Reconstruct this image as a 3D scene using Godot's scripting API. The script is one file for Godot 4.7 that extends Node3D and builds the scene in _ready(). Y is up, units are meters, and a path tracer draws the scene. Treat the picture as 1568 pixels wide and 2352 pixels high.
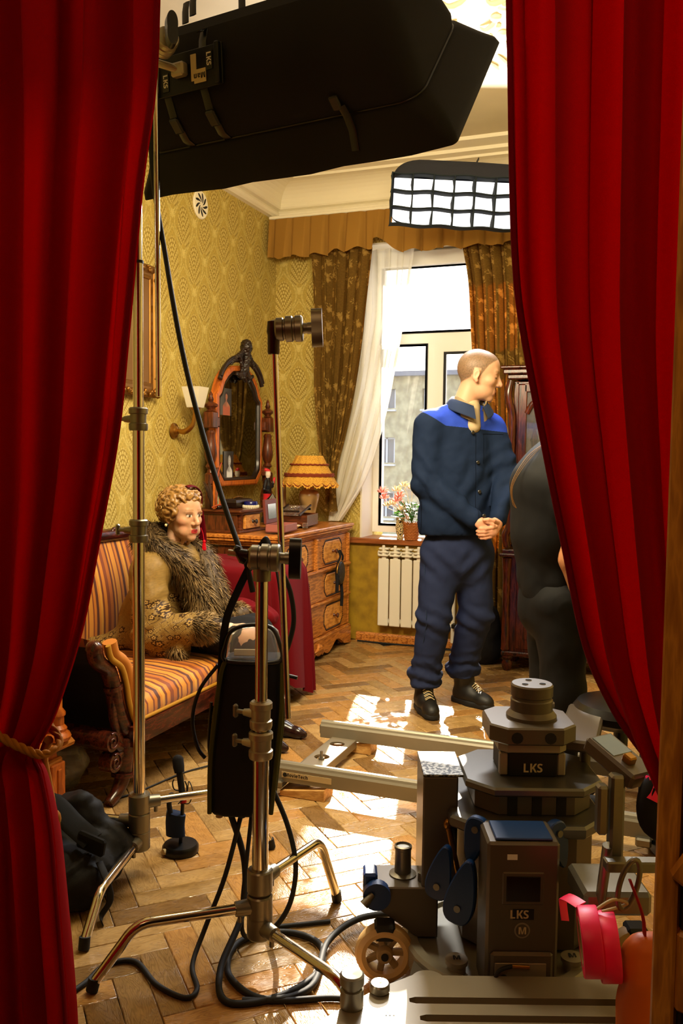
extends Node3D

func _ready() -> void:
	# ---- camera (28 mm-like lens, eye 1.27 m, turned 21 degrees from the room's axis)
	var cam := Camera3D.new()
	cam.name = "camera"
	add_child(cam)
	cam.fov = 60.91
	cam.near = 0.05
	cam.far = 300.0
	cam.position = Vector3(0, 1.27, 0)
	cam.rotation_order = EULER_ORDER_YXZ
	cam.rotation_degrees = Vector3(-3.6, 21.0, 0.7)
	cam.current = true
	# ---- sky, exposure
	var env := Environment.new()
	env.background_mode = Environment.BG_SKY
	var sky := ProceduralSkyMaterial.new()
	sky.sky_top_color = Color(0.50, 0.66, 0.92)
	sky.sky_horizon_color = Color(0.97, 0.96, 0.95)
	sky.ground_bottom_color = Color(0.30, 0.28, 0.26)
	sky.ground_horizon_color = Color(0.70, 0.68, 0.65)
	sky.sky_curve = 0.25
	sky.sky_energy_multiplier = 1.8
	sky.sun_angle_max = 46.0
	sky.sun_curve = 0.5
	sky.ground_energy_multiplier = 1.2
	env.sky = Sky.new()
	env.sky.sky_material = sky
	env.tonemap_mode = Environment.TONE_MAPPER_LINEAR
	env.tonemap_exposure = 1.0
	env.sdfgi_enabled = true
	env.ssao_enabled = true
	env.ssil_enabled = true
	var we := WorldEnvironment.new()
	we.name = "world_environment"
	we.environment = env
	add_child(we)
	# ---- the low winter sun through the window
	var sun := DirectionalLight3D.new()
	sun.name = "sun"
	sun.light_color = Color(1.0, 0.94, 0.85)
	sun.light_energy = 9.0
	sun.light_angular_distance = 0.6
	sun.shadow_enabled = true
	add_child(sun)
	sun.look_at_from_position(Vector3.ZERO, Vector3(0.214, -0.47, 0.857))
	# ---- the two film lamps' faces
	area("film_lamp_light", SB_FACE, SB_AIM, Vector2(1.1, 0.46), Color(1.0, 0.92, 0.75), 10.0)
	area("grid_lamp_light", Vector3(-1.058, 2.643, -4.685), Vector3(-0.358, 2.375, -2.835), Vector2(0.86, 0.24), Color(0.97, 0.98, 1.0), 10.0)
	rng.seed = 11
	noi.frequency = 1.0
	noi.fractal_octaves = 3
	make_mats()
	room()
	build_all()

const SB_FACE := Vector3(-1.136, 2.318, -2.68)
const SB_AIM := Vector3(-0.861, 1.14, -4.27)

func area(called: String, p: Vector3, aim: Vector3, size: Vector2, c: Color, e: float) -> void:
	var l := AreaLight3D.new()
	l.name = called
	l.area_size = size
	l.light_color = c
	l.light_energy = e
	l.area_range = 12.0
	l.area_attenuation = 2.0
	l.shadow_enabled = true
	add_child(l)
	l.look_at_from_position(p, aim)

# ------------------------------------------------------------------ mesh builder
class MB:
	var v := PackedVector3Array()
	var n := PackedVector3Array()
	var u := PackedVector2Array()
	var c := PackedColorArray()
	var t := PackedInt32Array()
	var xf := Transform3D()
	var col := Color(1, 1, 1)
	var uvs := Vector2.ONE
	var uvo := Vector2.ZERO
	func at(p: Vector3, euler_deg := Vector3.ZERO, s := Vector3.ONE) -> MB:
		xf = Transform3D(Basis.from_euler(euler_deg * PI / 180.0) * Basis.from_scale(s), p)
		return self
	func pt(p: Vector3, nn: Vector3, uv := Vector2.ZERO) -> int:
		v.append(xf * p)
		n.append((xf.basis * nn).normalized())
		u.append(uv * uvs + uvo)
		c.append(col)
		return v.size() - 1
	func tri(a: Vector3, b: Vector3, d: Vector3, ua := Vector2.ZERO, ub := Vector2.ZERO, ud := Vector2.ZERO) -> void:
		var nn := (b - a).cross(d - a)
		var k := pt(a, nn, ua)
		pt(b, nn, ub)
		pt(d, nn, ud)
		t.append_array(PackedInt32Array([k, k + 2, k + 1]))
	func quad(a: Vector3, b: Vector3, d: Vector3, e: Vector3, w := 1.0, hh := 1.0) -> void:
		var nn := (b - a).cross(d - a) + (d - a).cross(e - a)
		var k := pt(a, nn, Vector2(0, hh))
		pt(b, nn, Vector2(w, hh))
		pt(d, nn, Vector2(w, 0))
		pt(e, nn, Vector2(0, 0))
		t.append_array(PackedInt32Array([k, k + 2, k + 1, k, k + 3, k + 2]))
	func grid(P: Array, closed := false, flip := false, us := 1.0, vs := 1.0) -> void:
		var R := P.size()
		var C: int = P[0].size()
		var N := PackedVector3Array()
		N.resize(R * C)
		var CC := C if closed else C - 1
		for r in R - 1:
			var A: PackedVector3Array = P[r]
			var B: PackedVector3Array = P[r + 1]
			for k in CC:
				var k2 := (k + 1) % C
				var fn := (A[k2] - A[k]).cross(B[k] - A[k]) + (B[k] - B[k2]).cross(A[k2] - B[k2])
				N[r * C + k] += fn
				N[r * C + k2] += fn
				N[(r + 1) * C + k] += fn
				N[(r + 1) * C + k2] += fn
		var base := v.size()
		var W := C + 1 if closed else C
		for r in R:
			for k in W:
				var q := N[r * C + k % C]
				pt(P[r][k % C], -q if flip else q, Vector2(us * k / (W - 1), vs * r / (R - 1)))
		for r in R - 1:
			for k in CC:
				var a := base + r * W + k
				if flip:
					t.append_array(PackedInt32Array([a, a + 1, a + W + 1, a, a + W + 1, a + W]))
				else:
					t.append_array(PackedInt32Array([a, a + W + 1, a + 1, a, a + W, a + W + 1]))
	func fan(ring: PackedVector3Array, flip := false) -> void:
		var m := Vector3.ZERO
		for p in ring:
			m += p
		m /= ring.size()
		for k in ring.size():
			var k2 := (k + 1) % ring.size()
			if flip:
				tri(m, ring[k2], ring[k])
			else:
				tri(m, ring[k], ring[k2])
	# tube through points; r is a number or an array of radii; sx flattens along the frame's second axis
	func tube(path: Array, r, k := 10, caps := true, sx := 1.0, upv := Vector3.ZERO) -> void:
		var rings := []
		var T := PackedVector3Array()
		var m := path.size()
		for j in m:
			var d: Vector3 = path[min(j + 1, m - 1)] - path[max(j - 1, 0)]
			T.append(d.normalized())
		var a := upv
		if a == Vector3.ZERO:
			a = Vector3.UP if absf(T[0].y) < 0.9 else Vector3.RIGHT
		a = (a - T[0] * a.dot(T[0])).normalized()
		var L := 0.0
		for j in m:
			a = (a - T[j] * a.dot(T[j])).normalized()
			var b := T[j].cross(a)
			var rr: float = r[j] if r is Array or r is PackedFloat32Array else r
			var ring := PackedVector3Array()
			for q in k:
				var w := TAU * q / k
				ring.append(path[j] + (a * cos(w) * sx + b * sin(w)) * rr)
			rings.append(ring)
			if j:
				L += path[j].distance_to(path[j - 1])
		grid(rings, true, false, 1.0, L)
		if caps:
			fan(rings[0], true)
			fan(rings[m - 1], false)
	func rod(a: Vector3, b: Vector3, r: float, k := 12, r2 := -1.0) -> void:
		tube([a, b], [r, r if r2 < 0 else r2], k)
	# turned profile: points (radius, height), hard edges where the profile bends sharply
	func lathe(prof: Array, k := 24, crease := 0.8, sx := 1.0, sz := 1.0) -> void:
		var m := prof.size()
		var nn := []
		for j in m - 1:
			var d: Vector2 = prof[j + 1] - prof[j]
			nn.append(Vector2(d.y, -d.x).normalized() if d.length() > 1e-7 else Vector2(1, 0))
		for j in m - 1:
			var n0: Vector2 = nn[j]
			var n1: Vector2 = nn[j]
			if j > 0 and nn[j - 1].dot(nn[j]) > crease:
				n0 = (nn[j - 1] + nn[j]).normalized()
			if j < m - 2 and nn[j + 1].dot(nn[j]) > crease:
				n1 = (nn[j + 1] + nn[j]).normalized()
			var base := v.size()
			for q in k + 1:
				var w := TAU * q / k
				var cs := cos(w)
				var sn := sin(w)
				pt(Vector3(prof[j].x * cs * sx, prof[j].y, prof[j].x * sn * sz), Vector3(n0.x * cs / sx, n0.y, n0.x * sn / sz), Vector2(float(q) / k, prof[j].y))
				pt(Vector3(prof[j + 1].x * cs * sx, prof[j + 1].y, prof[j + 1].x * sn * sz), Vector3(n1.x * cs / sx, n1.y, n1.x * sn / sz), Vector2(float(q) / k, prof[j + 1].y))
			for q in k:
				var a := base + q * 2
				t.append_array(PackedInt32Array([a, a + 2, a + 3, a, a + 3, a + 1]))
	func lathe_at(p: Vector3, prof: Array, k := 24) -> void:
		var keep := xf
		xf = xf * Transform3D(Basis(), p)
		lathe(prof, k)
		xf = keep
	func box(p: Vector3, s: Vector3, bev := 0.0, B := Basis.IDENTITY) -> void:
		var h := s * 0.5
		bev = minf(bev, minf(h.x, minf(h.y, h.z)) * 0.95)
		var ax := [Vector3(1, 0, 0), Vector3(0, 1, 0), Vector3(0, 0, 1)]
		for k in 3:
			for sg in [-1.0, 1.0]:
				var a: Vector3 = ax[k] * sg
				var b: Vector3 = ax[(k + 1) % 3]
				var d: Vector3 = ax[(k + 2) % 3] * sg
				var o := a * h[k]
				var bb := b * (h[(k + 1) % 3] - bev)
				var dd := d * (h[(k + 2) % 3] - bev)
				var w := 2.0 * h[(k + 1) % 3]
				var g := 2.0 * h[(k + 2) % 3]
				quad(p + B * (o - bb - dd), p + B * (o + bb - dd), p + B * (o + bb + dd), p + B * (o - bb + dd), w, g)
		if bev <= 0.0:
			return
		for k in 3:
			var e: Vector3 = ax[k] * (h[k] - bev)
			var i1 := (k + 1) % 3
			var i2 := (k + 2) % 3
			for s1 in [-1.0, 1.0]:
				for s2 in [-1.0, 1.0]:
					var A: Vector3 = ax[i1] * s1 * h[i1] + ax[i2] * s2 * (h[i2] - bev)
					var D: Vector3 = ax[i1] * s1 * (h[i1] - bev) + ax[i2] * s2 * h[i2]
					if s1 * s2 > 0:
						quad(p + B * (A - e), p + B * (D - e), p + B * (D + e), p + B * (A + e))
					else:
						quad(p + B * (A + e), p + B * (D + e), p + B * (D - e), p + B * (A - e))
		for s0 in [-1.0, 1.0]:
			for s1 in [-1.0, 1.0]:
				for s2 in [-1.0, 1.0]:
					var sg := Vector3(s0, s1, s2)
					var A := sg * Vector3(h.x, h.y - bev, h.z - bev)
					var D := sg * Vector3(h.x - bev, h.y, h.z - bev)
					var E := sg * Vector3(h.x - bev, h.y - bev, h.z)
					if s0 * s1 * s2 > 0:
						tri(p + B * A, p + B * D, p + B * E)
					else:
						tri(p + B * A, p + B * E, p + B * D)
	# polygon (ccw, in x-y) pushed from z0 to z1
	func prism(poly: PackedVector2Array, z0: float, z1: float, smooth := false, bev := 0.0) -> void:
		if Geometry2D.is_polygon_clockwise(poly):
			poly = poly.duplicate()
			poly.reverse()
		var capp := poly
		if bev > 0.0:
			var off := Geometry2D.offset_polygon(poly, -bev)
			if off.size() == 1 and off[0].size() == poly.size():
				# match start
				var best := 0
				for q in poly.size():
					if off[0][q].distance_to(poly[0]) < off[0][best].distance_to(poly[0]):
						best = q
				capp = PackedVector2Array()
				for q in poly.size():
					capp.append(off[0][(q + best) % poly.size()])
			else:
				bev = 0.0
		var ids := Geometry2D.triangulate_polygon(capp)
		for q in ids.size() / 3:
			var a := capp[ids[q * 3]]
			var b := capp[ids[q * 3 + 1]]
			var d := capp[ids[q * 3 + 2]]
			if (b - a).cross(d - a) < 0:
				var w := b
				b = d
				d = w
			tri(Vector3(a.x, a.y, z1), Vector3(b.x, b.y, z1), Vector3(d.x, d.y, z1), a, b, d)
			tri(Vector3(a.x, a.y, z0), Vector3(d.x, d.y, z0), Vector3(b.x, b.y, z0), a, d, b)
		var m := poly.size()
		for q in m:
			var a := poly[q]
			var b := poly[(q + 1) % m]
			if bev > 0.0:
				var ca := capp[q]
				var cb := capp[(q + 1) % m]
				quad(Vector3(a.x, a.y, z1 - bev), Vector3(b.x, b.y, z1 - bev), Vector3(cb.x, cb.y, z1), Vector3(ca.x, ca.y, z1))
				quad(Vector3(ca.x, ca.y, z0), Vector3(cb.x, cb.y, z0), Vector3(b.x, b.y, z0 + bev), Vector3(a.x, a.y, z0 + bev))
			if smooth:
				var pa := poly[(q + m - 1) % m]
				var nb := poly[(q + 2) % m]
				var na := Vector2(b.y - pa.y, pa.x - b.x).normalized()
				var nnb := Vector2(nb.y - a.y, a.x - nb.x).normalized()
				var k := pt(Vector3(a.x, a.y, z0 + bev), Vector3(na.x, na.y, 0))
				pt(Vector3(b.x, b.y, z0 + bev), Vector3(nnb.x, nnb.y, 0), Vector2(1, 0))
				pt(Vector3(b.x, b.y, z1 - bev), Vector3(nnb.x, nnb.y, 0), Vector2(1, 1))
				pt(Vector3(a.x, a.y, z1 - bev), Vector3(na.x, na.y, 0), Vector2(0, 1))
				t.append_array(PackedInt32Array([k, k + 2, k + 1, k, k + 3, k + 2]))
			else:
				quad(Vector3(a.x, a.y, z0 + bev), Vector3(b.x, b.y, z0 + bev), Vector3(b.x, b.y, z1 - bev), Vector3(a.x, a.y, z1 - bev), (b - a).length(), z1 - z0)
	func ball(p: Vector3, r: Vector3, k := 16, m := 10, B := Basis.IDENTITY) -> void:
		var base := v.size()
		for j in m + 1:
			var a := PI * j / m - PI / 2
			for q in k + 1:
				var w := TAU * q / k
				var d := Vector3(cos(a) * cos(w), sin(a), cos(a) * sin(w))
				pt(p + B * (d * r), B * (d / r), Vector2(float(q) / k, float(j) / m))
		for j in m:
			for q in k:
				var a := base + j * (k + 1) + q
				t.append_array(PackedInt32Array([a, a + 1, a + k + 2, a, a + k + 2, a + k + 1]))
	# straight bar with a profile (x-y, ccw) swept from a to b; up gives the profile's y
	func bar(prof: PackedVector2Array, a: Vector3, b: Vector3, upv := Vector3.UP) -> void:
		var f := (b - a).normalized()
		var x := upv.cross(f).normalized()
		var y := f.cross(x)
		var keep := xf
		xf = xf * Transform3D(Basis(x, y, f), a)
		prism(prof, 0.0, (b - a).length())
		xf = keep
	func mesh() -> ArrayMesh:
		var arr := []
		arr.resize(Mesh.ARRAY_MAX)
		arr[Mesh.ARRAY_VERTEX] = v
		arr[Mesh.ARRAY_NORMAL] = n
		arr[Mesh.ARRAY_TEX_UV] = u
		arr[Mesh.ARRAY_COLOR] = c
		arr[Mesh.ARRAY_INDEX] = t
		var m := ArrayMesh.new()
		m.add_surface_from_arrays(Mesh.PRIMITIVE_TRIANGLES, arr)
		return m

# ------------------------------------------------------------------ distance field + surface nets
class SDF:
	var o: Vector3
	var h: float
	var nx: int
	var ny: int
	var nz: int
	var f := PackedFloat32Array()
	func _init(lo: Vector3, hi: Vector3, cell: float) -> void:
		o = lo
		h = cell
		nx = int((hi.x - lo.x) / cell) + 2
		ny = int((hi.y - lo.y) / cell) + 2
		nz = int((hi.z - lo.z) / cell) + 2
		f.resize(nx * ny * nz)
		f.fill(9.0)
	# tapered capsule; w/s: flattening of the cross-section along direction w by factor s; op: 1 join, -1 carve
	func cap(a: Vector3, b: Vector3, ra: float, rb: float, k := 0.02, w := Vector3.ZERO, s := 1.0, op := 1) -> void:
		var m := maxf(ra, rb) + k + 2.5 * h
		var lo := (a.min(b) - Vector3.ONE * m - o) / h
		var hi := (a.max(b) + Vector3.ONE * m - o) / h
		var x0 := maxi(0, int(lo.x))
		var x1 := mini(nx - 1, int(hi.x) + 1)
		var y0 := maxi(0, int(lo.y))
		var y1 := mini(ny - 1, int(hi.y) + 1)
		var z0 := maxi(0, int(lo.z))
		var z1 := mini(nz - 1, int(hi.z) + 1)
		var ba := b - a
		var bb := maxf(ba.dot(ba), 1e-9)
		var g := 1.0 / s - 1.0
		var dr := rb - ra
		for z in range(z0, z1 + 1):
			for y in range(y0, y1 + 1):
				var idx := (z * ny + y) * nx + x0
				var p := o + Vector3(x0, y, z) * h - a
				for x in range(x0, x1 + 1):
					var tt := clampf(p.dot(ba) / bb, 0.0, 1.0)
					var q := p - ba * tt
					if g != 0.0:
						q += w * (q.dot(w) * g)
					var d := q.length() - ra - dr * tt
					var e := f[idx]
					if op > 0:
						var hh := maxf(k - absf(e - d), 0.0)
						f[idx] = minf(e, d) - hh * hh * 0.25 / k
					else:
						var hh := maxf(k - absf(e + d), 0.0)
						f[idx] = maxf(e, -d) + hh * hh * 0.25 / k
					idx += 1
					p.x += h
	func ell(cc: Vector3, r: Vector3, B := Basis.IDENTITY, k := 0.02, op := 1) -> void:
		var m := maxf(r.x, maxf(r.y, r.z)) + k + 2.5 * h
		var lo := (cc - Vector3.ONE * m - o) / h
		var hi := (cc + Vector3.ONE * m - o) / h
		var x0 := maxi(0, int(lo.x))
		var x1 := mini(nx - 1, int(hi.x) + 1)
		var y0 := maxi(0, int(lo.y))
		var y1 := mini(ny - 1, int(hi.y) + 1)
		var z0 := maxi(0, int(lo.z))
		var z1 := mini(nz - 1, int(hi.z) + 1)
		var Bi := B.transposed()
		var ir := Vector3.ONE / r
		for z in range(z0, z1 + 1):
			for y in range(y0, y1 + 1):
				var idx := (z * ny + y) * nx + x0
				for x in range(x0, x1 + 1):
					var q := Bi * (o + Vector3(x, y, z) * h - cc)
					var k0 := maxf((q * ir).length(), 1e-4)
					var k1 := (q * ir * ir).length()
					var d := k0 * (k0 - 1.0) / maxf(k1, 1e-5)
					var e := f[idx]
					if op > 0:
						var hh := maxf(k - absf(e - d), 0.0)
						f[idx] = minf(e, d) - hh * hh * 0.25 / k
					else:
						var hh := maxf(k - absf(e + d), 0.0)
						f[idx] = maxf(e, -d) + hh * hh * 0.25 / k
					idx += 1
	# keep only the side of the plane against nn
	func cut(p0: Vector3, nn: Vector3) -> void:
		for z in nz:
			for y in ny:
				var idx := (z * ny + y) * nx
				var d := (o + Vector3(0, y, z) * h - p0).dot(nn)
				for x in nx:
					f[idx] = maxf(f[idx], d)
					idx += 1
					d += h * nn.x
	func shell_from(other: SDF, off: float) -> void:
		for q in f.size():
			f[q] = other.f[q] - off
	func mesh(mb: MB, paint = null, disp = null) -> void:
		var id := {}
		var P := PackedVector3Array()
		var step := [0, 1, nx, nx + 1, nx * ny, nx * ny + 1, nx * ny + nx, nx * ny + nx + 1]
		var cx := [0, 1, 0, 1, 0, 1, 0, 1]
		var cy := [0, 0, 1, 1, 0, 0, 1, 1]
		var cz := [0, 0, 0, 0, 1, 1, 1, 1]
		var E := [0, 1, 0, 2, 0, 4, 1, 3, 1, 5, 2, 3, 2, 6, 3, 7, 4, 5, 4, 6, 5, 7, 6, 7]
		var lim := 3.2 * h
		for z in nz - 1:
			for y in ny - 1:
				var idx := (z * ny + y) * nx
				for x in nx - 1:
					var f0 := f[idx]
					if f0 < lim and f0 > -lim:
						var neg := 0
						for q in 8:
							if f[idx + step[q]] < 0.0:
								neg += 1
						if neg > 0 and neg < 8:
							var s := Vector3.ZERO
							var cnt := 0
							for q in 12:
								var a: int = E[q * 2]
								var b: int = E[q * 2 + 1]
								var fa := f[idx + step[a]]
								var fb := f[idx + step[b]]
								if (fa < 0.0) != (fb < 0.0):
									var tt := fa / (fa - fb)
									s += Vector3(lerpf(cx[a], cx[b], tt), lerpf(cy[a], cy[b], tt), lerpf(cz[a], cz[b], tt))
									cnt += 1
							id[idx] = P.size()
							P.append(o + (Vector3(x, y, z) + s / cnt) * h)
					idx += 1
		var Q := PackedInt32Array()
		var sx := [1, nx, nx * ny]
		for idx in id:
			var f0 := f[idx]
			for ax in 3:
				var f1 := f[idx + sx[ax]]
				if (f0 < 0.0) == (f1 < 0.0):
					continue
				var du: int = sx[(ax + 1) % 3]
				var dv: int = sx[(ax + 2) % 3]
				if not (id.has(idx - du) and id.has(idx - dv) and id.has(idx - du - dv)):
					continue
				var a: int = id[idx]
				var b: int = id[idx - du]
				var d: int = id[idx - du - dv]
				var e: int = id[idx - dv]
				if f0 < 0.0:
					Q.append_array(PackedInt32Array([a, b, d, e]))
				else:
					Q.append_array(PackedInt32Array([a, e, d, b]))
		var N := PackedVector3Array()
		for pass_n in 2:
			N = PackedVector3Array()
			N.resize(P.size())
			for q in Q.size() / 4:
				var a := Q[q * 4]
				var b := Q[q * 4 + 1]
				var d := Q[q * 4 + 2]
				var e := Q[q * 4 + 3]
				var fn := (P[d] - P[a]).cross(P[e] - P[b])
				N[a] += fn
				N[b] += fn
				N[d] += fn
				N[e] += fn
			if pass_n == 0:
				if disp == null:
					break
				for q in P.size():
					var nn := N[q].normalized()
					P[q] += nn * float(disp.call(P[q], nn))
		var base := mb.v.size()
		for q in P.size():
			var nn := N[q].normalized()
			if paint != null:
				mb.col = paint.call(P[q], nn)
			mb.pt(P[q], nn, Vector2(P[q].x, P[q].y))
		for q in Q.size() / 4:
			var a := base + Q[q * 4]
			var b := base + Q[q * 4 + 1]
			var d := base + Q[q * 4 + 2]
			var e := base + Q[q * 4 + 3]
			mb.t.append_array(PackedInt32Array([a, d, b, a, e, d]))

# ------------------------------------------------------------------ scene helpers
var rng := RandomNumberGenerator.new()
var M := {}
var taken := {}
var noi := FastNoiseLite.new()

func nz(p: Vector3, f := 1.0) -> float:
	return noi.get_noise_3d(p.x * f, p.y * f, p.z * f)

func numbered(called: String) -> String:
	var k: int = taken.get(called, 0)
	taken[called] = k + 1
	return called if k == 0 else "%s_%03d" % [called, k]

func meta(o: Node3D, label: String, category := "", group := "", kind := "") -> Node3D:
	if label:
		o.set_meta("label", label)
	if category:
		o.set_meta("category", category)
	if group:
		o.set_meta("group", group)
	if kind:
		o.set_meta("kind", kind)
	return o

func thing(called: String, label: String, category: String, p := Vector3.ZERO, turn := 0.0, group := "") -> Node3D:
	var o := Node3D.new()
	o.name = numbered(called)
	add_child(o)
	o.position = p
	o.rotation_degrees.y = turn
	meta(o, label, category, group)
	return o

func part(mb, called: String, m: Material, parent: Node3D = null, label := "") -> MeshInstance3D:
	var o := MeshInstance3D.new()
	o.name = called
	o.mesh = mb.mesh() if mb is MB else mb
	o.material_override = m
	if parent == null:
		o.name = numbered(called)
		add_child(o)
	else:
		parent.add_child(o, true)
	if label:
		o.set_meta("label", label)
	return o

func one(mb, called: String, m: Material, label: String, category: String, p := Vector3.ZERO, turn := 0.0, group := "") -> MeshInstance3D:
	var o := part(mb, called, m)
	o.position = p
	o.rotation_degrees.y = turn
	meta(o, label, category, group)
	return o

func struct(mb, called: String, m: Material, parent: Node3D = null) -> MeshInstance3D:
	var o := part(mb, called, m, parent)
	if parent == null:
		o.set_meta("kind", "structure")
	return o

func V(x: float, y: float, z: float) -> Vector3:
	return Vector3(x, y, z)

func P2(a: Array) -> PackedVector2Array:
	var r := PackedVector2Array()
	for k in a.size() / 2:
		r.append(Vector2(a[k * 2], a[k * 2 + 1]))
	return r

func circ(r: float, k: int, cx := 0.0, cy := 0.0, sy := 1.0) -> PackedVector2Array:
	var q := PackedVector2Array()
	for j in k:
		q.append(Vector2(cx + r * cos(TAU * j / k), cy + r * sin(TAU * j / k) * sy))
	return q

# smooth curve through points
func curve(pts: Array, k := 6, closed := false) -> Array:
	var out := []
	var m := pts.size()
	var segs := m if closed else m - 1
	for j in segs:
		var a = pts[(j - 1 + m) % m] if closed or j > 0 else pts[0]
		var b = pts[j]
		var d = pts[(j + 1) % m]
		var e = pts[(j + 2) % m] if closed or j < m - 2 else pts[m - 1]
		for q in k:
			out.append(b.cubic_interpolate(d, a, e, float(q) / k))
	if not closed:
		out.append(pts[m - 1])
	return out

# ------------------------------------------------------------------ materials
func mat(called: String, c: Color, rough := 0.6, metal := 0.0, spec := 0.5) -> StandardMaterial3D:
	var m = StandardMaterial3D.new()
	m.resource_name = called
	m.albedo_color = c
	m.roughness = rough
	m.metallic = metal
	m.metallic_specular = spec
	M[called] = m
	return m

func noise_tex(freq: float, ramp: Array, size := 256, octaves := 4, sd := 1, normal := 0.0, kind := FastNoiseLite.TYPE_SIMPLEX_SMOOTH) -> NoiseTexture2D:
	var t = NoiseTexture2D.new()
	t.width = size
	t.height = size
	t.seamless = true
	t.seamless_blend_skirt = 0.15
	var f = FastNoiseLite.new()
	f.noise_type = kind
	f.frequency = freq
	f.fractal_octaves = octaves
	f.seed = sd
	t.noise = f
	if normal > 0.0:
		t.as_normal_map = true
		t.bump_strength = normal
	elif ramp.size():
		var g = Gradient.new()
		var offs = PackedFloat32Array()
		var cols = PackedColorArray()
		for k in ramp.size() / 2:
			offs.append(ramp[k * 2])
			cols.append(ramp[k * 2 + 1])
		g.offsets = offs
		g.colors = cols
		t.color_ramp = g
	return t

func tri(m: StandardMaterial3D, s: Vector3, world := false) -> StandardMaterial3D:
	m.uv1_triplanar = true
	m.uv1_world_triplanar = world
	m.uv1_scale = s
	m.uv1_triplanar_sharpness = 6.0
	return m

func paint_tex(w: int, h: int, fn: Callable) -> ImageTexture:
	var d = PackedByteArray()
	d.resize(w * h * 3)
	var k = 0
	for y in h:
		for x in w:
			var c: Color = fn.call((x + 0.5) / w, (y + 0.5) / h)
			d[k] = int(clampf(c.r, 0, 1) * 255.0)
			d[k + 1] = int(clampf(c.g, 0, 1) * 255.0)
			d[k + 2] = int(clampf(c.b, 0, 1) * 255.0)
			k += 3
	return ImageTexture.create_from_image(Image.create_from_data(w, h, false, Image.FORMAT_RGB8, d))

func wood(called: String, dark: Color, light: Color, s: Vector3, rough := 0.35, sd := 3) -> StandardMaterial3D:
	var m = mat(called, Color.WHITE, rough)
	m.albedo_texture = noise_tex(0.02, [0.15, dark, 0.42, dark.lerp(light, 0.5), 0.6, light, 0.85, dark.lerp(light, 0.35)], 256, 5, sd)
	m.normal_enabled = true
	m.normal_texture = noise_tex(0.02, [], 256, 5, sd, 2.0)
	m.normal_scale = 0.15
	return tri(m, s)

func cloth(called: String, c: Color, rough := 0.9, bump := 0.3, s := 30.0, rim := 0.3) -> StandardMaterial3D:
	var m = mat(called, c, rough, 0.0, 0.25)
	m.rim_enabled = rim > 0.0
	m.rim = rim
	m.rim_tint = 0.7
	m.normal_enabled = true
	m.normal_texture = weave_n
	m.normal_scale = bump
	m.albedo_texture = weave_c
	return tri(m, Vector3.ONE * s)

var weave_n: Texture2D
var weave_c: Texture2D
var scratch_r: Texture2D

func sm(a: float, b: float, x: float) -> float:
	return smoothstep(a, b, x)

func motif(x: float, y: float) -> float:
	# palmette bouquet of small petals in rings round its foot: 1 petal, 0.5 ground, 0.1 outline, 0 outside
	var r = Vector2(x * 1.35, y + 0.34).length()
	var th = atan2(x * 1.35, y + 0.34)
	if absf(th) > 1.75 or r > 0.74 * pow(maxf(0.0, cos(th * 0.72)), 0.55) + 0.012 * cos(th * 22.0):
		return 0.0
	var ring = r / 0.086
	var n = 3.0 + floorf(ring) * 1.6
	var fa = fposmod(th / 1.75 * n * 0.5 + 0.5 * fposmod(floorf(ring), 2.0), 1.0) - 0.5
	var fb = fposmod(ring, 1.0) - 0.5
	var e = Vector2(fa / 0.44, (fb - 0.10 * cos(fa * 6.0)) / 0.46).length()
	if e < 0.80:
		return 1.0 if absf(fa) > 0.05 or fb > 0.1 else 0.5
	if e < 1.05 and fb > -0.1:
		return 0.12
	return 0.5

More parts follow.
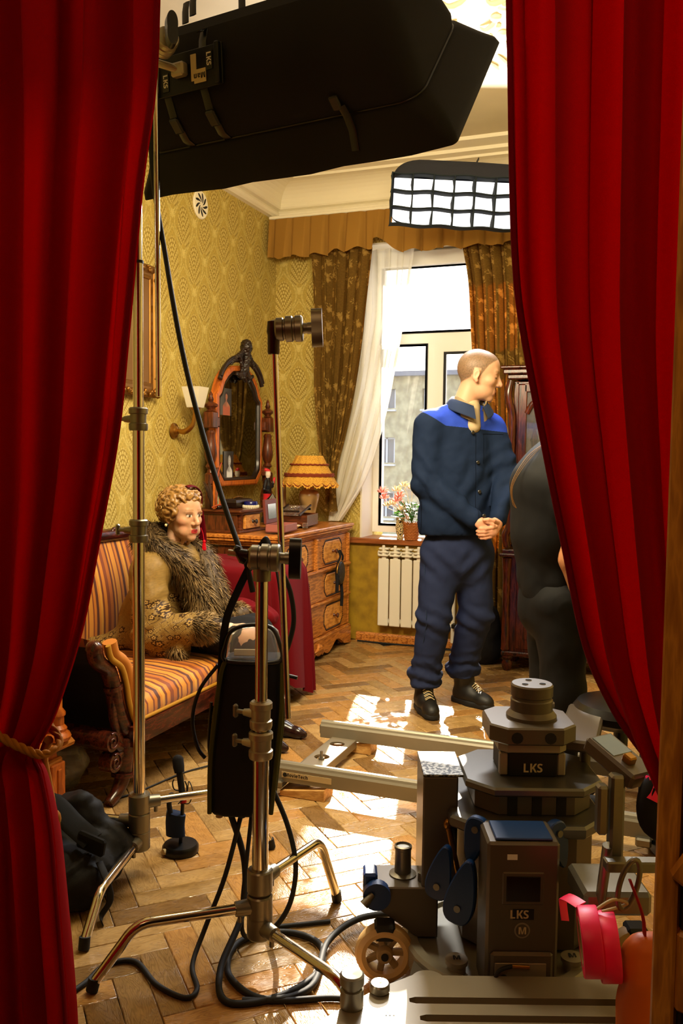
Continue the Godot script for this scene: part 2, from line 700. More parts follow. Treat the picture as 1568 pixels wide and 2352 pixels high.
func make_mats() -> void:
	weave_n = noise_tex(0.22, [], 256, 2, 5, 3.0)
	weave_c = noise_tex(0.25, [0.0, Color(0.86, 0.86, 0.86), 1.0, Color.WHITE], 256, 2, 6)
	scratch_r = noise_tex(0.03, [0.2, Color(0.25, 0.25, 0.25), 0.8, Color(0.6, 0.6, 0.6)], 256, 5, 9)
	# wallpaper: ogee lattice with bouquets; one tile = 0.24 x 0.40 m
	var ground = Color(0.74, 0.63, 0.30)
	var pale = Color(0.85, 0.77, 0.47)
	var dark = Color(0.47, 0.38, 0.14)
	var green = Color(0.56, 0.50, 0.22)
	var wn = FastNoiseLite.new()
	wn.frequency = 0.05
	wn.fractal_octaves = 3
	var wall = func(uu: float, vv: float) -> Color:
		var c = ground
		var g = wn.get_noise_2d(uu * 300.0, vv * 560.0)
		c = c.lerp(green, clampf(0.25 + g * 0.5, 0.0, 0.5))
		for k in 5:
			# centres of ogees on a half-drop lattice
			var ox: float = [0.5, 0.0, 1.0, 0.0, 1.0][k]
			var oy: float = [0.5, 0.0, 0.0, 1.0, 1.0][k]
			var x = (uu - ox)
			var y = -(vv - oy)
			# ogee outline: half width as a function of y
			var yy = clampf(y / 0.5, -1.0, 1.0)
			var half = 0.47 * pow(maxf(0.0, 0.5 + 0.5 * cos(PI * yy)), 0.75)
			var e = half - absf(x)
			if absf(y) < 0.5 and e > -0.02:
				var band = sm(0.015, 0.03, e) * (1.0 - sm(0.085, 0.10, e))
				c = c.lerp(pale, 0.42 * band)
				var line = (1.0 - sm(0.0, 0.014, absf(e - 0.022))) + (1.0 - sm(0.0, 0.012, absf(e - 0.095)))
				c = c.lerp(green, 0.55 * minf(line, 1.0))
				var dots = (1.0 - sm(0.0, 0.018, absf(e - 0.06))) * sm(0.2, 0.6, sin(y * 95.0))
				c = c.lerp(dark, 0.35 * dots)
			var mm = motif(x * 1.45, y * 1.35 + 0.04)
			if mm > 0.9:
				c = c.lerp(pale, 0.75)
			elif mm > 0.5:
				c = c.lerp(pale, 0.25)
			elif mm > 0.0:
				c = c.lerp(dark, 0.42)
			# fan under each bouquet
			var r = Vector2(x, y + 0.40).length()
			if r < 0.085 and y < -0.36:
				c = c.lerp(pale, 0.55 + 0.35 * sign(sin(atan2(y + 0.40, x) * 16.0)))
		return c
	var m = mat("wallpaper", Color.WHITE, 0.7, 0.0, 0.35)
	m.albedo_texture = paint_tex(384, 768, wall)
	tri(m, Vector3(1.0 / 0.24, 1.0 / 0.40, 1.0 / 0.24), true)
	mat("plaster", Color(0.86, 0.80, 0.66), 0.8)
	M.plaster.albedo_texture = noise_tex(0.01, [0.0, Color(0.93, 0.92, 0.9), 1.0, Color.WHITE], 256, 4, 11)
	tri(M.plaster, Vector3.ONE * 0.7, true)
	mat("stucco", Color(0.90, 0.86, 0.75), 0.75)
	mat("ochre_paint", Color(0.66, 0.52, 0.10), 0.55)
	M.ochre_paint.albedo_texture = noise_tex(0.02, [0.1, Color(0.82, 0.80, 0.76), 0.7, Color.WHITE], 256, 5, 12)
	tri(M.ochre_paint, Vector3.ONE * 1.5, true)
	mat("reveal_white", Color(0.90, 0.87, 0.80), 0.7)
	mat("upvc", Color(0.92, 0.92, 0.90), 0.35)
	mat("rubber", Color(0.02, 0.02, 0.022), 0.7)
	mat("sill_wood", Color(0.62, 0.36, 0.18), 0.35)
	M.sill_wood.albedo_texture = noise_tex(0.02, [0.1, Color(0.75, 0.7, 0.66), 0.8, Color.WHITE], 256, 4, 13)
	tri(M.sill_wood, Vector3(0.6, 6, 6), true)
	var g = mat("glass", Color(0.96, 0.97, 0.98, 0.06), 0.02)
	g.transparency = BaseMaterial3D.TRANSPARENCY_ALPHA
	var g2 = mat("crystal", Color(0.97, 0.98, 0.98, 0.04), 0.02)
	g2.refraction_enabled = true
	g2.refraction_scale = 0.05
	# oak floor blocks: grain along u
	var gn = FastNoiseLite.new()
	gn.frequency = 0.9
	gn.fractal_octaves = 3
	var gf = FastNoiseLite.new()
	gf.frequency = 1.0
	gf.fractal_octaves = 3
	gf.seed = 4
	var oak = func(uu: float, vv: float) -> Color:
		var ring = gn.get_noise_2d(uu * 2.4, vv * 12.0) * 7.0
		var w = absf(fposmod(ring, 1.0) - 0.5) * 2.0
		var fib = gf.get_noise_2d(uu * 22.0, vv * 330.0)
		var blot = gf.get_noise_2d(uu * 9.0 + 50.0, vv * 11.0)
		var k = 0.62 + 0.22 * sm(0.05, 0.6, w) + fib * 0.13 + blot * 0.16
		return Color(0.40, 0.29, 0.155).lerp(Color(0.75, 0.61, 0.39), clampf(k, 0, 1))
	var ot = paint_tex(768, 768, oak)
	var oakh = func(uu: float, vv: float) -> Color:
		var ring = gn.get_noise_2d(uu * 2.4, vv * 12.0) * 7.0
		var w = absf(fposmod(ring, 1.0) - 0.5) * 2.0
		var fib = gf.get_noise_2d(uu * 22.0, vv * 330.0)
		var k = 0.55 + 0.28 * sm(0.05, 0.5, w) + fib * 0.35
		return Color(k, k, k)
	var hi = paint_tex(768, 768, oakh).get_image()
	hi.bump_map_to_normal_map(5.0)
	var on = ImageTexture.create_from_image(hi)
	var tones = [Color(1, 1, 1), Color(0.80, 0.77, 0.74), Color(1.0, 0.92, 0.82), Color(0.90, 0.90, 0.90), Color(0.70, 0.66, 0.62)]
	for k in 5:
		var f = mat("oak_%d" % k, tones[k], 0.42, 0.0, 0.5)
		f.albedo_texture = ot
		f.normal_enabled = true
		f.normal_texture = on
		f.normal_scale = 0.22
		f.roughness_texture = scratch_r
		f.roughness = 0.55
	mat("joint", Color(0.10, 0.065, 0.04), 0.9)
	wood("walnut", Color(0.20, 0.09, 0.04), Color(0.42, 0.20, 0.085), Vector3(1.2, 9, 9), 0.3)
	wood("walnut_v", Color(0.20, 0.09, 0.04), Color(0.42, 0.20, 0.085), Vector3(9, 1.2, 9), 0.3)
	wood("honey", Color(0.56, 0.31, 0.11), Color(0.84, 0.55, 0.25), Vector3(6, 9, 1.3), 0.3, 5)
	wood("honey_pale", Color(0.72, 0.44, 0.18), Color(0.93, 0.67, 0.34), Vector3(5, 7, 2.0), 0.3, 7)
	wood("orange_wood", Color(0.58, 0.27, 0.08), Color(0.78, 0.42, 0.14), Vector3(6, 1.5, 6), 0.35, 8)
	wood("mahogany", Color(0.13, 0.045, 0.025), Color(0.33, 0.13, 0.07), Vector3(6, 6, 1.5), 0.25, 6)
	wood("mahogany_v", Color(0.16, 0.055, 0.03), Color(0.38, 0.15, 0.075), Vector3(7, 1.0, 7), 0.25, 6)
	wood("dark_carved", Color(0.06, 0.035, 0.022), Color(0.17, 0.10, 0.06), Vector3(8, 4, 8), 0.35, 9)
	wood("door_pine", Color(0.66, 0.40, 0.12), Color(0.88, 0.60, 0.22), Vector3(9, 1.2, 9), 0.35, 10)
	wood("door_dark", Color(0.10, 0.045, 0.02), Color(0.20, 0.09, 0.04), Vector3(9, 1.2, 9), 0.4, 10)
	wood("raw_pine", Color(0.70, 0.50, 0.25), Color(0.86, 0.68, 0.40), Vector3(2, 9, 9), 0.6, 14)
	mat("chrome", Color(0.83, 0.80, 0.75), 0.13, 1.0)
	mat("cast_grey", Color(0.50, 0.48, 0.43), 0.38, 0.85)
	mat("cast_pale", Color(0.66, 0.62, 0.53), 0.38, 0.7)
	mat("dark_metal", Color(0.10, 0.10, 0.10), 0.42, 0.6)
	mat("alu_paint", Color(0.52, 0.495, 0.43), 0.42, 0.35)
	mat("dolly_grey", Color(0.37, 0.335, 0.29), 0.36, 0.5)
	mat("dolly_top", Color(0.40, 0.39, 0.37), 0.28, 0.7)
	mat("dolly_dark", Color(0.045, 0.045, 0.045), 0.5, 0.2)
	mat("dolly_pale", Color(0.56, 0.52, 0.45), 0.4, 0.4)
	mat("blue_plastic", Color(0.03, 0.17, 0.36), 0.35)
	mat("black_plastic", Color(0.022, 0.022, 0.024), 0.35)
	mat("screen_off", Color(0.05, 0.02, 0.03), 0.15)
	mat("paper_white", Color(0.87, 0.86, 0.82), 0.8)
	mat("tan_wheel", Color(0.74, 0.60, 0.38), 0.5)
	mat("pink_tape", Color(0.95, 0.03, 0.34), 0.45)
	mat("card_tan", Color(0.62, 0.48, 0.31), 0.8)
	mat("orange_vinyl", Color(0.80, 0.38, 0.06), 0.5)
	mat("brass", Color(0.65, 0.47, 0.20), 0.3, 0.9)
	mat("gilt", Color(0.52, 0.35, 0.12), 0.35, 0.75)
	mat("black_iron", Color(0.03, 0.03, 0.03), 0.4, 0.3)
	cloth("black_cloth", Color(0.13, 0.125, 0.135), 0.9, 0.25, 14.0, 0.15)
	cloth("black_nylon", Color(0.12, 0.115, 0.115), 0.6, 0.2, 10.0, 0.1)
	cloth("olive_piping", Color(0.30, 0.30, 0.10), 0.6, 0.1, 10.0, 0.0)
	cloth("navy", Color(0.13, 0.18, 0.29), 0.75, 0.15, 20.0, 0.2)
	cloth("royal", Color(0.13, 0.21, 0.60), 0.75, 0.15, 20.0, 0.2)
	cloth("beige_knit", Color(0.60, 0.53, 0.41), 0.9, 0.25, 20.0, 0.2)
	cloth("burgundy", Color(0.40, 0.015, 0.055), 0.9, 0.35, 8.0, 0.5)
	for q in ["red_velvet", "red_velvet_trim"]:
		var rv = cloth(q, Color(0.74, 0.006, 0.045) if q == "red_velvet" else Color(0.66, 0.02, 0.12), 0.85, 0.25, 9.0, 0.4)
		rv.backlight_enabled = true
		rv.backlight = Color(0.85, 0.02, 0.12)
	cloth("gold_rope", Color(0.74, 0.47, 0.12), 0.7, 0.5, 30.0, 0.3)
	cloth("valance", Color(0.63, 0.46, 0.19), 0.85, 0.3, 14.0, 0.3)
	M.valance.backlight_enabled = true
	M.valance.backlight = Color(0.45, 0.28, 0.05)
	var sh = mat("sheer", Color(0.95, 0.94, 0.90, 0.62), 0.9)
	sh.transparency = BaseMaterial3D.TRANSPARENCY_ALPHA
	sh.backlight_enabled = true
	sh.backlight = Color(0.9, 0.9, 0.88)
	# brown curtain print: sprigs of pale blossoms on olive brown
	var fl = []
	rng.seed = 77
	for k in 26:
		fl.append(Vector3(rng.randf(), rng.randf(), rng.randf() * TAU))
	var print_c = func(uu: float, vv: float) -> Color:
		var c = Color(0.46, 0.34, 0.13)
		c = c.lerp(Color(0.37, 0.27, 0.10), 0.5 + 0.5 * wn.get_noise_2d(uu * 500.0, vv * 500.0))
		for q in fl:
			var dx = fposmod(uu - q.x + 0.5, 1.0) - 0.5
			var dy = fposmod(vv - q.y + 0.5, 1.0) - 0.5
			if absf(dx) > 0.11 or absf(dy) > 0.11:
				continue
			var p = Vector2(dx, dy).rotated(q.z)
			var r = p.length()
			var a = atan2(p.y, p.x)
			if r < 0.05 * (0.55 + 0.45 * absf(cos(a * 2.5))):
				c = Color(0.66, 0.53, 0.27).lerp(Color(0.50, 0.37, 0.15), sm(0.0, 0.05, r) * 0.6)
			elif absf(p.x + sin(p.y * 30.0) * 0.012) < 0.005 and p.y > 0.0 and p.y < 0.1:
				c = Color(0.58, 0.46, 0.22)
			else:
				for j in 3:
					var l = (p - Vector2(0.03 * (1 - 2 * (j % 2)), 0.05 + 0.02 * j)).rotated(0.8 * (1 - 2 * (j % 2)))
					if (l * Vector2(1 / 0.009, 1 / 0.022)).length() < 1.0:
						c = Color(0.60, 0.48, 0.24)
		return c
	var cu = mat("brown_print", Color.WHITE, 0.85, 0.0, 0.25)
	cu.albedo_texture = paint_tex(384, 384, print_c)
	cu.backlight_enabled = true
	cu.backlight = Color(0.62, 0.36, 0.10)
	cu.texture_repeat = true
	# sofa stripe along v
	var stripe = func(uu: float, vv: float) -> Color:
		var k = [0.0, 0.10, 0.16, 0.22, 0.26, 0.40, 0.44, 0.52, 0.60, 0.66, 0.74, 0.80, 0.90, 1.01]
		var cols = [Color(0.72, 0.40, 0.06), Color(0.40, 0.17, 0.03), Color(0.80, 0.52, 0.13), Color(0.48, 0.20, 0.04), Color(0.82, 0.54, 0.15), Color(0.50, 0.22, 0.04), Color(0.78, 0.46, 0.08), Color(0.34, 0.14, 0.03), Color(0.80, 0.50, 0.12), Color(0.85, 0.60, 0.20), Color(0.45, 0.19, 0.03), Color(0.82, 0.50, 0.10), Color(0.52, 0.24, 0.05)]
		for q in 13:
			if uu < k[q + 1]:
				return cols[q] * (0.94 + 0.12 * absf(sin(vv * 402.0)))
		return cols[0]
	var so = mat("sofa_stripe", Color.WHITE, 0.6, 0.0, 0.4)
	so.albedo_texture = paint_tex(256, 64, stripe)
	so.rim_enabled = true
	so.rim = 0.4
	cloth("gold_gimp", Color(0.70, 0.50, 0.14), 0.6, 0.8, 60.0, 0.2)
	mat("skin", Color.WHITE, 0.5, 0.0, 0.4)
	M.skin.vertex_color_use_as_albedo = true
	M.skin.subsurf_scatter_enabled = true
	M.skin.subsurf_scatter_strength = 0.15
	mat("vertex_matte", Color.WHITE, 0.8, 0.0, 0.3)
	M.vertex_matte.vertex_color_use_as_albedo = true
	mat("vertex_gloss", Color.WHITE, 0.25, 0.0, 0.5)
	M.vertex_gloss.vertex_color_use_as_albedo = true
	mat("fur", Color.WHITE, 0.55, 0.0, 0.4)
	M.fur.vertex_color_use_as_albedo = true
	mat("facade", Color(0.80, 0.73, 0.52), 0.9)
	M.facade.albedo_texture = noise_tex(0.02, [0.2, Color(0.82, 0.8, 0.78), 0.8, Color.WHITE], 256, 4, 15)
	tri(M.facade, Vector3.ONE * 0.3, true)
	mat("facade_roof", Color(0.5, 0.5, 0.5), 0.8)
	mat("dark_pane", Color(0.42, 0.43, 0.43), 0.1)
	mat("buckle", Color(0.10, 0.10, 0.11), 0.4)
	mat("tape_label", Color(0.80, 0.74, 0.55), 0.7)
	mat("cast_brown", Color(0.20, 0.12, 0.09), 0.35, 0.5)
	mat("card_pale", Color(0.75, 0.68, 0.52), 0.7)
	mat("red_led", Color(0.55, 0.02, 0.02), 0.3)
	cloth("strap_olive", Color(0.06, 0.055, 0.045), 0.7, 0.2, 10.0, 0.1)
	cloth("grid_cloth", Color(0.10, 0.12, 0.125), 0.8, 0.2, 12.0, 0.1)
	var cf = mat("clear_film", Color(0.9, 0.9, 0.88, 0.18), 0.08)
	cf.transparency = BaseMaterial3D.TRANSPARENCY_ALPHA
	for q in [["lamp_warm", Color(1.0, 0.86, 0.62), 1.6], ["lamp_white", Color(0.97, 0.98, 1.0), 1.3]]:
		var lm = mat(q[0], Color(0.8, 0.8, 0.8), 0.9)
		lm.emission_enabled = true
		lm.emission = q[1]
		lm.emission_energy_multiplier = q[2]
	mat("mirror_glass", Color(0.62, 0.62, 0.58), 0.04, 1.0)
	mat("sofa_gold", Color(0.70, 0.42, 0.09), 0.65)
	mat("canvas_grey", Color(0.36, 0.37, 0.36), 0.6)
	M.canvas_grey.albedo_texture = noise_tex(0.01, [0.1, Color(0.5, 0.5, 0.5), 0.8, Color.WHITE], 256, 4, 17)
	tri(M.canvas_grey, Vector3.ONE * 2)
	var fg = mat("frosted", Color(0.93, 0.91, 0.85, 0.75), 0.45)
	fg.transparency = BaseMaterial3D.TRANSPARENCY_ALPHA
	fg.backlight_enabled = true
	fg.backlight = Color(0.8, 0.78, 0.7)
	var pw = mat("plastic_wrap", Color(0.75, 0.75, 0.68, 0.35), 0.12)
	pw.transparency = BaseMaterial3D.TRANSPARENCY_ALPHA
	# two generic portrait prints
	for q in 2:
		var col = q == 0
		var pf = func(uu: float, vv: float) -> Color:
			var bg = Color(0.16, 0.15, 0.13).lerp(Color(0.32, 0.30, 0.26), sm(0.0, 1.0, 1.0 - uu)) if col else Color(0.06, 0.06, 0.06).lerp(Color(0.3, 0.3, 0.3), sm(0.6, 0.1, uu))
			var p = Vector2((uu - 0.58) * 0.75, vv - 0.30)
			var c = bg
			var hairv = Color(0.15, 0.07, 0.04) if col else Color(0.62, 0.62, 0.62)
			var skinv = Color(0.70, 0.45, 0.32) if col else Color(0.80, 0.80, 0.80)
			var dress = Color(0.66, 0.33, 0.20) if col else Color(0.88, 0.88, 0.88)
			c = c.lerp(hairv, 1.0 - sm(0.85, 1.1, Vector2(p.x / 0.115, (p.y - 0.02) / 0.20).length()))
			var shw = 0.07 + 0.17 * sm(0.46, 0.68, vv)
			c = c.lerp(skinv * (0.7 + 0.3 * sm(-0.1, 0.1, p.x)), (1.0 - sm(shw - 0.03, shw, absf(p.x))) * sm(0.47, 0.52, vv))
			c = c.lerp(dress, (1.0 - sm(shw - 0.05, shw - 0.02, absf(p.x))) * sm(0.66 - 0.1 * absf(p.x) / 0.2, 0.72, vv))
			c = c.lerp(skinv * 0.8, (1.0 - sm(0.03, 0.05, absf(p.x))) * sm(0.36, 0.40, vv) * (1.0 - sm(0.52, 0.6, vv)))
			var fc = 1.0 - sm(0.85, 1.08, Vector2(p.x / 0.075, (p.y - 0.015) / 0.115).length())
			c = c.lerp(skinv * (0.75 + 0.3 * sm(-0.06, 0.06, p.x)), fc)
			c = c.lerp(hairv * 0.5, 0.8 * (1.0 - sm(0.5, 1.0, Vector2((absf(p.x) - 0.032) / 0.018, (p.y - 0.0) / 0.010).length())))
			c = c.lerp(Color(0.42, 0.12, 0.10) if col else Color(0.35, 0.35, 0.35), 1.0 - sm(0.5, 1.0, Vector2(p.x / 0.026, (p.y - 0.075) / 0.009).length()))
			return c
		var pm = mat("photo_colour" if col else "photo_grey", Color.WHITE, 0.35)
		pm.albedo_texture = paint_tex(96, 128, pf)
	mat("upvc_warm", Color(0.88, 0.86, 0.80), 0.4)
	mat("wicker", Color(0.66, 0.38, 0.14), 0.6)
	mat("leaf", Color(0.16, 0.36, 0.07), 0.45)
	M.leaf.backlight_enabled = true
	M.leaf.backlight = Color(0.20, 0.42, 0.06)
	mat("petal_pink", Color(0.93, 0.62, 0.55), 0.6)
	M.petal_pink.backlight_enabled = true
	M.petal_pink.backlight = Color(0.8, 0.68, 0.64)
	mat("petal_white", Color(0.92, 0.88, 0.78), 0.5)
	M.petal_white.backlight_enabled = true
	M.petal_white.backlight = Color(0.6, 0.57, 0.45)
	mat("vase_print", Color.WHITE, 0.25)
	M.vase_print.albedo_texture = noise_tex(0.03, [0.44, Color(0.85, 0.76, 0.55), 0.52, Color(0.85, 0.76, 0.55), 0.55, Color(0.16, 0.10, 0.08)], 256, 2, 19)
	tri(M.vase_print, Vector3.ONE * 12)
	mat("ceramic", Color.WHITE, 0.2)
	M.ceramic.albedo_texture = noise_tex(0.008, [0.30, Color(0.16, 0.09, 0.06), 0.7, Color(0.66, 0.52, 0.32)], 256, 2, 23)
	tri(M.ceramic, Vector3.ONE * 1.3)
	mat("crochet", Color.WHITE, 0.85)
	M.crochet.albedo_texture = noise_tex(0.12, [0.3, Color(0.74, 0.46, 0.08), 0.55, Color(0.97, 0.78, 0.32)], 256, 2, 25)
	tri(M.crochet, Vector3.ONE * 6)
	M.crochet.backlight_enabled = true
	M.crochet.backlight = Color(0.75, 0.45, 0.06)
	mat("crochet_dark", Color(0.50, 0.18, 0.03), 0.85)
	mat("pink_box", Color(0.62, 0.36, 0.33), 0.5)
	mat("pink_box_dark", Color(0.42, 0.17, 0.14), 0.5)
	mat("cobalt", Color(0.06, 0.08, 0.36), 0.25)
	mat("soft_green", Color.WHITE, 0.5)
	M.soft_green.albedo_texture = noise_tex(0.02, [0.4, Color(0.72, 0.74, 0.60), 0.6, Color(0.25, 0.38, 0.20)], 128, 3, 27)
	tri(M.soft_green, Vector3.ONE * 6)
	mat("feather", Color(0.24, 0.15, 0.07), 0.8)
	mat("terracotta", Color(0.62, 0.25, 0.08), 0.7)
	mat("beaded_black", Color(0.03, 0.03, 0.035), 0.35)
	M.beaded_black.normal_enabled = true
	M.beaded_black.normal_texture = noise_tex(0.15, [], 128, 1, 29, 6.0, FastNoiseLite.TYPE_CELLULAR)
	tri(M.beaded_black, Vector3.ONE * 12)
	mat("scuffed", Color.WHITE, 0.3, 0.5)
	M.scuffed.albedo_texture = noise_tex(0.05, [0.40, Color(0.12, 0.12, 0.12), 0.52, Color(0.55, 0.54, 0.50)], 256, 4, 33)
	tri(M.scuffed, Vector3.ONE * 6)
	mat("wheel_hub", Color(0.60, 0.50, 0.34), 0.45, 0.2)
	mat("lcd", Color(0.45, 0.50, 0.50), 0.2)
	mat("vinyl_black", Color(0.03, 0.03, 0.032), 0.3)
	mat("red_strap", Color(0.62, 0.08, 0.03), 0.6)
	for q in [["workwear", Color.WHITE], ["navy_trousers", Color(0.155, 0.185, 0.30)], ["coat", Color.WHITE], ["black_tee", Color(0.10, 0.10, 0.105)], ["beige_pale", Color(0.72, 0.64, 0.50)], ["burgundy_satin", Color(0.33, 0.02, 0.07)], ["red_silk", Color(0.75, 0.02, 0.10)]]:
		cloth(q[0], q[1], 0.72 if q[0] != "burgundy_satin" else 0.4, 0.12, 16.0, 0.0)
	for q in ["workwear", "coat"]:
		M[q].uv1_triplanar = false
		M[q].uv1_scale = Vector3.ONE
		M[q].normal_enabled = false
	M.coat.roughness = 0.5
	M.workwear.metallic_specular = 0.15
	M.navy_trousers.metallic_specular = 0.15
	mat("button", Color(0.10, 0.09, 0.085), 0.3)
	mat("boot", Color(0.035, 0.032, 0.030), 0.55)
	mat("shoe_brown", Color(0.13, 0.05, 0.04), 0.22)
	mat("pearl", Color(0.88, 0.80, 0.62), 0.2)
	mat("hair", Color.WHITE, 0.45)
	M.hair.vertex_color_use_as_albedo = true
	mat("hair_fair", Color(0.55, 0.38, 0.18), 0.5)
	mat("globe", Color(0.95, 0.92, 0.85), 0.4)
	M.globe.emission_enabled = true
	M.globe.emission = Color(1.0, 0.85, 0.62)
	M.globe.emission_energy_multiplier = 1.2

# ------------------------------------------------------------------ the room
const XL := -2.70
const XR := 1.0
const ZB := -5.68
const ZD := -1.32
const HC := 3.20

func room() -> void:
	# floor: herringbone oak blocks at 45 degrees on a dark bed
	var b = MB.new()
	b.box(V(-0.85, -0.06, -3.5), V(3.9, 0.08, 4.6))
	var fl = struct(b, "floor", M.joint)
	lay_floor(fl)
	b = MB.new()
	b.box(V(-0.5, -0.05, 0.15), V(3.2, 0.1, 2.9))
	struct(b, "floor_corridor", M.oak_4)
	b = MB.new()
	b.box(V(-0.85, HC + 0.1, -3.5), V(4.1, 0.2, 4.8))
	struct(b, "ceiling", M.plaster)
	# walls with thickness
	b = MB.new()
	b.box(V(XL - 0.1, 1.6, -3.5), V(0.2, 3.4, 4.8))
	struct(b, "wall_left", M.wallpaper)
	b = MB.new()
	b.box(V(XR + 0.1, 1.6, -3.5), V(0.2, 3.4, 4.8))
	struct(b, "wall_right", M.wallpaper)
	b = MB.new()
	var zt = ZB - 0.25
	b.box(V(-2.47, 1.6, zt), V(0.86, 3.4, 0.5))
	b.box(V(0.12, 1.6, zt), V(2.16, 3.4, 0.5))
	b.box(V(-1.5, 0.30, zt), V(1.08, 0.8, 0.5))
	b.box(V(-1.5, 3.01, zt), V(1.08, 0.58, 0.5))
	var wb = struct(b, "wall_back", M.wallpaper)
	b = MB.new()
	b.box(V(-1.5, 0.35, ZB + 0.006), V(1.32, 0.70, 0.02), 0.004)
	part(b, "window_apron", M.ochre_paint, wb, "ochre painted wall below the window sill")
	b = MB.new()
	# plastered reveals
	b.box(V(-2.035, 1.71, ZB - 0.115), V(0.012, 2.0, 0.235))
	b.box(V(-0.965, 1.71, ZB - 0.115), V(0.012, 2.0, 0.235))
	b.box(V(-1.5, 2.715, ZB - 0.115), V(1.08, 0.012, 0.235))
	part(b, "reveal", M.reveal_white, wb)
	# doorway wall towards the corridor
	b = MB.new()
	b.box(V(-2.10, 1.6, ZD - 0.08), V(1.4, 3.4, 0.16))
	b.box(V(0.60, 1.6, ZD - 0.08), V(1.1, 3.4, 0.16))
	b.box(V(-0.68, 2.95, ZD - 0.08), V(1.46, 0.7, 0.16))
	struct(b, "wall_near", M.wallpaper)
	# corridor shell
	b = MB.new()
	b.box(V(-2.05, 1.4, 0.15), V(0.1, 3.0, 2.9))
	b.box(V(1.05, 1.4, 0.15), V(0.1, 3.0, 2.9))
	b.box(V(-0.5, 1.4, 1.65), V(3.2, 3.0, 0.1))
	struct(b, "wall_corridor", M.door_dark)
	b = MB.new()
	b.box(V(-0.5, 2.95, 0.15), V(3.2, 0.1, 2.9))
	struct(b, "ceiling_corridor", M.plaster)
	# cornice: bead, cove and step round the room
	var prof = [[0.0, 2.925], [0.028, 2.93], [0.04, 2.945], [0.044, 2.962], [0.036, 2.978], [0.03, 2.984], [0.055, 2.99], [0.062, 3.0]]
	for k in 8:
		var a = PI / 2 * (k + 1) / 8.0
		prof.append([0.062 + 0.155 * (1.0 - cos(a)), 3.0 + 0.135 * sin(a)])
	prof.append_array([[0.235, 3.135], [0.24, 3.15], [0.30, 3.155], [0.305, 3.175], [0.42, 3.18], [0.425, 3.20]])
	var rows = []
	for q in prof:
		var d: float = q[0]
		rows.append(PackedVector3Array([V(XL + d, q[1], ZD), V(XL + d, q[1], ZB + d), V(XR - d, q[1], ZB + d), V(XR - d, q[1], ZD)]))
	b = MB.new()
	for k in rows.size() - 1:
		for j in 3:
			b.quad(rows[k][j], rows[k][j + 1], rows[k + 1][j + 1], rows[k + 1][j])
	struct(b, "trim_1", M.stucco)
	# acanthus stucco on the ceiling
	b = MB.new()
	rng.seed = 5
	for k in 70:
		var a = rng.randf() * TAU
		var r = 0.10 + 0.42 * sqrt(rng.randf())
		var p = V(-0.62 + r * cos(a), HC - 0.004, -3.98 + r * sin(a))
		var dirv = V(cos(a + 0.6), 0, sin(a + 0.6))
		var pts = []
		var L = rng.randf_range(0.07, 0.13)
		for j in 6:
			var tt = j / 5.0
			pts.append(p + dirv * L * tt + V(-sin(a), 0, cos(a)) * 0.04 * sin(tt * 2.6) + V(0, -0.018 * sin(tt * PI), 0))
		b.tube(pts, [0.004, 0.014, 0.017, 0.014, 0.009, 0.003], 6)
	for k in 16:
		var a = TAU * k / 16
		b.ball(V(-0.62 + 0.2 * cos(a), HC - 0.005, -3.98 + 0.2 * sin(a)), V(0.026, 0.018, 0.026), 8, 6)
	struct(b, "trim_2", M.stucco)
	# skirting on the back wall and left wall
	b = MB.new()
	b.bar(P2([0, 0, 0.016, 0, 0.016, 0.045, 0.008, 0.06, 0, 0.06]), V(-0.9, 0, ZB + 0.016), V(-2.05, 0, ZB + 0.016))
	struct(b, "baseboard_back", M.honey)
	b = MB.new()
	b.box(V(XL + 0.01, 0.05, -3.5), V(0.02, 0.1, 4.3), 0.004)
	struct(b, "baseboard_left", M.honey)
	window()
	outside()

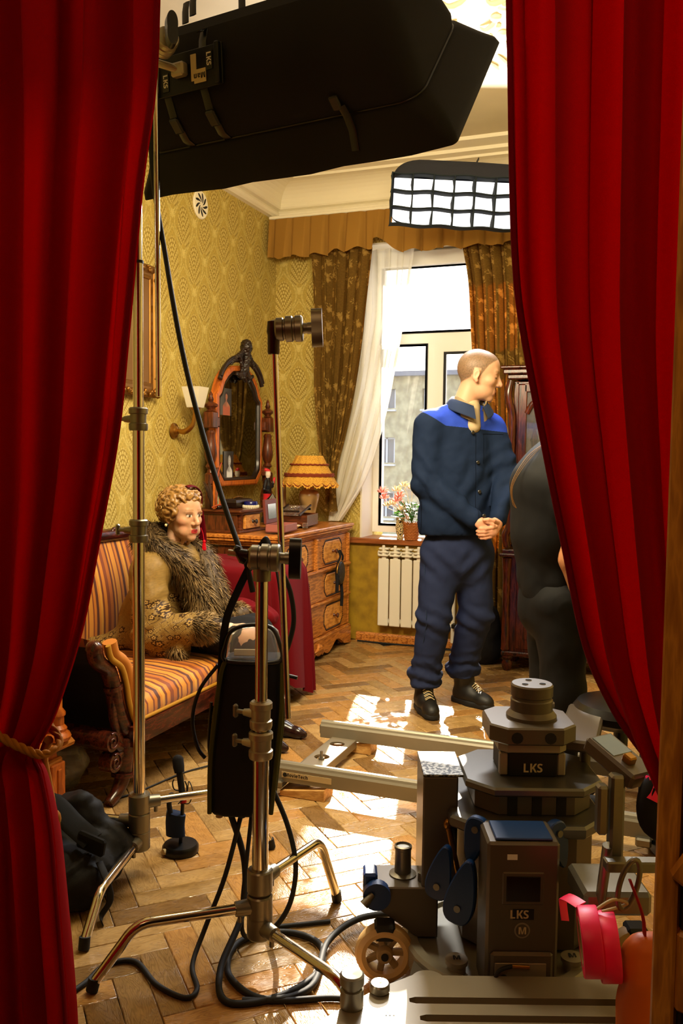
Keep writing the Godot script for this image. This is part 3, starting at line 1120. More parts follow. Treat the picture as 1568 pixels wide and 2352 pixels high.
func lay_floor(fl: Node3D) -> void:
	var L = 0.27
	var W = 0.079
	var list = []
	var c45 = sqrt(0.5)
	var camp = Vector2(0, 0)
	# herringbone lattice in rotated axes (p along one block direction, q along the other)
	for i in range(-60, 61):
		for j in range(-16, 17):
			for kind in 2:
				# cell origin: step (W, W) along the diagonal, (L, -L)... rows across
				var o = Vector2(i * W + j * L - 1.072, i * W - j * L - 0.9444)
				var ctr = o + (Vector2(L / 2, W / 2) if kind == 0 else Vector2(W / 2, W + L / 2) - Vector2(0, 0))
				if kind == 1:
					ctr = o + Vector2(-W / 2 + W, W + L / 2)
				var wx = (ctr.x - ctr.y) * c45 - 0.9
				var wz = -(ctr.x + ctr.y) * c45 - 3.0
				if wx < XL + 0.03 or wx > 0.62 or wz < ZB + 0.03 or wz > -1.15:
					continue
				if kind == 0:
					list.append([Vector2(wx, wz), 45.0])
				else:
					list.append([Vector2(wx, wz), 135.0])
	# those that show largest first: inside the view and near
	var f2 = Vector2(-sin(deg_to_rad(21.0)), -cos(deg_to_rad(21.0)))
	var r2 = Vector2(-f2.y, f2.x)
	var scored = []
	for q in list:
		var p: Vector2 = q[0]
		var d = p.dot(f2)
		var s = absf(p.dot(r2)) / d
		var seen = d > 1.9 and s < 0.36
		if p.x > -0.75 and p.y > -3.3 and p.x > -0.75 + (p.y + 3.3) * -0.05:
			seen = false
		if p.x < -2.05 and p.y < -2.6:
			seen = false
		scored.append([d if seen else d + 100.0, q])
	scored.sort_custom(func(a, b): return a[0] < b[0])
	# block meshes: eight cuts out of the grain
	var meshes = []
	rng.seed = 21
	for k in 14:
		var m = MB.new()
		var u0 = Vector2(rng.randf(), rng.randf())
		var hx = L / 2 - 0.0018
		var hz = W / 2 - 0.0018
		var e = 0.0016
		var y = 0.0
		var f = func(x: float, z: float) -> Vector2: return u0 + Vector2(x / 0.75, z / 0.75)
		var base = m.v.size()
		for s in [[-1, -1], [1, -1], [1, 1], [-1, 1]]:
			m.pt(V(s[0] * (hx - e), y, s[1] * (hz - e)), Vector3.UP, f.call(s[0] * hx, s[1] * hz))
		for s in [[-1, -1], [1, -1], [1, 1], [-1, 1]]:
			m.pt(V(s[0] * hx, y - e, s[1] * hz), V(s[0] * 0.5, 0.7, s[1] * 0.5), f.call(s[0] * hx, s[1] * hz))
		for s in [[-1, -1], [1, -1], [1, 1], [-1, 1]]:
			m.pt(V(s[0] * hx, -0.022, s[1] * hz), V(s[0], 0, s[1]), f.call(s[0] * hx, s[1] * hz))
		m.t.append_array(PackedInt32Array([0, 1, 2, 0, 2, 3]))
		for q in 4:
			var q2 = (q + 1) % 4
			for lv in 2:
				var a = lv * 4
				m.t.append_array(PackedInt32Array([a + q, a + 4 + q2, a + q2, a + q, a + 4 + q, a + 4 + q2]))
		meshes.append(m.mesh())
	var rest = []
	for k in 5:
		rest.append(SurfaceTool.new())
	var n = 0
	for q in scored:
		var p: Vector2 = q[1][0]
		var lift = rng.randf_range(-0.0012, 0.0008)
		var turn: float = q[1][1] + rng.randf_range(-0.25, 0.25)
		if rng.randf() < 0.5:
			turn += 180.0
		var mi: int = rng.randi() % 14
		var tone: int = [0, 0, 1, 2, 2, 3, 4, 0][rng.randi() % 8]
		var xfm = Transform3D(Basis(Vector3.UP, deg_to_rad(turn)), V(p.x, lift, p.y))
		if n < 300 and q[0] < 50.0:
			var o = MeshInstance3D.new()
			o.name = "block" if n == 0 else "block_%03d" % n
			o.mesh = meshes[mi]
			o.material_override = M["oak_%d" % tone]
			fl.add_child(o, true)
			o.transform = xfm
			n += 1
		else:
			rest[tone].append_from(meshes[mi], 0, xfm)
	for k in 5:
		var o = part(rest[k].commit(), "blocks", M["oak_%d" % k], fl)
		o.set_meta("kind", "stuff")

func frame_rect(b: MB, x0: float, x1: float, y0: float, y1: float, z: float, w: float, d: float) -> void:
	# mitred frame with a stepped profile
	for st in [[0.0, w, d], [w, w + 0.012, d - 0.012]]:
		var a0: float = st[0]
		var a1: float = st[1]
		var dz: float = st[2]
		var O = [Vector2(x0 + a0, y0 + a0), Vector2(x1 - a0, y0 + a0), Vector2(x1 - a0, y1 - a0), Vector2(x0 + a0, y1 - a0)]
		var I = [Vector2(x0 + a1, y0 + a1), Vector2(x1 - a1, y0 + a1), Vector2(x1 - a1, y1 - a1), Vector2(x0 + a1, y1 - a1)]
		for k in 4:
			var k2 = (k + 1) % 4
			for s in [0.0, 1.0]:
				var zz: float = z + dz * 0.5 - dz * s
				var p = [V(O[k].x, O[k].y, zz), V(O[k2].x, O[k2].y, zz), V(I[k2].x, I[k2].y, zz), V(I[k].x, I[k].y, zz)]
				if s == 0.0:
					b.quad(p[0], p[1], p[2], p[3])
				else:
					b.quad(p[3], p[2], p[1], p[0])
			b.quad(V(I[k].x, I[k].y, z + dz * 0.5), V(I[k2].x, I[k2].y, z + dz * 0.5), V(I[k2].x, I[k2].y, z - dz * 0.5), V(I[k].x, I[k].y, z - dz * 0.5))
			b.quad(V(O[k2].x, O[k2].y, z + dz * 0.5), V(O[k].x, O[k].y, z + dz * 0.5), V(O[k].x, O[k].y, z - dz * 0.5), V(O[k2].x, O[k2].y, z - dz * 0.5))

func window() -> void:
	var z = ZB - 0.26
	var w = Node3D.new()
	w.name = "window_1"
	add_child(w)
	w.set_meta("kind", "structure")
	var b = MB.new()
	frame_rect(b, -2.03, -0.97, 0.74, 2.71, z, 0.05, 0.07)
	b.box(V(-1.5, 2.10, z), V(1.0, 0.075, 0.07), 0.004)
	b.box(V(-1.605, 1.42, z), V(0.07, 1.3, 0.07), 0.004)
	part(b, "window_frame", M.upvc, w)
	# fixed left light, tilt sash right, top light
	b = MB.new()
	frame_rect(b, -1.585, -1.01, 0.785, 2.065, z + 0.028, 0.062, 0.06)
	part(b, "sash", M.upvc, w)
	b = MB.new()
	frame_rect(b, -1.985, -1.64, 0.785, 2.065, z + 0.03, 0.006, 0.012)
	frame_rect(b, -1.52, -1.075, 0.85, 2.0, z + 0.055, 0.005, 0.008)
	frame_rect(b, -1.985, -1.015, 2.135, 2.60, z + 0.03, 0.006, 0.012)
	part(b, "gasket", M.rubber, w)
	for r in [[-1.985, -1.64, 0.785, 2.065], [-1.52, -1.075, 0.85, 2.0], [-1.985, -1.015, 2.135, 2.60]]:
		b = MB.new()
		b.box(V((r[0] + r[1]) / 2, (r[2] + r[3]) / 2, z), V(r[1] - r[0] + 0.02, r[3] - r[2] + 0.02, 0.006))
		part(b, "pane", M.glass, w)
	b = MB.new()
	b.box(V(-1.5, 2.645, z + 0.045), V(1.02, 0.10, 0.05), 0.006)
	part(b, "blind_box", M.upvc, w, "white box of the rolled blind above the pane")
	b = MB.new()
	b.bar(P2([0, 0, 0.30, 0, 0.30, 0.028, 0.294, 0.034, 0, 0.034]), V(-0.93, 0.682, ZB + 0.055 - 0.30), V(-2.13, 0.682, ZB + 0.055 - 0.30))
	struct(b, "sill_1", M.sill_wood)
	# (sill profile runs out of the wall)

func outside() -> void:
	# yellow house across the yard, with windows
	var t = thing("apartment_house", "pale yellow house front with white windows seen through the window glass", "building", V(-12.5, -6.25, -46.0))
	var b = MB.new()
	var cols = 13
	var dx = 2.6
	b.box(V(0, 5.75, -0.6), V(36, 12.5, 0.4))
	# piers and spandrels proud of the window plane
	for k in cols + 1:
		b.box(V(-16.9 + k * dx, 5.75, -0.2), V(1.5, 12.5, 0.42))
	for k in 5:
		b.box(V(0, [0.2, 3.45, 6.45, 9.45, 11.7][k], -0.2), V(36, [1.8, 1.6, 1.6, 1.6, 0.8][k], 0.40))
	part(b, "wall", M.facade, t)
	b = MB.new()
	b.box(V(0, 12.1, 0.0), V(36.4, 0.25, 0.9))
	part(b, "roof_edge", M.facade_roof, t)
	for r in 4:
		for k in cols:
			var x = -15.6 + k * dx
			var y0 = 1.15 + 3.0 * r
			var m = MB.new()
			frame_rect(m, x - 0.5, x + 0.5, y0, y0 + 1.5, -0.3, 0.08, 0.08)
			m.box(V(x, y0 + 0.75, -0.3), V(0.08, 1.5, 0.08))
			m.box(V(x, y0 - 0.03, 0.06), V(1.2, 0.08, 0.34))
			var win = part(m, "window", M.upvc, t)
			m = MB.new()
			m.box(V(x, y0 + 0.75, -0.34), V(0.95, 1.45, 0.02))
			part(m, "pane", M.dark_pane, win)
	b = MB.new()
	b.box(V(-10, -6.9, -25.5), V(60, 0.3, 39))
	one(b, "yard", M.facade_roof, "grey courtyard ground between the two houses", "ground")


func corridor_lamp() -> void:
	# ceiling lamp of the corridor the photograph is taken from
	var t = thing("corridor_lamp", "white globe ceiling lamp in the corridor behind the camera", "lamp", V(-0.55, 2.62, 0.45))
	var b = MB.new()
	b.ball(V(0, 0, 0), V(0.14, 0.14, 0.14), 24, 14)
	part(b, "globe_bulb", M.globe, t)
	b = MB.new()
	b.lathe_at(V(0, 0.13, 0), [Vector2(0, 0), Vector2(0.06, 0), Vector2(0.05, 0.03), Vector2(0.05, 0.15), Vector2(0, 0.15)], 20)
	part(b, "ceiling_rose", M.brass, t)
	var l = OmniLight3D.new()
	l.name = "corridor_light"
	l.light_color = Color(1.0, 0.80, 0.56)
	l.light_energy = 0.6
	l.light_size = 0.13
	l.omni_range = 8.0
	l.omni_attenuation = 2.0
	l.shadow_enabled = true
	t.add_child(l)

# ------------------------------------------------------------------ red door curtains
func drape(b: MB, edge: Array, far: Array, folds: Array, cols: int, rows: int, lean := 0.0) -> void:
	# sheet between two edge curves (top to bottom), pleated along its normal; folds: [count, phase, depth]
	var ec = curve(edge, rows)
	var fc = curve(far, maxi(1, int(rows * float(edge.size() - 1) / (far.size() - 1))))
	var P = []
	for r in ec.size():
		var row = PackedVector3Array()
		var ft: float = float(r) / (ec.size() - 1) * (fc.size() - 1)
		var fp: Vector3 = fc[int(ft)].lerp(fc[mini(int(ft) + 1, fc.size() - 1)], ft - int(ft))
		var wdt: float = ec[r].distance_to(fp)
		for k in cols + 1:
			var s = float(k) / cols
			var p: Vector3 = ec[r].lerp(fp, s)
			var z = 0.0
			for q in folds:
				z += q[2] * sin(TAU * (q[0] * s + q[1]) + 0.5 * sin(r * 0.05 + q[0])) * (0.55 + 0.45 * minf(1.0, wdt / 0.4))
			p.z += z * (1.0 - pow(1.0 - minf(s * 8.0, 1.0), 2.0)) + lean * s
			var over = 0.17 * wdt / folds[0][0] * sm(0.0, 0.12, s) * (0.75 + 0.35 * sin(s * 23.0))
			p.x += over * sin(2.0 * (TAU * (folds[0][0] * s + folds[0][1]) + 0.5 * sin(r * 0.05 + folds[0][0]))) * (1.0 if ec[r].x > fp.x else -1.0)
			row.append(p)
		P.append(row)
	b.grid(P, false, false, 3.0, 6.0)

func red_curtains() -> void:
	var t = thing("door_curtain", "red velvet door curtain tied back with a golden rope, at the left", "curtain", Vector3.ZERO)
	var b = MB.new()
	var edge = [V(-0.785, 2.62, -1.25), V(-0.802, 2.044, -1.25), V(-0.811, 1.867, -1.25), V(-0.836, 1.710, -1.25), V(-0.862, 1.484, -1.25), V(-0.885, 1.302, -1.25), V(-0.926, 1.115, -1.25), V(-0.963, 0.959, -1.25), V(-1.021, 0.805, -1.25), V(-1.064, 0.730, -1.25), V(-1.050, 0.690, -1.25), V(-1.030, 0.596, -1.25), V(-1.015, 0.436, -1.25), V(-0.998, 0.233, -1.25), V(-0.988, 0.012, -1.25)]
	var far = [V(-1.36, 2.62, -1.25), V(-1.36, 1.8, -1.25), V(-1.34, 1.2, -1.25), V(-1.30, 0.80, -1.25), V(-1.30, 0.6, -1.25), V(-1.33, 0.3, -1.25), V(-1.34, 0.012, -1.25)]
	drape(b, edge, far, [[5.6, 0.15, 0.050], [8.3, 0.6, 0.014], [2.1, 0.3, 0.020]], 110, 8)
	part(b, "fabric", M.red_velvet, t)
	b = MB.new()
	var ec = curve(edge, 8)
	for k in ec.size():
		ec[k] += V(-0.004, 0, 0.006)
	b.tube(ec, 0.0045, 6)
	part(b, "hem", M.red_velvet_trim, t)
	# twisted rope round the gathered curtain
	b = MB.new()
	var ropep = curve([V(-1.31, 0.84, -1.26), V(-1.22, 0.81, -1.20), V(-1.143, 0.786, -1.195), V(-1.104, 0.772, -1.195), V(-1.056, 0.754, -1.20), V(-1.030, 0.738, -1.225), V(-1.040, 0.745, -1.28), V(-1.12, 0.78, -1.30), V(-1.31, 0.84, -1.27)], 10)
	for s in 3:
		var path = []
		for k in ropep.size():
			var a = k * 0.62 + TAU * s / 3
			path.append(ropep[k] + V(0.3 * cos(a), cos(a), sin(a)) * 0.0042)
		b.tube(path, 0.0044, 6)
	b.tube(curve([V(-1.060, 0.745, -1.275), V(-1.094, 0.70, -1.30), V(-1.086, 0.66, -1.30), V(-1.078, 0.62, -1.30), V(-1.072, 0.585, -1.30)], 8), 0.009, 8)
	one(b, "tieback_rope", M.gold_rope, "twisted golden rope tying the red curtain", "rope")
	b = MB.new()
	rng.seed = 3
	for k in 260:
		var a = rng.randf() * TAU
		var p = V(-1.072 + 0.012 * cos(a), 0.58, -1.30 + 0.012 * sin(a))
		b.tube([p, p + V(0.004 * cos(a) + 0.006, -0.14, 0.004 * sin(a)), p + V(0.007 * cos(a) + 0.008, -0.27 - 0.03 * rng.randf(), 0.007 * sin(a))], 0.0013, 4, false)
	b.ball(V(-1.072, 0.585, -1.30), V(0.015, 0.018, 0.015), 12, 8)
	one(b, "rope_tassel", M.gold_rope, "golden tassel hanging behind the edge of the tied red curtain", "tassel")
	t = thing("door_curtain", "red velvet door curtain lit from behind, swept aside at the right", "curtain", Vector3.ZERO)
	edge = [V(-0.262, 2.62, -1.25), V(-0.243, 1.943, -1.25), V(-0.238, 1.819, -1.25), V(-0.232, 1.670, -1.25), V(-0.225, 1.549, -1.25), V(-0.213, 1.457, -1.25), V(-0.181, 1.304, -1.25), V(-0.147, 1.152, -1.25), V(-0.114, 1.012, -1.25), V(-0.076, 0.930, -1.25), V(-0.040, 0.879, -1.25), V(-0.010, 0.846, -1.25), V(0.022, 0.802, -1.25), V(0.05, 0.74, -1.25), V(0.04, 0.4, -1.25), V(0.03, 0.012, -1.25)]
	far = [V(0.13, 2.62, -1.24), V(0.13, 1.8, -1.24), V(0.13, 1.2, -1.24), V(0.12, 0.80, -1.24), V(0.12, 0.4, -1.24), V(0.13, 0.012, -1.24)]
	b = MB.new()
	drape(b, edge, far, [[4.1, 0.35, 0.052], [6.7, 0.1, 0.014], [1.3, 0.7, 0.020]], 110, 8)
	part(b, "fabric", M.red_velvet, t)
	b = MB.new()
	ec = curve(edge, 8)
	for k in ec.size():
		ec[k] += V(0.004, 0, 0.008)
	b.tube(ec, 0.005, 6)
	part(b, "hem", M.red_velvet_trim, t)
	b = MB.new()
	b.rod(V(-1.45, 2.64, -1.25), V(0.2, 2.64, -1.25), 0.016)
	for x in [-1.42, 0.17]:
		b.box(V(x, 2.64, -1.29), V(0.03, 0.06, 0.07), 0.004)
	one(b, "curtain_pole", M.brass, "brass curtain pole over the doorway", "curtain pole")

func door_leaf() -> void:
	# tall panelled pine door, standing open on the right, close to the camera
	var t = Node3D.new()
	t.name = "door_1"
	add_child(t)
	t.set_meta("kind", "structure")
	t.position = V(-0.003, 0.0, -1.13)
	t.rotation_degrees.y = -16.0
	var w = 0.62
	var d = 0.045
	var h = 2.35
	var st = 0.028
	var panels = [[0.06, 0.55], [0.78, 1.00], [1.09, 2.25]]
	var rails = [[0.0, 0.06], [0.60, 0.70], [1.02, 1.085], [2.27, 2.35]]
	var b = MB.new()
	b.box(V(st / 2, h / 2, 0), V(st, h, d), 0.003)
	b.box(V(w - st / 2, h / 2, 0), V(st, h, d), 0.003)
	part(b, "stile", M.door_pine, t)
	for r in rails:
		b = MB.new()
		b.box(V(w / 2, (r[0] + r[1]) / 2, 0), V(w - 2 * st, r[1] - r[0], d - 0.002), 0.004)
		part(b, "rail", M.door_pine, t)
	for k in 3:
		var y0: float = rails[k][1]
		var y1: float = rails[k + 1][0]
		b = MB.new()
		b.box(V(w / 2, (y0 + y1) / 2, 0), V(w - 2 * st, y1 - y0, 0.012))
		var pn = part(b, "panel", M.door_dark, t)
		# raised mitred moulding round the lower field
		b = MB.new()
		for q in 7:
			b.box(V(st + 0.006 + q * 0.007, (y0 + y1) / 2, d * 0.5 - 0.014 - 0.001 * (q % 2) - q * 0.001), V(0.0055, y1 - y0, 0.01), 0.001)
		part(b, "reeding", M.door_dark, pn)
	b = MB.new()
	b.box(V(0.13, 0.78, 0.028), V(0.19, 0.12, 0.016), 0.006, Basis(Vector3(0, 0, 1), -0.5))
	b.box(V(0.13, 1.05, 0.028), V(0.19, 0.05, 0.016), 0.006, Basis(Vector3(0, 0, 1), -0.55))
	part(b, "moulding", M.door_pine, t)
	# jamb behind it
	b = MB.new()
	b.box(V(0.075, 1.3, -1.40), V(0.05, 2.6, 0.2), 0.004)
	b.box(V(-1.385, 1.3, -1.40), V(0.05, 2.6, 0.2), 0.004)
	b.box(V(-0.655, 2.61, -1.40), V(1.5, 0.05, 0.2), 0.004)
	struct(b, "trim_3", M.door_pine)

# ------------------------------------------------------------------ softboxes
func text_mesh(s: String, size: float, m: Material, parent: Node3D, p: Vector3, B: Basis, called := "lettering", font := "Droid Sans") -> void:
	var tm = TextMesh.new()
	tm.text = s
	var f = SystemFont.new()
	f.font_names = PackedStringArray([font])
	f.font_weight = 700
	tm.font = f
	tm.font_size = 32
	tm.pixel_size = size / 32.0
	tm.depth = 0.0006
	var o = MeshInstance3D.new()
	o.name = called
	o.mesh = tm
	o.material_override = m
	parent.add_child(o, true)
	o.transform = Transform3D(B, p)

func big_softbox() -> void:
	# rim corners as measured: lower right, lower left, upper right
	var BR = V(-0.606, 2.128, -2.401)
	var BL = V(-1.738, 2.148, -2.612)
	var TR = V(-0.544, 2.530, -2.688)
	var X = (BR - BL).normalized()
	var Y = (TR - BR)
	Y = (Y - X * Y.dot(X)).normalized()
	var Z = X.cross(Y)
	var t = thing("softbox", "large black softbox seen from behind, mounted high on the left stand", "softbox", BL + (BR - BL) * 0.5 + Y * 0.25)
	t.basis = Basis(X, Y, Z)
	var hl = 0.585
	var hh = 0.25
	# shell: rim -> skirt -> seam -> rounded barrel; rings are rounded rectangles seen along Z
	var rings = []
	var prof = [[0.0, hl, hh, 0.02], [0.02, hl - 0.004, hh - 0.002, 0.03], [0.06, hl - 0.030, hh - 0.022, 0.05], [0.115, hl - 0.070, hh - 0.048, 0.06], [0.12, hl - 0.085, hh - 0.062, 0.06], [0.15, hl - 0.080, hh - 0.048, 0.07], [0.23, hl - 0.09, hh - 0.055, 0.09], [0.30, hl - 0.11, hh - 0.090, 0.09], [0.34, hl - 0.14, hh - 0.145, 0.07], [0.37, hl - 0.17, hh - 0.185, 0.05], [0.385, hl - 0.22, hh - 0.22, 0.02]]
	for q in prof:
		var ring = PackedVector3Array()
		var a: float = q[1]
		var c: float = q[2]
		var r: float = minf(q[3], c * 0.9)
		for k in 4:
			var cx = (a - r) * [1, -1, -1, 1][k]
			var cy = (c - r) * [1, 1, -1, -1][k]
			for j in 7:
				var w = PI / 2 * (k + j / 6.0)
				var p = V(cx + r * cos(w), cy + r * sin(w), q[0])
				if q[0] < 0.11:
					p += V(0, 1, 0) * 0.006 * sin(p.x * 19.0 + q[0] * 30.0) * (1 if p.y > 0 else -1)
				ring.append(p)
			# points along the side
			var nx = (a - r) * [-1, -1, 1, 1][k]
			var ny = (c - r) * [1, -1, -1, 1][k]
			for j in 9:
				var s = (j + 1) / 10.0
				var w = PI / 2 * (k + 1)
				var p = V(lerpf(cx, nx, s) + r * cos(w), lerpf(cy, ny, s) + r * sin(w), q[0])
				if q[0] < 0.11:
					p += V(0, 1, 0) * 0.006 * sin(p.x * 19.0 + q[0] * 30.0) * (1 if p.y > 0 else -1) + V(0, -1, 0) * (0.012 * sin(PI * s) * (1.0 - q[0] / 0.17) * (1 if k == 2 else 0))
				ring.append(p)
		rings.append(ring)
	var b = MB.new()
	b.grid(rings.slice(0, 5), true)
	part(b, "skirt", M.black_nylon, t)
	b = MB.new()
	b.grid(rings.slice(4), true)
	b.fan(rings[prof.size() - 1])
	part(b, "back_shell", M.black_cloth, t)
	# diffuser
	b = MB.new()
	b.quad(V(hl - 0.05, -hh + 0.05, 0.05), V(-hl + 0.05, -hh + 0.05, 0.05), V(-hl + 0.05, hh - 0.05, 0.05), V(hl - 0.05, hh - 0.05, 0.05))
	part(b, "lamp_diffuser", M.lamp_warm, t)
	# seam piping
	b = MB.new()
	var seam = []
	for p in rings[4]:
		seam.append(p)
	seam.append(rings[4][0])
	b.tube(seam, 0.005, 6, false)
	part(b, "piping", M.black_plastic, t)
	# straps with buckles round the barrel and on the skirt
	for x in [-0.31, -0.165]:
		var path = []
		for q in prof.slice(4):
			path.append(V(x, -q[2] - 0.003, q[0]))
		path.append(V(x, -0.06, 0.392))
		b = MB.new()
		b.tube(path, 0.016, 6, true, 0.15, Vector3(0, -1, 0.3))
		var s = part(b, "strap", M.black_plastic, t)
		b = MB.new()
		b.box(V(x, -0.206, 0.205), V(0.036, 0.014, 0.05), 0.005, Basis(Vector3(1, 0, 0), -0.1))
		part(b, "buckle", M.buckle, s)
	b = MB.new()
	b.tube([V(0.275, -0.21, 0.16), V(0.28, -0.212, 0.13), V(0.285, -0.225, 0.09), V(0.283, -0.25, 0.04)], 0.014, 6, true, 0.15, Vector3(0, -1, 0.3))
	var s2 = part(b, "strap", M.black_plastic, t)
	b = MB.new()
	b.box(V(0.26, -0.208, 0.17), V(0.03, 0.012, 0.045), 0.004)
	part(b, "buckle", M.buckle, s2)
	for q in [[-0.33, 0.10, 0.36], [-0.12, 0.115, 0.345], [-0.28, 0.09, 0.38]]:
		b = MB.new()
		b.tube([V(q[0], q[1], q[2]), V(q[0] - 0.005, q[1] + 0.035, q[2] + 0.02), V(q[0] - 0.012, q[1] + 0.07, q[2] + 0.03)], 0.014, 6, true, 0.2, Vector3(0, 0, 1))
		part(b, "strap_end", M.black_plastic, t)
	# mounting plate on the rounded back
	b = MB.new()
	b.box(V(0, 0, 0), V(0.27, 0.115, 0.008), 0.002)
	for x in [-0.125, 0.125]:
		b.box(V(x, 0, 0.01), V(0.016, 0.115, 0.02), 0.003)
	var pl = part(b, "mounting_plate", M.dark_metal, t)
	pl.transform = Transform3D(Basis(Vector3(1, 0, 0), 0.73), V(-0.215, -0.140, 0.326))
	b = MB.new()
	b.box(V(0.028, 0.005, 0.0055), V(0.020, 0.075, 0.003))
	part(b, "tape_label", M.tape_label, pl)
	b = MB.new()
	b.box(V(0.052, -0.022, 0.0065), V(0.045, 0.038, 0.003))
	part(b, "tape_label", M.tape_label, pl)
	text_mesh("Man", 0.022, M.rubber, pl, V(0.052, -0.022, 0.0085), Basis(Vector3(0, 0, 1), PI))
	for q in [[0.088, 0.015], [-0.085, -0.018]]:
		b = MB.new()
		b.box(V(q[0], q[1], 0.0052), V(0.024, 0.052, 0.003))
		var st = part(b, "sticker", M.black_plastic, pl)
		text_mesh("LKS", 0.024, M.paper_white, st, V(q[0], q[1] + 0.004, 0.0072), Basis(Vector3(0, 0, 1), -PI / 2))
	b = MB.new()
	b.box(V(-0.02, 0.005, 0.016), V(0.05, 0.04, 0.03), 0.006)
	b.tube([V(-0.02, 0.005, 0.02), V(-0.06, 0.02, 0.055), V(-0.10, 0.03, 0.06)], 0.012)
	part(b, "baby_pin", M.cast_pale, pl)

func grid_softbox() -> void:
	var t = thing("softbox", "glowing softbox with a black fabric grid under the ceiling by the window", "softbox", V(-1.063, 2.645, -4.70))
	t.rotation_degrees = Vector3(8, 21, -2)
	var hl = 0.45
	var hh = 0.13
	var b = MB.new()
	# top shell, rounded, tapering to the back
	var rings = []
	for q in [[0.0, 1.0, 1.0], [-0.02, 1.0, 1.0], [-0.05, 0.99, 1.0], [-0.10, 0.97, 1.0], [-0.20, 0.9, 0.9], [-0.30, 0.8, 0.7], [-0.38, 0.7, 0.45], [-0.40, 0.5, 0.2]]:
		var ring = PackedVector3Array()
		for k in 48:
			var w = TAU * k / 48
			var cx = signf(cos(w)) * pow(absf(cos(w)), 0.28) * hl * q[1]
			var cy = signf(sin(w)) * pow(absf(sin(w)), 0.35) * hh * q[2]
			var up = 0.0
			if cy > 0:
				up = 0.085 * sin(minf(-q[0] / 0.06, 1.0) * PI / 2) * (cy / hh) * (1.0 - 0.3 * pow(absf(cx / hl), 4)) * (1.0 if q[2] > 0.8 else q[2]) + 0.006 * sin(cx * 14.0)
			ring.append(V(cx, cy + up, q[0]))
		rings.append(ring)
	b.grid(rings, true, true)
	b.fan(rings[7], true)
	part(b, "shell", M.black_cloth, t)
	b = MB.new()
	b.quad(V(-hl + 0.02, -hh + 0.012, -0.105), V(hl - 0.02, -hh + 0.012, -0.105), V(hl - 0.02, hh - 0.008, -0.105), V(-hl + 0.02, hh - 0.008, -0.105))
	part(b, "lamp_diffuser", M.lamp_white, t)
	# the fabric grid: thin slats, slightly slack
	rng.seed = 8
	for k in 9:
		var x = -hl + 0.004 + (2 * hl - 0.008) * k / 8.0
		var P = []
		for j in 7:
			var y = -hh + 2 * hh * j / 6.0
			var row = PackedVector3Array()
			for q in 3:
				row.append(V(x + 0.006 * sin(j * 1.7 + k * 2.1) * (q / 2.0), y, -0.10 * q / 2.0 + 0.003))
			P.append(row)
		b = MB.new()
		b.grid(P)
		b.tube(P.map(func(r): return r[0]), 0.004, 6)
		part(b, "grid_slat", M.grid_cloth, t)
	for k in 4:
		var y = -hh + 2 * hh * k / 3.0
		var P = []
		for j in 33:
			var x = -hl + 2 * hl * j / 32.0
			var row = PackedVector3Array()
			for q in 3:
				row.append(V(x, y + 0.004 * sin(j * 0.785 + k) - 0.002 * q, -0.10 * q / 2.0 + 0.003))
			P.append(row)
		b = MB.new()
		b.grid(P)
		b.tube(P.map(func(r): return r[0]), 0.004, 6)
		part(b, "grid_slat", M.grid_cloth, t)
	b = MB.new()
	b.box(V(-0.395, 0.148, -0.035), V(0.028, 0.018, 0.002), 0.0, Basis(Vector3(1, 0, 0), -0.6))
	part(b, "maker_tag", M.card_tan, t)
	b = MB.new()
	b.tube([V(0.02, 0.19, -0.15), V(0.02, 0.235, -0.16), V(0.03, 0.25, -0.18)], 0.014, 6, true, 0.3)
	part(b, "loop", M.black_plastic, t)
	b = MB.new()
	b.tube([V(0.0, 0.0, -0.40), V(0.35, 0.02, -0.40), V(1.38, 0.05, 0.13)], 0.012)
	part(b, "boom", M.chrome, t)

# ------------------------------------------------------------------ stands
func grip_head(parent: Node3D, p: Vector3, dirv: Vector3, upv: Vector3, handle: Material, body: Material, called := "grip_head", sc := 1.0) -> void:
	# disc pair, knuckle body and a T handle along dirv
	var z = dirv.normalized()
	var x = upv.cross(z).normalized()
	var y = z.cross(x)
	var tr = Transform3D(Basis(x, y, z) * Basis.from_scale(Vector3.ONE * sc), p) * Transform3D(Basis(Vector3(1, 0, 0), PI / 2), Vector3.ZERO)
	var b = MB.new()
	b.xf = tr
	b.lathe([Vector2(0, -0.034), Vector2(0.026, -0.034), Vector2(0.030, -0.030), Vector2(0.030, -0.014), Vector2(0.027, -0.012), Vector2(0.027, -0.008), Vector2(0.0335, -0.006), Vector2(0.0335, 0.010), Vector2(0.030, 0.013), Vector2(0.030, 0.017), Vector2(0.034, 0.019), Vector2(0.034, 0.034), Vector2(0.031, 0.038), Vector2(0.014, 0.039), Vector2(0.012, 0.062), Vector2(0, 0.062)], 28)
	var hd = part(b, called, body, parent)
	b = MB.new()
	b.xf = tr
	var poly = PackedVector2Array()
	for k in 28:
		var w = TAU * k / 28
		poly.append(Vector2(0.021 * cos(w) * (0.72 + 0.28 * absf(sin(w))), 0.050 * sin(w)))
	b.xf = tr * Transform3D(Basis(Vector3(1, 0, 0), -PI / 2), V(0, 0.075, 0))
	b.prism(poly, -0.014, 0.014, true, 0.004)
	part(b, "t_handle", handle, hd)
	b = MB.new()
	b.xf = tr
	b.rod(V(0, 0.05, 0), V(0, 0.062, 0), 0.015)
	part(b, "washer", M.cast_grey, hd)

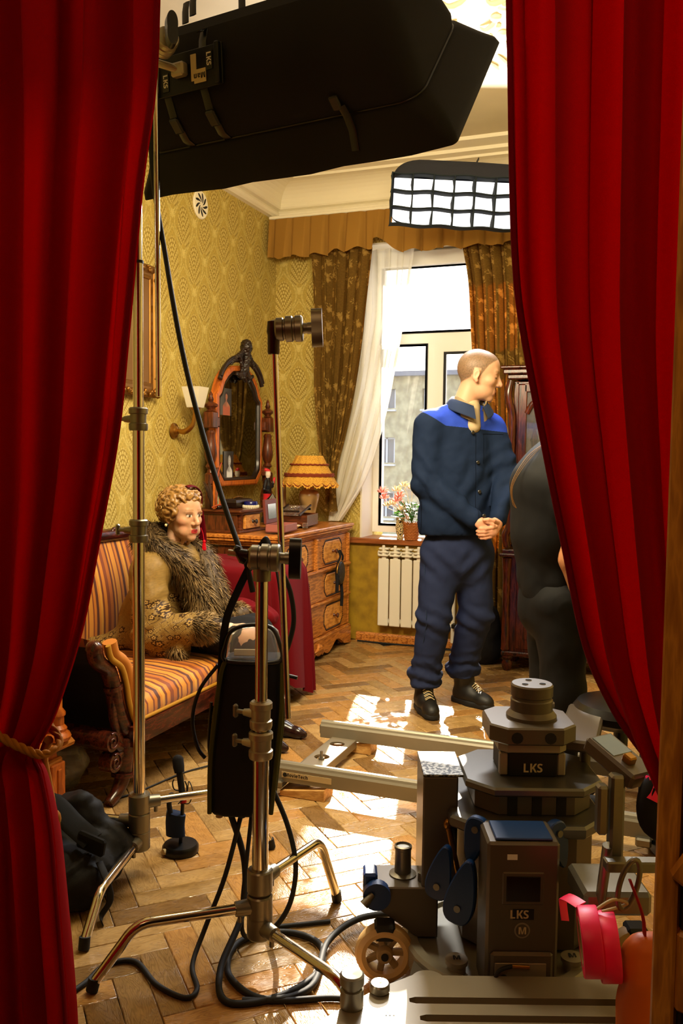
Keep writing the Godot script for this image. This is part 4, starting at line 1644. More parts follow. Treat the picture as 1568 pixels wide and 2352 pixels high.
func c_stand(label: String, hub: Vector3, legs: Array, risers: Array, group := "") -> Node3D:
	var t = thing("c_stand", label, "stand", hub, 0.0, group)
	for l in legs:
		var a = deg_to_rad(l[0])
		var d = V(cos(a), 0, -sin(a))
		var h: float = l[1]
		var r: float = l[2]
		var b = MB.new()
		var bend = []
		bend.append(V(0, h, 0) + d * 0.03)
		bend.append(V(0, h, 0) + d * (r * 0.60))
		for k in 7:
			var s = k / 6.0
			var p0 = V(0, h, 0) + d * (r * 0.66)
			var p1 = V(0, h, 0) + d * (r * 0.76)
			var p2 = V(0, h * 0.76, 0) + d * (r * 0.82)
			bend.append(p0.lerp(p1, s).lerp(p1.lerp(p2, s), s))
		bend.append(V(0, 0.022, 0) + d * r)
		b.tube(bend, 0.0127, 14)
		var leg = part(b, "leg", M.chrome, t)
		b = MB.new()
		b.tube([V(0, 0.034, 0) + d * (r - 0.003), V(0, 0.004, 0) + d * (r + 0.004)], 0.0145, 12)
		part(b, "foot_cap", M.rubber, leg)
		b = MB.new()
		b.tube([V(0, h, 0) + d * 0.015, V(0, h, 0) + d * 0.062], [0.021, 0.018], 12)
		b.lathe_at(V(0, h, 0), [Vector2(0.0, -0.03), Vector2(0.029, -0.03), Vector2(0.032, -0.026), Vector2(0.032, 0.026), Vector2(0.029, 0.03), Vector2(0, 0.03)])
		b.rod(V(0, h - 0.01, 0) + d * 0.05, V(0, h - 0.034, 0) + d * 0.05, 0.006)
		part(b, "leg_casting", M.cast_grey, t)
	for k in risers.size():
		var q = risers[k]
		var b = MB.new()
		b.rod(V(q[3] if q.size() > 3 else 0.0, q[1], 0), V(q[3] if q.size() > 3 else 0.0, q[2], 0), q[0], 20)
		part(b, "riser", M.chrome, t)
	return t

func collar(t: Node3D, y: float, r: float, a: float, m: Material) -> void:
	var b = MB.new()
	b.lathe_at(V(0, y, 0), [Vector2(r, -0.034), Vector2(r + 0.008, -0.034), Vector2(r + 0.010, -0.028), Vector2(r + 0.010, -0.014), Vector2(r + 0.005, -0.012), Vector2(r + 0.006, 0.014), Vector2(r + 0.010, 0.016), Vector2(r + 0.010, 0.030), Vector2(r + 0.006, 0.034), Vector2(r - 0.002, 0.034)])
	var d = V(cos(a), 0, sin(a))
	b.tube([V(0, y, 0) + d * r, V(0, y, 0) + d * (r + 0.03)], [0.013, 0.009], 10)
	var cl = part(b, "collar", m, t)
	b = MB.new()
	b.tube([V(0, y, 0) + d * (r + 0.025), V(0, y, 0) + d * (r + 0.05)], 0.006, 8)
	b.box(V(0, y, 0) + d * (r + 0.055), V(0.012, 0.034, 0.014), 0.004, Basis(Vector3.UP, -a))
	part(b, "wing_screw", M.cast_grey, cl)

func stands() -> void:
	# front stand
	var t = c_stand("chrome C-stand in front, with a black bag hanging on it", V(-0.935, 0, -1.90), [[219, 0.150, 0.40], [79, 0.215, 0.36], [-27, 0.100, 0.40]], [[0.0205, 0.08, 0.535], [0.0165, 0.50, 0.66], [0.0155, 0.62, 1.0]])
	collar(t, 0.560, 0.0200, PI * 1.02, M.cast_pale)
	collar(t, 0.635, 0.0180, PI * 1.02, M.cast_pale)
	var b = MB.new()
	b.lathe_at(V(0, 0.985, 0), [Vector2(0.012, -0.02), Vector2(0.022, -0.018), Vector2(0.022, 0.012), Vector2(0.028, 0.016), Vector2(0.028, 0.03), Vector2(0, 0.03)])
	b.box(V(-0.012, 1.022, 0.0), V(0.04, 0.055, 0.05), 0.008)
	part(b, "socket", M.cast_grey, t)
	b = MB.new()
	b.tube([V(-0.03, 1.03, 0.012), V(-0.052, 1.032, 0.016)], 0.013, 10)
	b.box(V(-0.052, 1.03, 0.016), V(0.02, 0.05, 0.022), 0.008, Basis(Vector3(0, 0, 1), 0.5))
	part(b, "lock_knob", M.black_plastic, t)
	b = MB.new()
	b.rod(V(-0.06, 1.032, 0.016), V(-0.082, 1.034, 0.018), 0.008)
	part(b, "pin", M.cast_pale, t)
	grip_head(t, V(0.012, 1.026, 0.012), V(0.93, -0.02, -0.30), Vector3.UP, M.black_plastic, M.cast_grey)
	# grip arm through the head
	t = thing("grip_arm", "chrome grip arm rod held upright in the front C-stand's head", "grip arm", V(-0.913, 1.023, -1.955))
	b = MB.new()
	b.rod(V(0.034, -0.40, 0.02), V(-0.030, 0.525, -0.02), 0.0082, 16)
	part(b, "rod", M.chrome, t)
	b = MB.new()
	b.xf = Transform3D(Basis(), V(-0.031, 0.535, -0.02))
	b.lathe([Vector2(0, -0.035), Vector2(0.0135, -0.035), Vector2(0.015, -0.03), Vector2(0.0155, 0.012), Vector2(0.018, 0.02), Vector2(0.016, 0.045), Vector2(0, 0.05)], 18)
	part(b, "ferrule", M.cast_brown, t)
	grip_head(t, V(0.004, 0.562, -0.03), V(0.93, 0.05, -0.33), Vector3.UP, M.cast_grey, M.cast_grey, "grip_head", 0.95)
	# rear stand that carries the big softbox
	t = c_stand("tall chrome C-stand at the left carrying the large softbox", V(-1.485, 0, -2.19), [[-75, 0.105, 0.42], [45, 0.218, 0.42], [190, 0.16, 0.42]], [[0.0175, 0.09, 1.38], [0.0150, 1.36, 1.83], [0.0125, 1.80, 2.40]])
	collar(t, 1.045, 0.0180, PI * 1.0, M.cast_grey)
	collar(t, 1.375, 0.0180, PI * 1.0, M.cast_grey)
	b = MB.new()
	b.lathe_at(V(0, 1.83, 0), [Vector2(0.012, -0.004), Vector2(0.0165, -0.004), Vector2(0.0165, 0.004), Vector2(0.012, 0.004)])
	part(b, "ring", M.rubber, t)
	grip_head(t, V(0.0, 2.15, 0.02), V(0.75, 0.02, 0.65), Vector3.UP, M.cast_pale, M.cast_pale)
	t = thing("grip_arm", "vertical grip arm rod clamped to the tall left C-stand", "grip arm", V(-1.452, 2.142, -2.235))
	b = MB.new()
	b.rod(V(0.014, -0.70, 0.01), V(-0.008, 0.33, -0.01), 0.0082, 16)
	part(b, "rod", M.chrome, t)
	grip_head(t, V(0.005, 0.335, -0.04), V(0.72, 0.12, 0.68), Vector3.UP, M.black_plastic, M.cast_pale)
	# boom stand of the gridded lamp, behind the right-hand curtain
	t = c_stand("chrome stand with a boom holding the gridded softbox", V(0.27, 0, -5.04), [[-20, 0.14, 0.42], [80, 0.19, 0.42], [225, 0.10, 0.42]], [[0.0175, 0.09, 1.2], [0.0150, 1.1, 2.0], [0.0125, 1.9, 2.72]])
	collar(t, 1.2, 0.0180, 0.0, M.cast_grey)
	grip_head(t, V(0.0, 2.68, 0.0), V(0.3, 0.0, 0.9), Vector3.UP, M.cast_grey, M.cast_grey)

func hanging_bag() -> void:
	var t = thing("equipment_bag", "tall black equipment bag with olive piping hanging on the front C-stand", "bag", V(-1.03, 0.33, -2.03), 21.0)
	# local x = width, y = up, z = towards the lens
	var b = MB.new()
	var rings = []
	for q in [[0.0, 0.072, 0.045, -0.020], [0.012, 0.082, 0.055, -0.020], [0.15, 0.087, 0.058, -0.012], [0.28, 0.086, 0.058, 0.0], [0.38, 0.080, 0.056, 0.008], [0.415, 0.074, 0.05, 0.012]]:
		var ring = PackedVector3Array()
		for k in 32:
			var w = TAU * k / 32
			ring.append(V(q[3] + signf(cos(w)) * pow(absf(cos(w)), 0.35) * q[1], q[0], signf(sin(w)) * pow(absf(sin(w)), 0.45) * q[2] + 0.004 * sin(w * 5 + q[0] * 20)))
		rings.append(ring)
	b.grid(rings, true, true)
	b.fan(rings[0], false)
	b.fan(rings[5], true)
	part(b, "body", M.black_nylon, t)
	for sx in [-1.0, 1.0]:
		for sz in [1.0, -1.0]:
			b = MB.new()
			var path = []
			for q in [[0.01, 0.080, 0.050, -0.020], [0.15, 0.086, 0.054, -0.012], [0.28, 0.085, 0.054, 0.0], [0.38, 0.079, 0.052, 0.008], [0.41, 0.073, 0.045, 0.012]]:
				path.append(V(q[3] + sx * q[1], q[0], sz * q[2]))
			b.tube(curve(path, 4), 0.006, 8)
			part(b, "piping", M.olive_piping, t)
	b = MB.new()
	b.tube(curve([V(-0.10, 0.13, 0.03), V(-0.105, 0.2, 0.035), V(-0.098, 0.30, 0.035)], 5), 0.004, 6)
	part(b, "zip", M.black_plastic, t)
	# clear pocket with folded sheets on top
	b = MB.new()
	rings = []
	for q in [[0.415, 0.072, 0.046], [0.45, 0.068, 0.044], [0.475, 0.062, 0.038], [0.492, 0.045, 0.024]]:
		var ring = PackedVector3Array()
		for k in 28:
			var w = TAU * k / 28
			ring.append(V(0.012 + signf(cos(w)) * pow(absf(cos(w)), 0.5) * q[1] + 0.003 * sin(k * 2.3), q[0] + 0.005 * sin(k * 1.7), signf(sin(w)) * pow(absf(sin(w)), 0.6) * q[2] + 0.004 * sin(k * 3.1 + q[0] * 60)))
		rings.append(ring)
	b.grid(rings, true, true)
	b.fan(rings[3], true)
	part(b, "clear_pocket", M.clear_film, t)
	b = MB.new()
	b.tube(curve([V(-0.062, 0.415, 0.05), V(-0.060, 0.455, 0.05), V(-0.045, 0.49, 0.042), V(0.0, 0.503, 0.03), V(0.055, 0.497, 0.03), V(0.078, 0.46, 0.045), V(0.082, 0.415, 0.05), V(0.01, 0.41, 0.056)], 6, true), 0.0055, 8)
	part(b, "pocket_rim", M.black_plastic, t)
	b = MB.new()
	b.box(V(-0.012, 0.428, 0.018), V(0.06, 0.018, 0.006), 0.002, Basis(Vector3(1, 0, 0), -0.3))
	part(b, "sheet", M.card_pale, t)
	# shoulder strap up to the head
	b = MB.new()
	b.tube(curve([V(-0.075, 0.34, 0.035), V(-0.062, 0.50, 0.05), V(-0.025, 0.60, 0.09), V(0.035, 0.715, 0.115), V(0.055, 0.72, 0.09), V(0.075, 0.60, 0.02), V(0.085, 0.42, -0.02)], 8), 0.010, 8, true, 0.16, Vector3(0.3, 0, 1))
	part(b, "shoulder_strap", M.black_nylon, t)
	b = MB.new()
	b.tube(curve([V(0.08, 0.66, 0.08), V(0.105, 0.60, 0.06), V(0.115, 0.52, 0.05), V(0.10, 0.45, 0.05), V(0.085, 0.42, 0.05)], 6), 0.0065, 8)
	part(b, "cable_loop", M.rubber, t)
	b = MB.new()
	b.tube(curve([V(-0.08, 0.40, 0.04), V(-0.13, 0.33, 0.02), V(-0.15, 0.25, 0.02), V(-0.135, 0.18, 0.03), V(-0.115, 0.15, 0.03)], 6), 0.005, 8)
	part(b, "cable_loop", M.rubber, t)
	b = MB.new()
	b.rod(V(0.085, 0.375, 0.03), V(0.125, 0.368, 0.04), 0.005)
	part(b, "toggle", M.black_plastic, t)
	for x in [-0.06, 0.0, 0.05]:
		b = MB.new()
		b.rod(V(x - 0.02, -0.016, 0.01), V(x - 0.02, 0.004, 0.01), 0.0095)
		part(b, "plug", M.card_tan if x < -0.05 else M.black_plastic, t)

func cables() -> void:
	var C = [
		["black cable dropping from the softbox to the front C-stand", 0.0075, [V(-1.500, 2.20, -2.28), V(-1.487, 2.081, -2.274), V(-1.457, 1.972, -2.257), V(-1.418, 1.849, -2.232), V(-1.369, 1.726, -2.188), V(-1.314, 1.583, -2.146), V(-1.255, 1.445, -2.106), V(-1.175, 1.289, -2.051), V(-1.103, 1.159, -2.005), V(-1.026, 1.042, -1.952), V(-0.995, 1.000, -1.935), V(-0.985, 0.93, -1.95)]],
		["thick black cable looping in coils on the floor under the front stand", 0.0085, [V(-1.07, 0.32, -2.00), V(-1.03, 0.20, -2.00), V(-1.00, 0.10, -1.93), V(-0.99, 0.03, -1.80), V(-0.93, 0.0095, -1.72), V(-0.83, 0.0095, -1.78), V(-0.78, 0.0095, -1.90), V(-0.82, 0.0095, -2.02), V(-0.93, 0.0095, -2.04), V(-1.02, 0.0095, -1.95), V(-0.98, 0.0095, -1.82), V(-0.86, 0.0095, -1.76), V(-0.77, 0.012, -1.84), V(-0.80, 0.02, -2.02), V(-0.76, 0.03, -2.14), V(-0.66, 0.04, -2.20), V(-0.60, 0.06, -2.20)]],
		["black cable running from the hanging bag across the floor to the left curtain", 0.0065, [V(-1.05, 0.32, -2.02), V(-1.06, 0.18, -1.95), V(-1.09, 0.06, -1.90), V(-1.08, 0.008, -1.82), V(-1.02, 0.007, -1.74), V(-1.03, 0.007, -1.70), V(-1.12, 0.007, -1.72), V(-1.22, 0.007, -1.78), V(-1.28, 0.007, -1.74), V(-1.28, 0.007, -1.66), V(-1.30, 0.007, -1.58), V(-1.36, 0.007, -1.55)]],
		["black cable hanging from the bag straight down to the stand's foot", 0.006, [V(-1.02, 0.32, -2.02), V(-1.015, 0.2, -1.98), V(-1.01, 0.10, -1.95), V(-1.00, 0.03, -1.95), V(-0.97, 0.008, -2.05), V(-0.90, 0.007, -2.10), V(-0.84, 0.007, -2.14)]],
		["thin black cable trailing under the bench behind the microphone", 0.0035, [V(-1.95, 0.005, -2.35), V(-1.92, 0.005, -2.55), V(-1.85, 0.005, -2.72), V(-1.80, 0.005, -2.95), V(-1.72, 0.005, -3.15), V(-1.72, 0.005, -3.5), V(-1.8, 0.005, -3.7)]],
		["black cable hanging in a loop right of the bag", 0.007, [V(-0.98, 0.40, -2.05), V(-0.93, 0.30, -2.05), V(-0.90, 0.20, -2.04), V(-0.91, 0.10, -2.03), V(-0.95, 0.03, -2.02), V(-1.00, 0.008, -2.05), V(-1.06, 0.008, -2.1)]],
		["black cable leaving the coils towards the dolly wheel", 0.0075, [V(-0.90, 0.0085, -1.74), V(-0.80, 0.0085, -1.78), V(-0.70, 0.0085, -1.83), V(-0.60, 0.0085, -1.84), V(-0.45, 0.0085, -1.84)]],
		["black cable lying along the skirting below the radiator", 0.006, [V(-2.02, 0.007, -5.60), V(-1.8, 0.007, -5.585), V(-1.6, 0.007, -5.60), V(-1.4, 0.007, -5.575), V(-1.2, 0.007, -5.59), V(-1.0, 0.007, -5.56)]],
	]
	for q in C:
		var b = MB.new()
		b.tube(curve(q[2], 8), q[1], 8)
		one(b, "cable", M.rubber, q[0], "cable", Vector3.ZERO, 0.0, "cables of the lamps")

func floor_gear() -> void:
	# table microphone stand on the floor
	var t = thing("desk_microphone", "black desk microphone with a round foot standing on the parquet", "microphone", V(-1.445, 0, -2.36))
	var b = MB.new()
	b.lathe([Vector2(0, 0), Vector2(0.055, 0), Vector2(0.058, 0.004), Vector2(0.058, 0.020), Vector2(0.052, 0.028), Vector2(0.01, 0.030), Vector2(0, 0.030)], 36)
	part(b, "base", M.black_iron, t)
	b = MB.new()
	b.rod(V(-0.026, 0.016, 0.048), V(-0.030, 0.017, 0.056), 0.0095)
	part(b, "button", M.card_pale, t)
	b = MB.new()
	b.rod(V(0, 0.028, 0), V(0.008, 0.20, -0.005), 0.006)
	part(b, "post", M.black_iron, t)
	b = MB.new()
	b.tube(curve([V(-0.018, 0.05, 0.0), V(-0.02, 0.09, 0.0), V(-0.016, 0.125, 0.0)], 5), 0.034, 14, true, 0.55, Vector3(0, 0, 1))
	part(b, "pouch", M.navy, t, "dark cloth pouch tied to the post")
	b = MB.new()
	b.tube(curve([V(-0.03, 0.12, 0.01), V(-0.035, 0.16, 0.012), V(-0.028, 0.19, 0.01)], 4), 0.012, 8, true, 0.5)
	part(b, "strap", M.black_nylon, t)
	b = MB.new()
	b.rod(V(0.018, 0.178, 0.014), V(-0.008, 0.268, -0.004), 0.0105, 14)
	part(b, "microphone", M.black_iron, t)
	b = MB.new()
	b.tube([V(-0.005, 0.258, -0.002), V(-0.010, 0.275, -0.005), V(-0.016, 0.297, -0.010), V(-0.018, 0.306, -0.011), V(-0.019, 0.311, -0.012)], [0.0155, 0.018, 0.018, 0.013, 0.004], 14)
	part(b, "foam_windshield", M.black_cloth, t)
	b = MB.new()
	b.rod(V(0.017, 0.180, 0.013), V(0.021, 0.168, 0.016), 0.0105, 14)
	part(b, "red_ring", M.red_led, t)
	for s in [-1.0, 1.0]:
		b = MB.new()
		b.tube(curve([V(0.006, 0.20, 0.0), V(0.006 + s * 0.022, 0.205, 0.01), V(0.004 + s * 0.026, 0.225, 0.012), V(0.002 + s * 0.02, 0.238, 0.01)], 5), 0.0022, 6)
		part(b, "shock_arm", M.black_iron, t)
	b = MB.new()
	b.tube(curve([V(0.02, 0.168, 0.016), V(0.045, 0.175, 0.02), V(0.05, 0.21, 0.01), V(0.03, 0.235, 0.0), V(0.035, 0.2, 0.02), V(0.01, 0.17, 0.03)], 6), 0.0018, 5)
	part(b, "cord", M.rubber, t)
	# sandbag
	t = thing("sandbag", "black sandbag slumped over the rear stand's leg", "sandbag", V(-1.66, 0, -2.02))
	var s = SDF.new(V(-0.32, -0.02, -0.26), V(0.32, 0.34, 0.26), 0.011)
	s.cap(V(-0.16, 0.085, 0.0), V(0.12, 0.075, 0.05), 0.10, 0.09, 0.05)
	s.cap(V(-0.10, 0.10, -0.10), V(0.10, 0.10, -0.08), 0.10, 0.09, 0.06)
	s.cap(V(-0.16, 0.17, -0.06), V(0.04, 0.21, -0.06), 0.05, 0.06, 0.06)
	s.cap(V(0.08, 0.06, 0.12), V(-0.12, 0.05, 0.14), 0.06, 0.06, 0.05)
	s.cut(V(0, 0.002, 0), V(0, -1, 0))
	b = MB.new()
	s.mesh(b, null, func(p, n): return 0.012 * nz(p, 7.0) + 0.006 * sin(p.x * 50.0 + 9.0 * nz(p, 4.0)))
	part(b, "bag", M.black_nylon, t)
	b = MB.new()
	b.tube(curve([V(-0.19, 0.15, 0.05), V(-0.12, 0.245, 0.04), V(0.0, 0.27, 0.03), V(0.10, 0.22, 0.04), V(0.17, 0.19, 0.05)], 6), 0.034, 10, true, 0.16, Vector3(0, 1, 0.2))
	b.box(V(0.17, 0.185, 0.055), V(0.09, 0.05, 0.02), 0.006, Basis(Vector3(0, 0, 1), -0.2))
	part(b, "carry_strap", M.strap_olive, t)
	b = MB.new()
	b.tube(curve([V(0.20, 0.14, 0.06), V(0.24, 0.10, 0.08), V(0.25, 0.05, 0.08), V(0.235, 0.012, 0.10), V(0.26, 0.012, 0.13)], 6), 0.011, 8, true, 0.2)
	part(b, "strap_end", M.black_nylon, t)

# ------------------------------------------------------------------ furniture along the left wall
func octagon(w: float, h: float, c: float) -> PackedVector2Array:
	return P2([-w + c, -h, w - c, -h, w, -h + c, w, h - c, w - c, h, -w + c, h, -w, h - c, -w, -h + c])

# a drawer front facing +x: panel centred at (z, y), with octagonal fields
func drawer_front(parent: Node3D, x: float, z0: float, z1: float, y0: float, y1: float, fields: Array) -> void:
	var b = MB.new()
	b.box(V(x - 0.012, (y0 + y1) / 2, (z0 + z1) / 2), V(0.03, y1 - y0, absf(z1 - z0)), 0.005)
	var dr = part(b, "drawer", M.honey, parent)
	for zc in fields:
		var hw: float = 0.155
		var hh: float = (y1 - y0) * 0.36
		var tr = Transform3D(Basis(Vector3.UP, PI / 2), V(x, (y0 + y1) / 2, zc))
		b = MB.new()
		b.xf = tr
		b.prism(octagon(hw, hh, hh * 0.55), 0.0, 0.007, false, 0.003)
		part(b, "inlay", M.honey_pale, dr)
		b = MB.new()
		b.xf = tr
		var oc = octagon(hw + 0.008, hh + 0.008, hh * 0.58)
		for k in 8:
			var p0 = oc[k]
			var p1 = oc[(k + 1) % 8]
			var n = maxi(2, int(p0.distance_to(p1) / 0.011))
			for j in n:
				var p = p0.lerp(p1, (j + 0.5) / n)
				b.ball(V(p.x, p.y, 0.004), V(0.005, 0.005, 0.005), 5, 4)
		part(b, "beading", M.dark_carved, dr)
		b = MB.new()
		b.xf = Transform3D(Basis(Vector3(0, 0, 1), -PI / 2), V(x + 0.005, (y0 + y1) / 2, zc))
		b.lathe([Vector2(0, 0), Vector2(0.012, 0), Vector2(0.009, 0.006), Vector2(0.006, 0.014), Vector2(0.008, 0.02), Vector2(0.015, 0.026), Vector2(0.017, 0.031), Vector2(0.014, 0.036), Vector2(0, 0.038)], 18)
		part(b, "knob", M.walnut, dr)

func dresser() -> void:
	var t = thing("dresser", "carved honey-brown wooden dresser with octagonal inlaid drawers in the corner", "dresser", V(-2.38, 0, -4.97))
	var xf = 0.31
	var H = 0.825
	var b = MB.new()
	b.box(V(-0.01, 0.46, 0), V(0.58, 0.66, 1.10), 0.006)
	part(b, "carcass", M.walnut_v, t)
	# moulded top
	b = MB.new()
	for q in [[H - 0.012, 0.024, 0.045], [H - 0.032, 0.018, 0.038], [H - 0.047, 0.014, 0.024], [H - 0.06, 0.014, 0.012]]:
		b.box(V(-0.01 + q[2] / 2, q[0], 0), V(0.60 + q[2], q[1], 1.12 + 2 * q[2]), 0.006)
	part(b, "top", M.honey, t)
	# drawers
	drawer_front(t, xf - 0.012, 0.545, 0.02, 0.565, 0.755, [0.285])
	drawer_front(t, xf - 0.012, -0.02, -0.545, 0.565, 0.755, [-0.285])
	drawer_front(t, xf, 0.545, -0.545, 0.36, 0.545, [0.285, -0.285])
	drawer_front(t, xf, 0.545, -0.545, 0.14, 0.34, [0.285, -0.285])
	b = MB.new()
	for y in [0.555, 0.35, 0.128]:
		b.bar(P2([0, -0.01, 0.022, -0.01, 0.026, 0.0, 0.022, 0.01, 0, 0.01]), V(xf - 0.005, y, -0.56), V(xf - 0.005, y, 0.56))
	b.box(V(xf - 0.005, 0.66, 0), V(0.03, 0.2, 0.03), 0.006)
	for z in [-0.555, 0.555]:
		b.box(V(xf - 0.008, 0.45, z), V(0.035, 0.62, 0.026), 0.006)
	part(b, "rail", M.honey, t)
	# scalloped apron with a carved leaf in the middle
	var ap = PackedVector2Array()
	ap.append(Vector2(-0.58, 0.125))
	ap.append(Vector2(-0.58, 0.0))
	for k in 41:
		var z = -0.50 + k / 40.0
		var y = 0.045 + 0.03 * cos(z * 19.0) - (0.03 if absf(z) < 0.09 else 0.0)
		ap.append(Vector2(z, y))
	ap.append(Vector2(0.58, 0.0))
	ap.append(Vector2(0.58, 0.125))
	b = MB.new()
	b.xf = Transform3D(Basis(Vector3.UP, PI / 2), V(0, 0, 0))
	b.prism(ap, xf - 0.01, xf + 0.018, false, 0.0)
	part(b, "apron", M.honey, t)
	b = MB.new()
	for k in 9:
		var a = -1.2 + 2.4 * k / 8
		b.tube(curve([V(xf + 0.018, 0.10, 0), V(xf + 0.03, 0.085 - 0.02 * cos(a), 0.03 * sin(a)), V(xf + 0.024, 0.075 - 0.045 * cos(a), 0.075 * sin(a))], 4), [0.006, 0.009, 0.011, 0.012, 0.011, 0.010, 0.009, 0.007, 0.003], 6)
	part(b, "carved_leaf", M.honey, t)
	for q in [[0.24, 0.52], [0.24, -0.52], [-0.24, 0.52], [-0.24, -0.52]]:
		b = MB.new()
		b.box(V(q[0], 0.07, q[1]), V(0.09, 0.14, 0.09), 0.01)
		part(b, "foot", M.walnut_v, t)
	# the small drawer case standing on the near end of the top
	var s = thing("drawer_case", "small drawer case on the near end of the dresser top", "drawer case", V(-2.47, 0.825, -4.58))
	b = MB.new()
	b.box(V(-0.02, 0.06, 0), V(0.30, 0.115, 0.30), 0.004)
	part(b, "case", M.walnut_v, s)
	b = MB.new()
	b.box(V(-0.01, 0.126, 0), V(0.35, 0.016, 0.35), 0.006)
	b.box(V(-0.01, 0.114, 0), V(0.33, 0.01, 0.33), 0.004)
	b.box(V(-0.01, 0.008, 0), V(0.34, 0.016, 0.34), 0.005)
	part(b, "moulding", M.walnut, s)
	b = MB.new()
	b.box(V(0.135, 0.062, -0.02), V(0.02, 0.085, 0.19), 0.005)
	var d = part(b, "drawer", M.honey_pale, s)
	b = MB.new()
	b.xf = Transform3D(Basis(Vector3(0, 0, 1), -PI / 2), V(0.145, 0.062, -0.02))
	b.lathe([Vector2(0, 0), Vector2(0.012, 0), Vector2(0.007, 0.008), Vector2(0.008, 0.016), Vector2(0.014, 0.022), Vector2(0.012, 0.028), Vector2(0, 0.03)], 14)
	part(b, "knob", M.dark_carved, d)
	b = MB.new()
	b.lathe_at(V(0.135, 0.016, 0.125), [Vector2(0, 0), Vector2(0.018, 0), Vector2(0.018, 0.008), Vector2(0.011, 0.014), Vector2(0.016, 0.03), Vector2(0.018, 0.045), Vector2(0.013, 0.07), Vector2(0.017, 0.082), Vector2(0.017, 0.098), Vector2(0, 0.098)], 16)
	part(b, "column", M.walnut, s)
	mirror()

func half_frame(off: float) -> Array:
	# right half of the mirror outline (s, y), bottom centre to top centre
	var o = off
	return [Vector2(0.0, 1.085 + o), Vector2(0.24 - o * 0.8, 1.085 + o), Vector2(0.305 - o, 1.15 + o * 0.8), Vector2(0.31 - o, 1.25), Vector2(0.31 - o, 1.45), Vector2(0.31 - o, 1.60), Vector2(0.31 - o, 1.635 - o * 0.3), Vector2(0.278 - o, 1.665 - o * 0.5), Vector2(0.262 - o, 1.70 - o * 0.6), Vector2(0.235 - o * 0.9, 1.745 - o * 0.8), Vector2(0.185 - o * 0.7, 1.79 - o), Vector2(0.11 - o * 0.3, 1.825 - o), Vector2(0.0, 1.835 - o)]

func outline(off: float) -> PackedVector2Array:
	var h = half_frame(off)
	var r = PackedVector2Array()
	for p in h:
		r.append(p)
	for k in range(h.size() - 2, 0, -1):
		r.append(Vector2(-h[k].x, h[k].y))
	return r

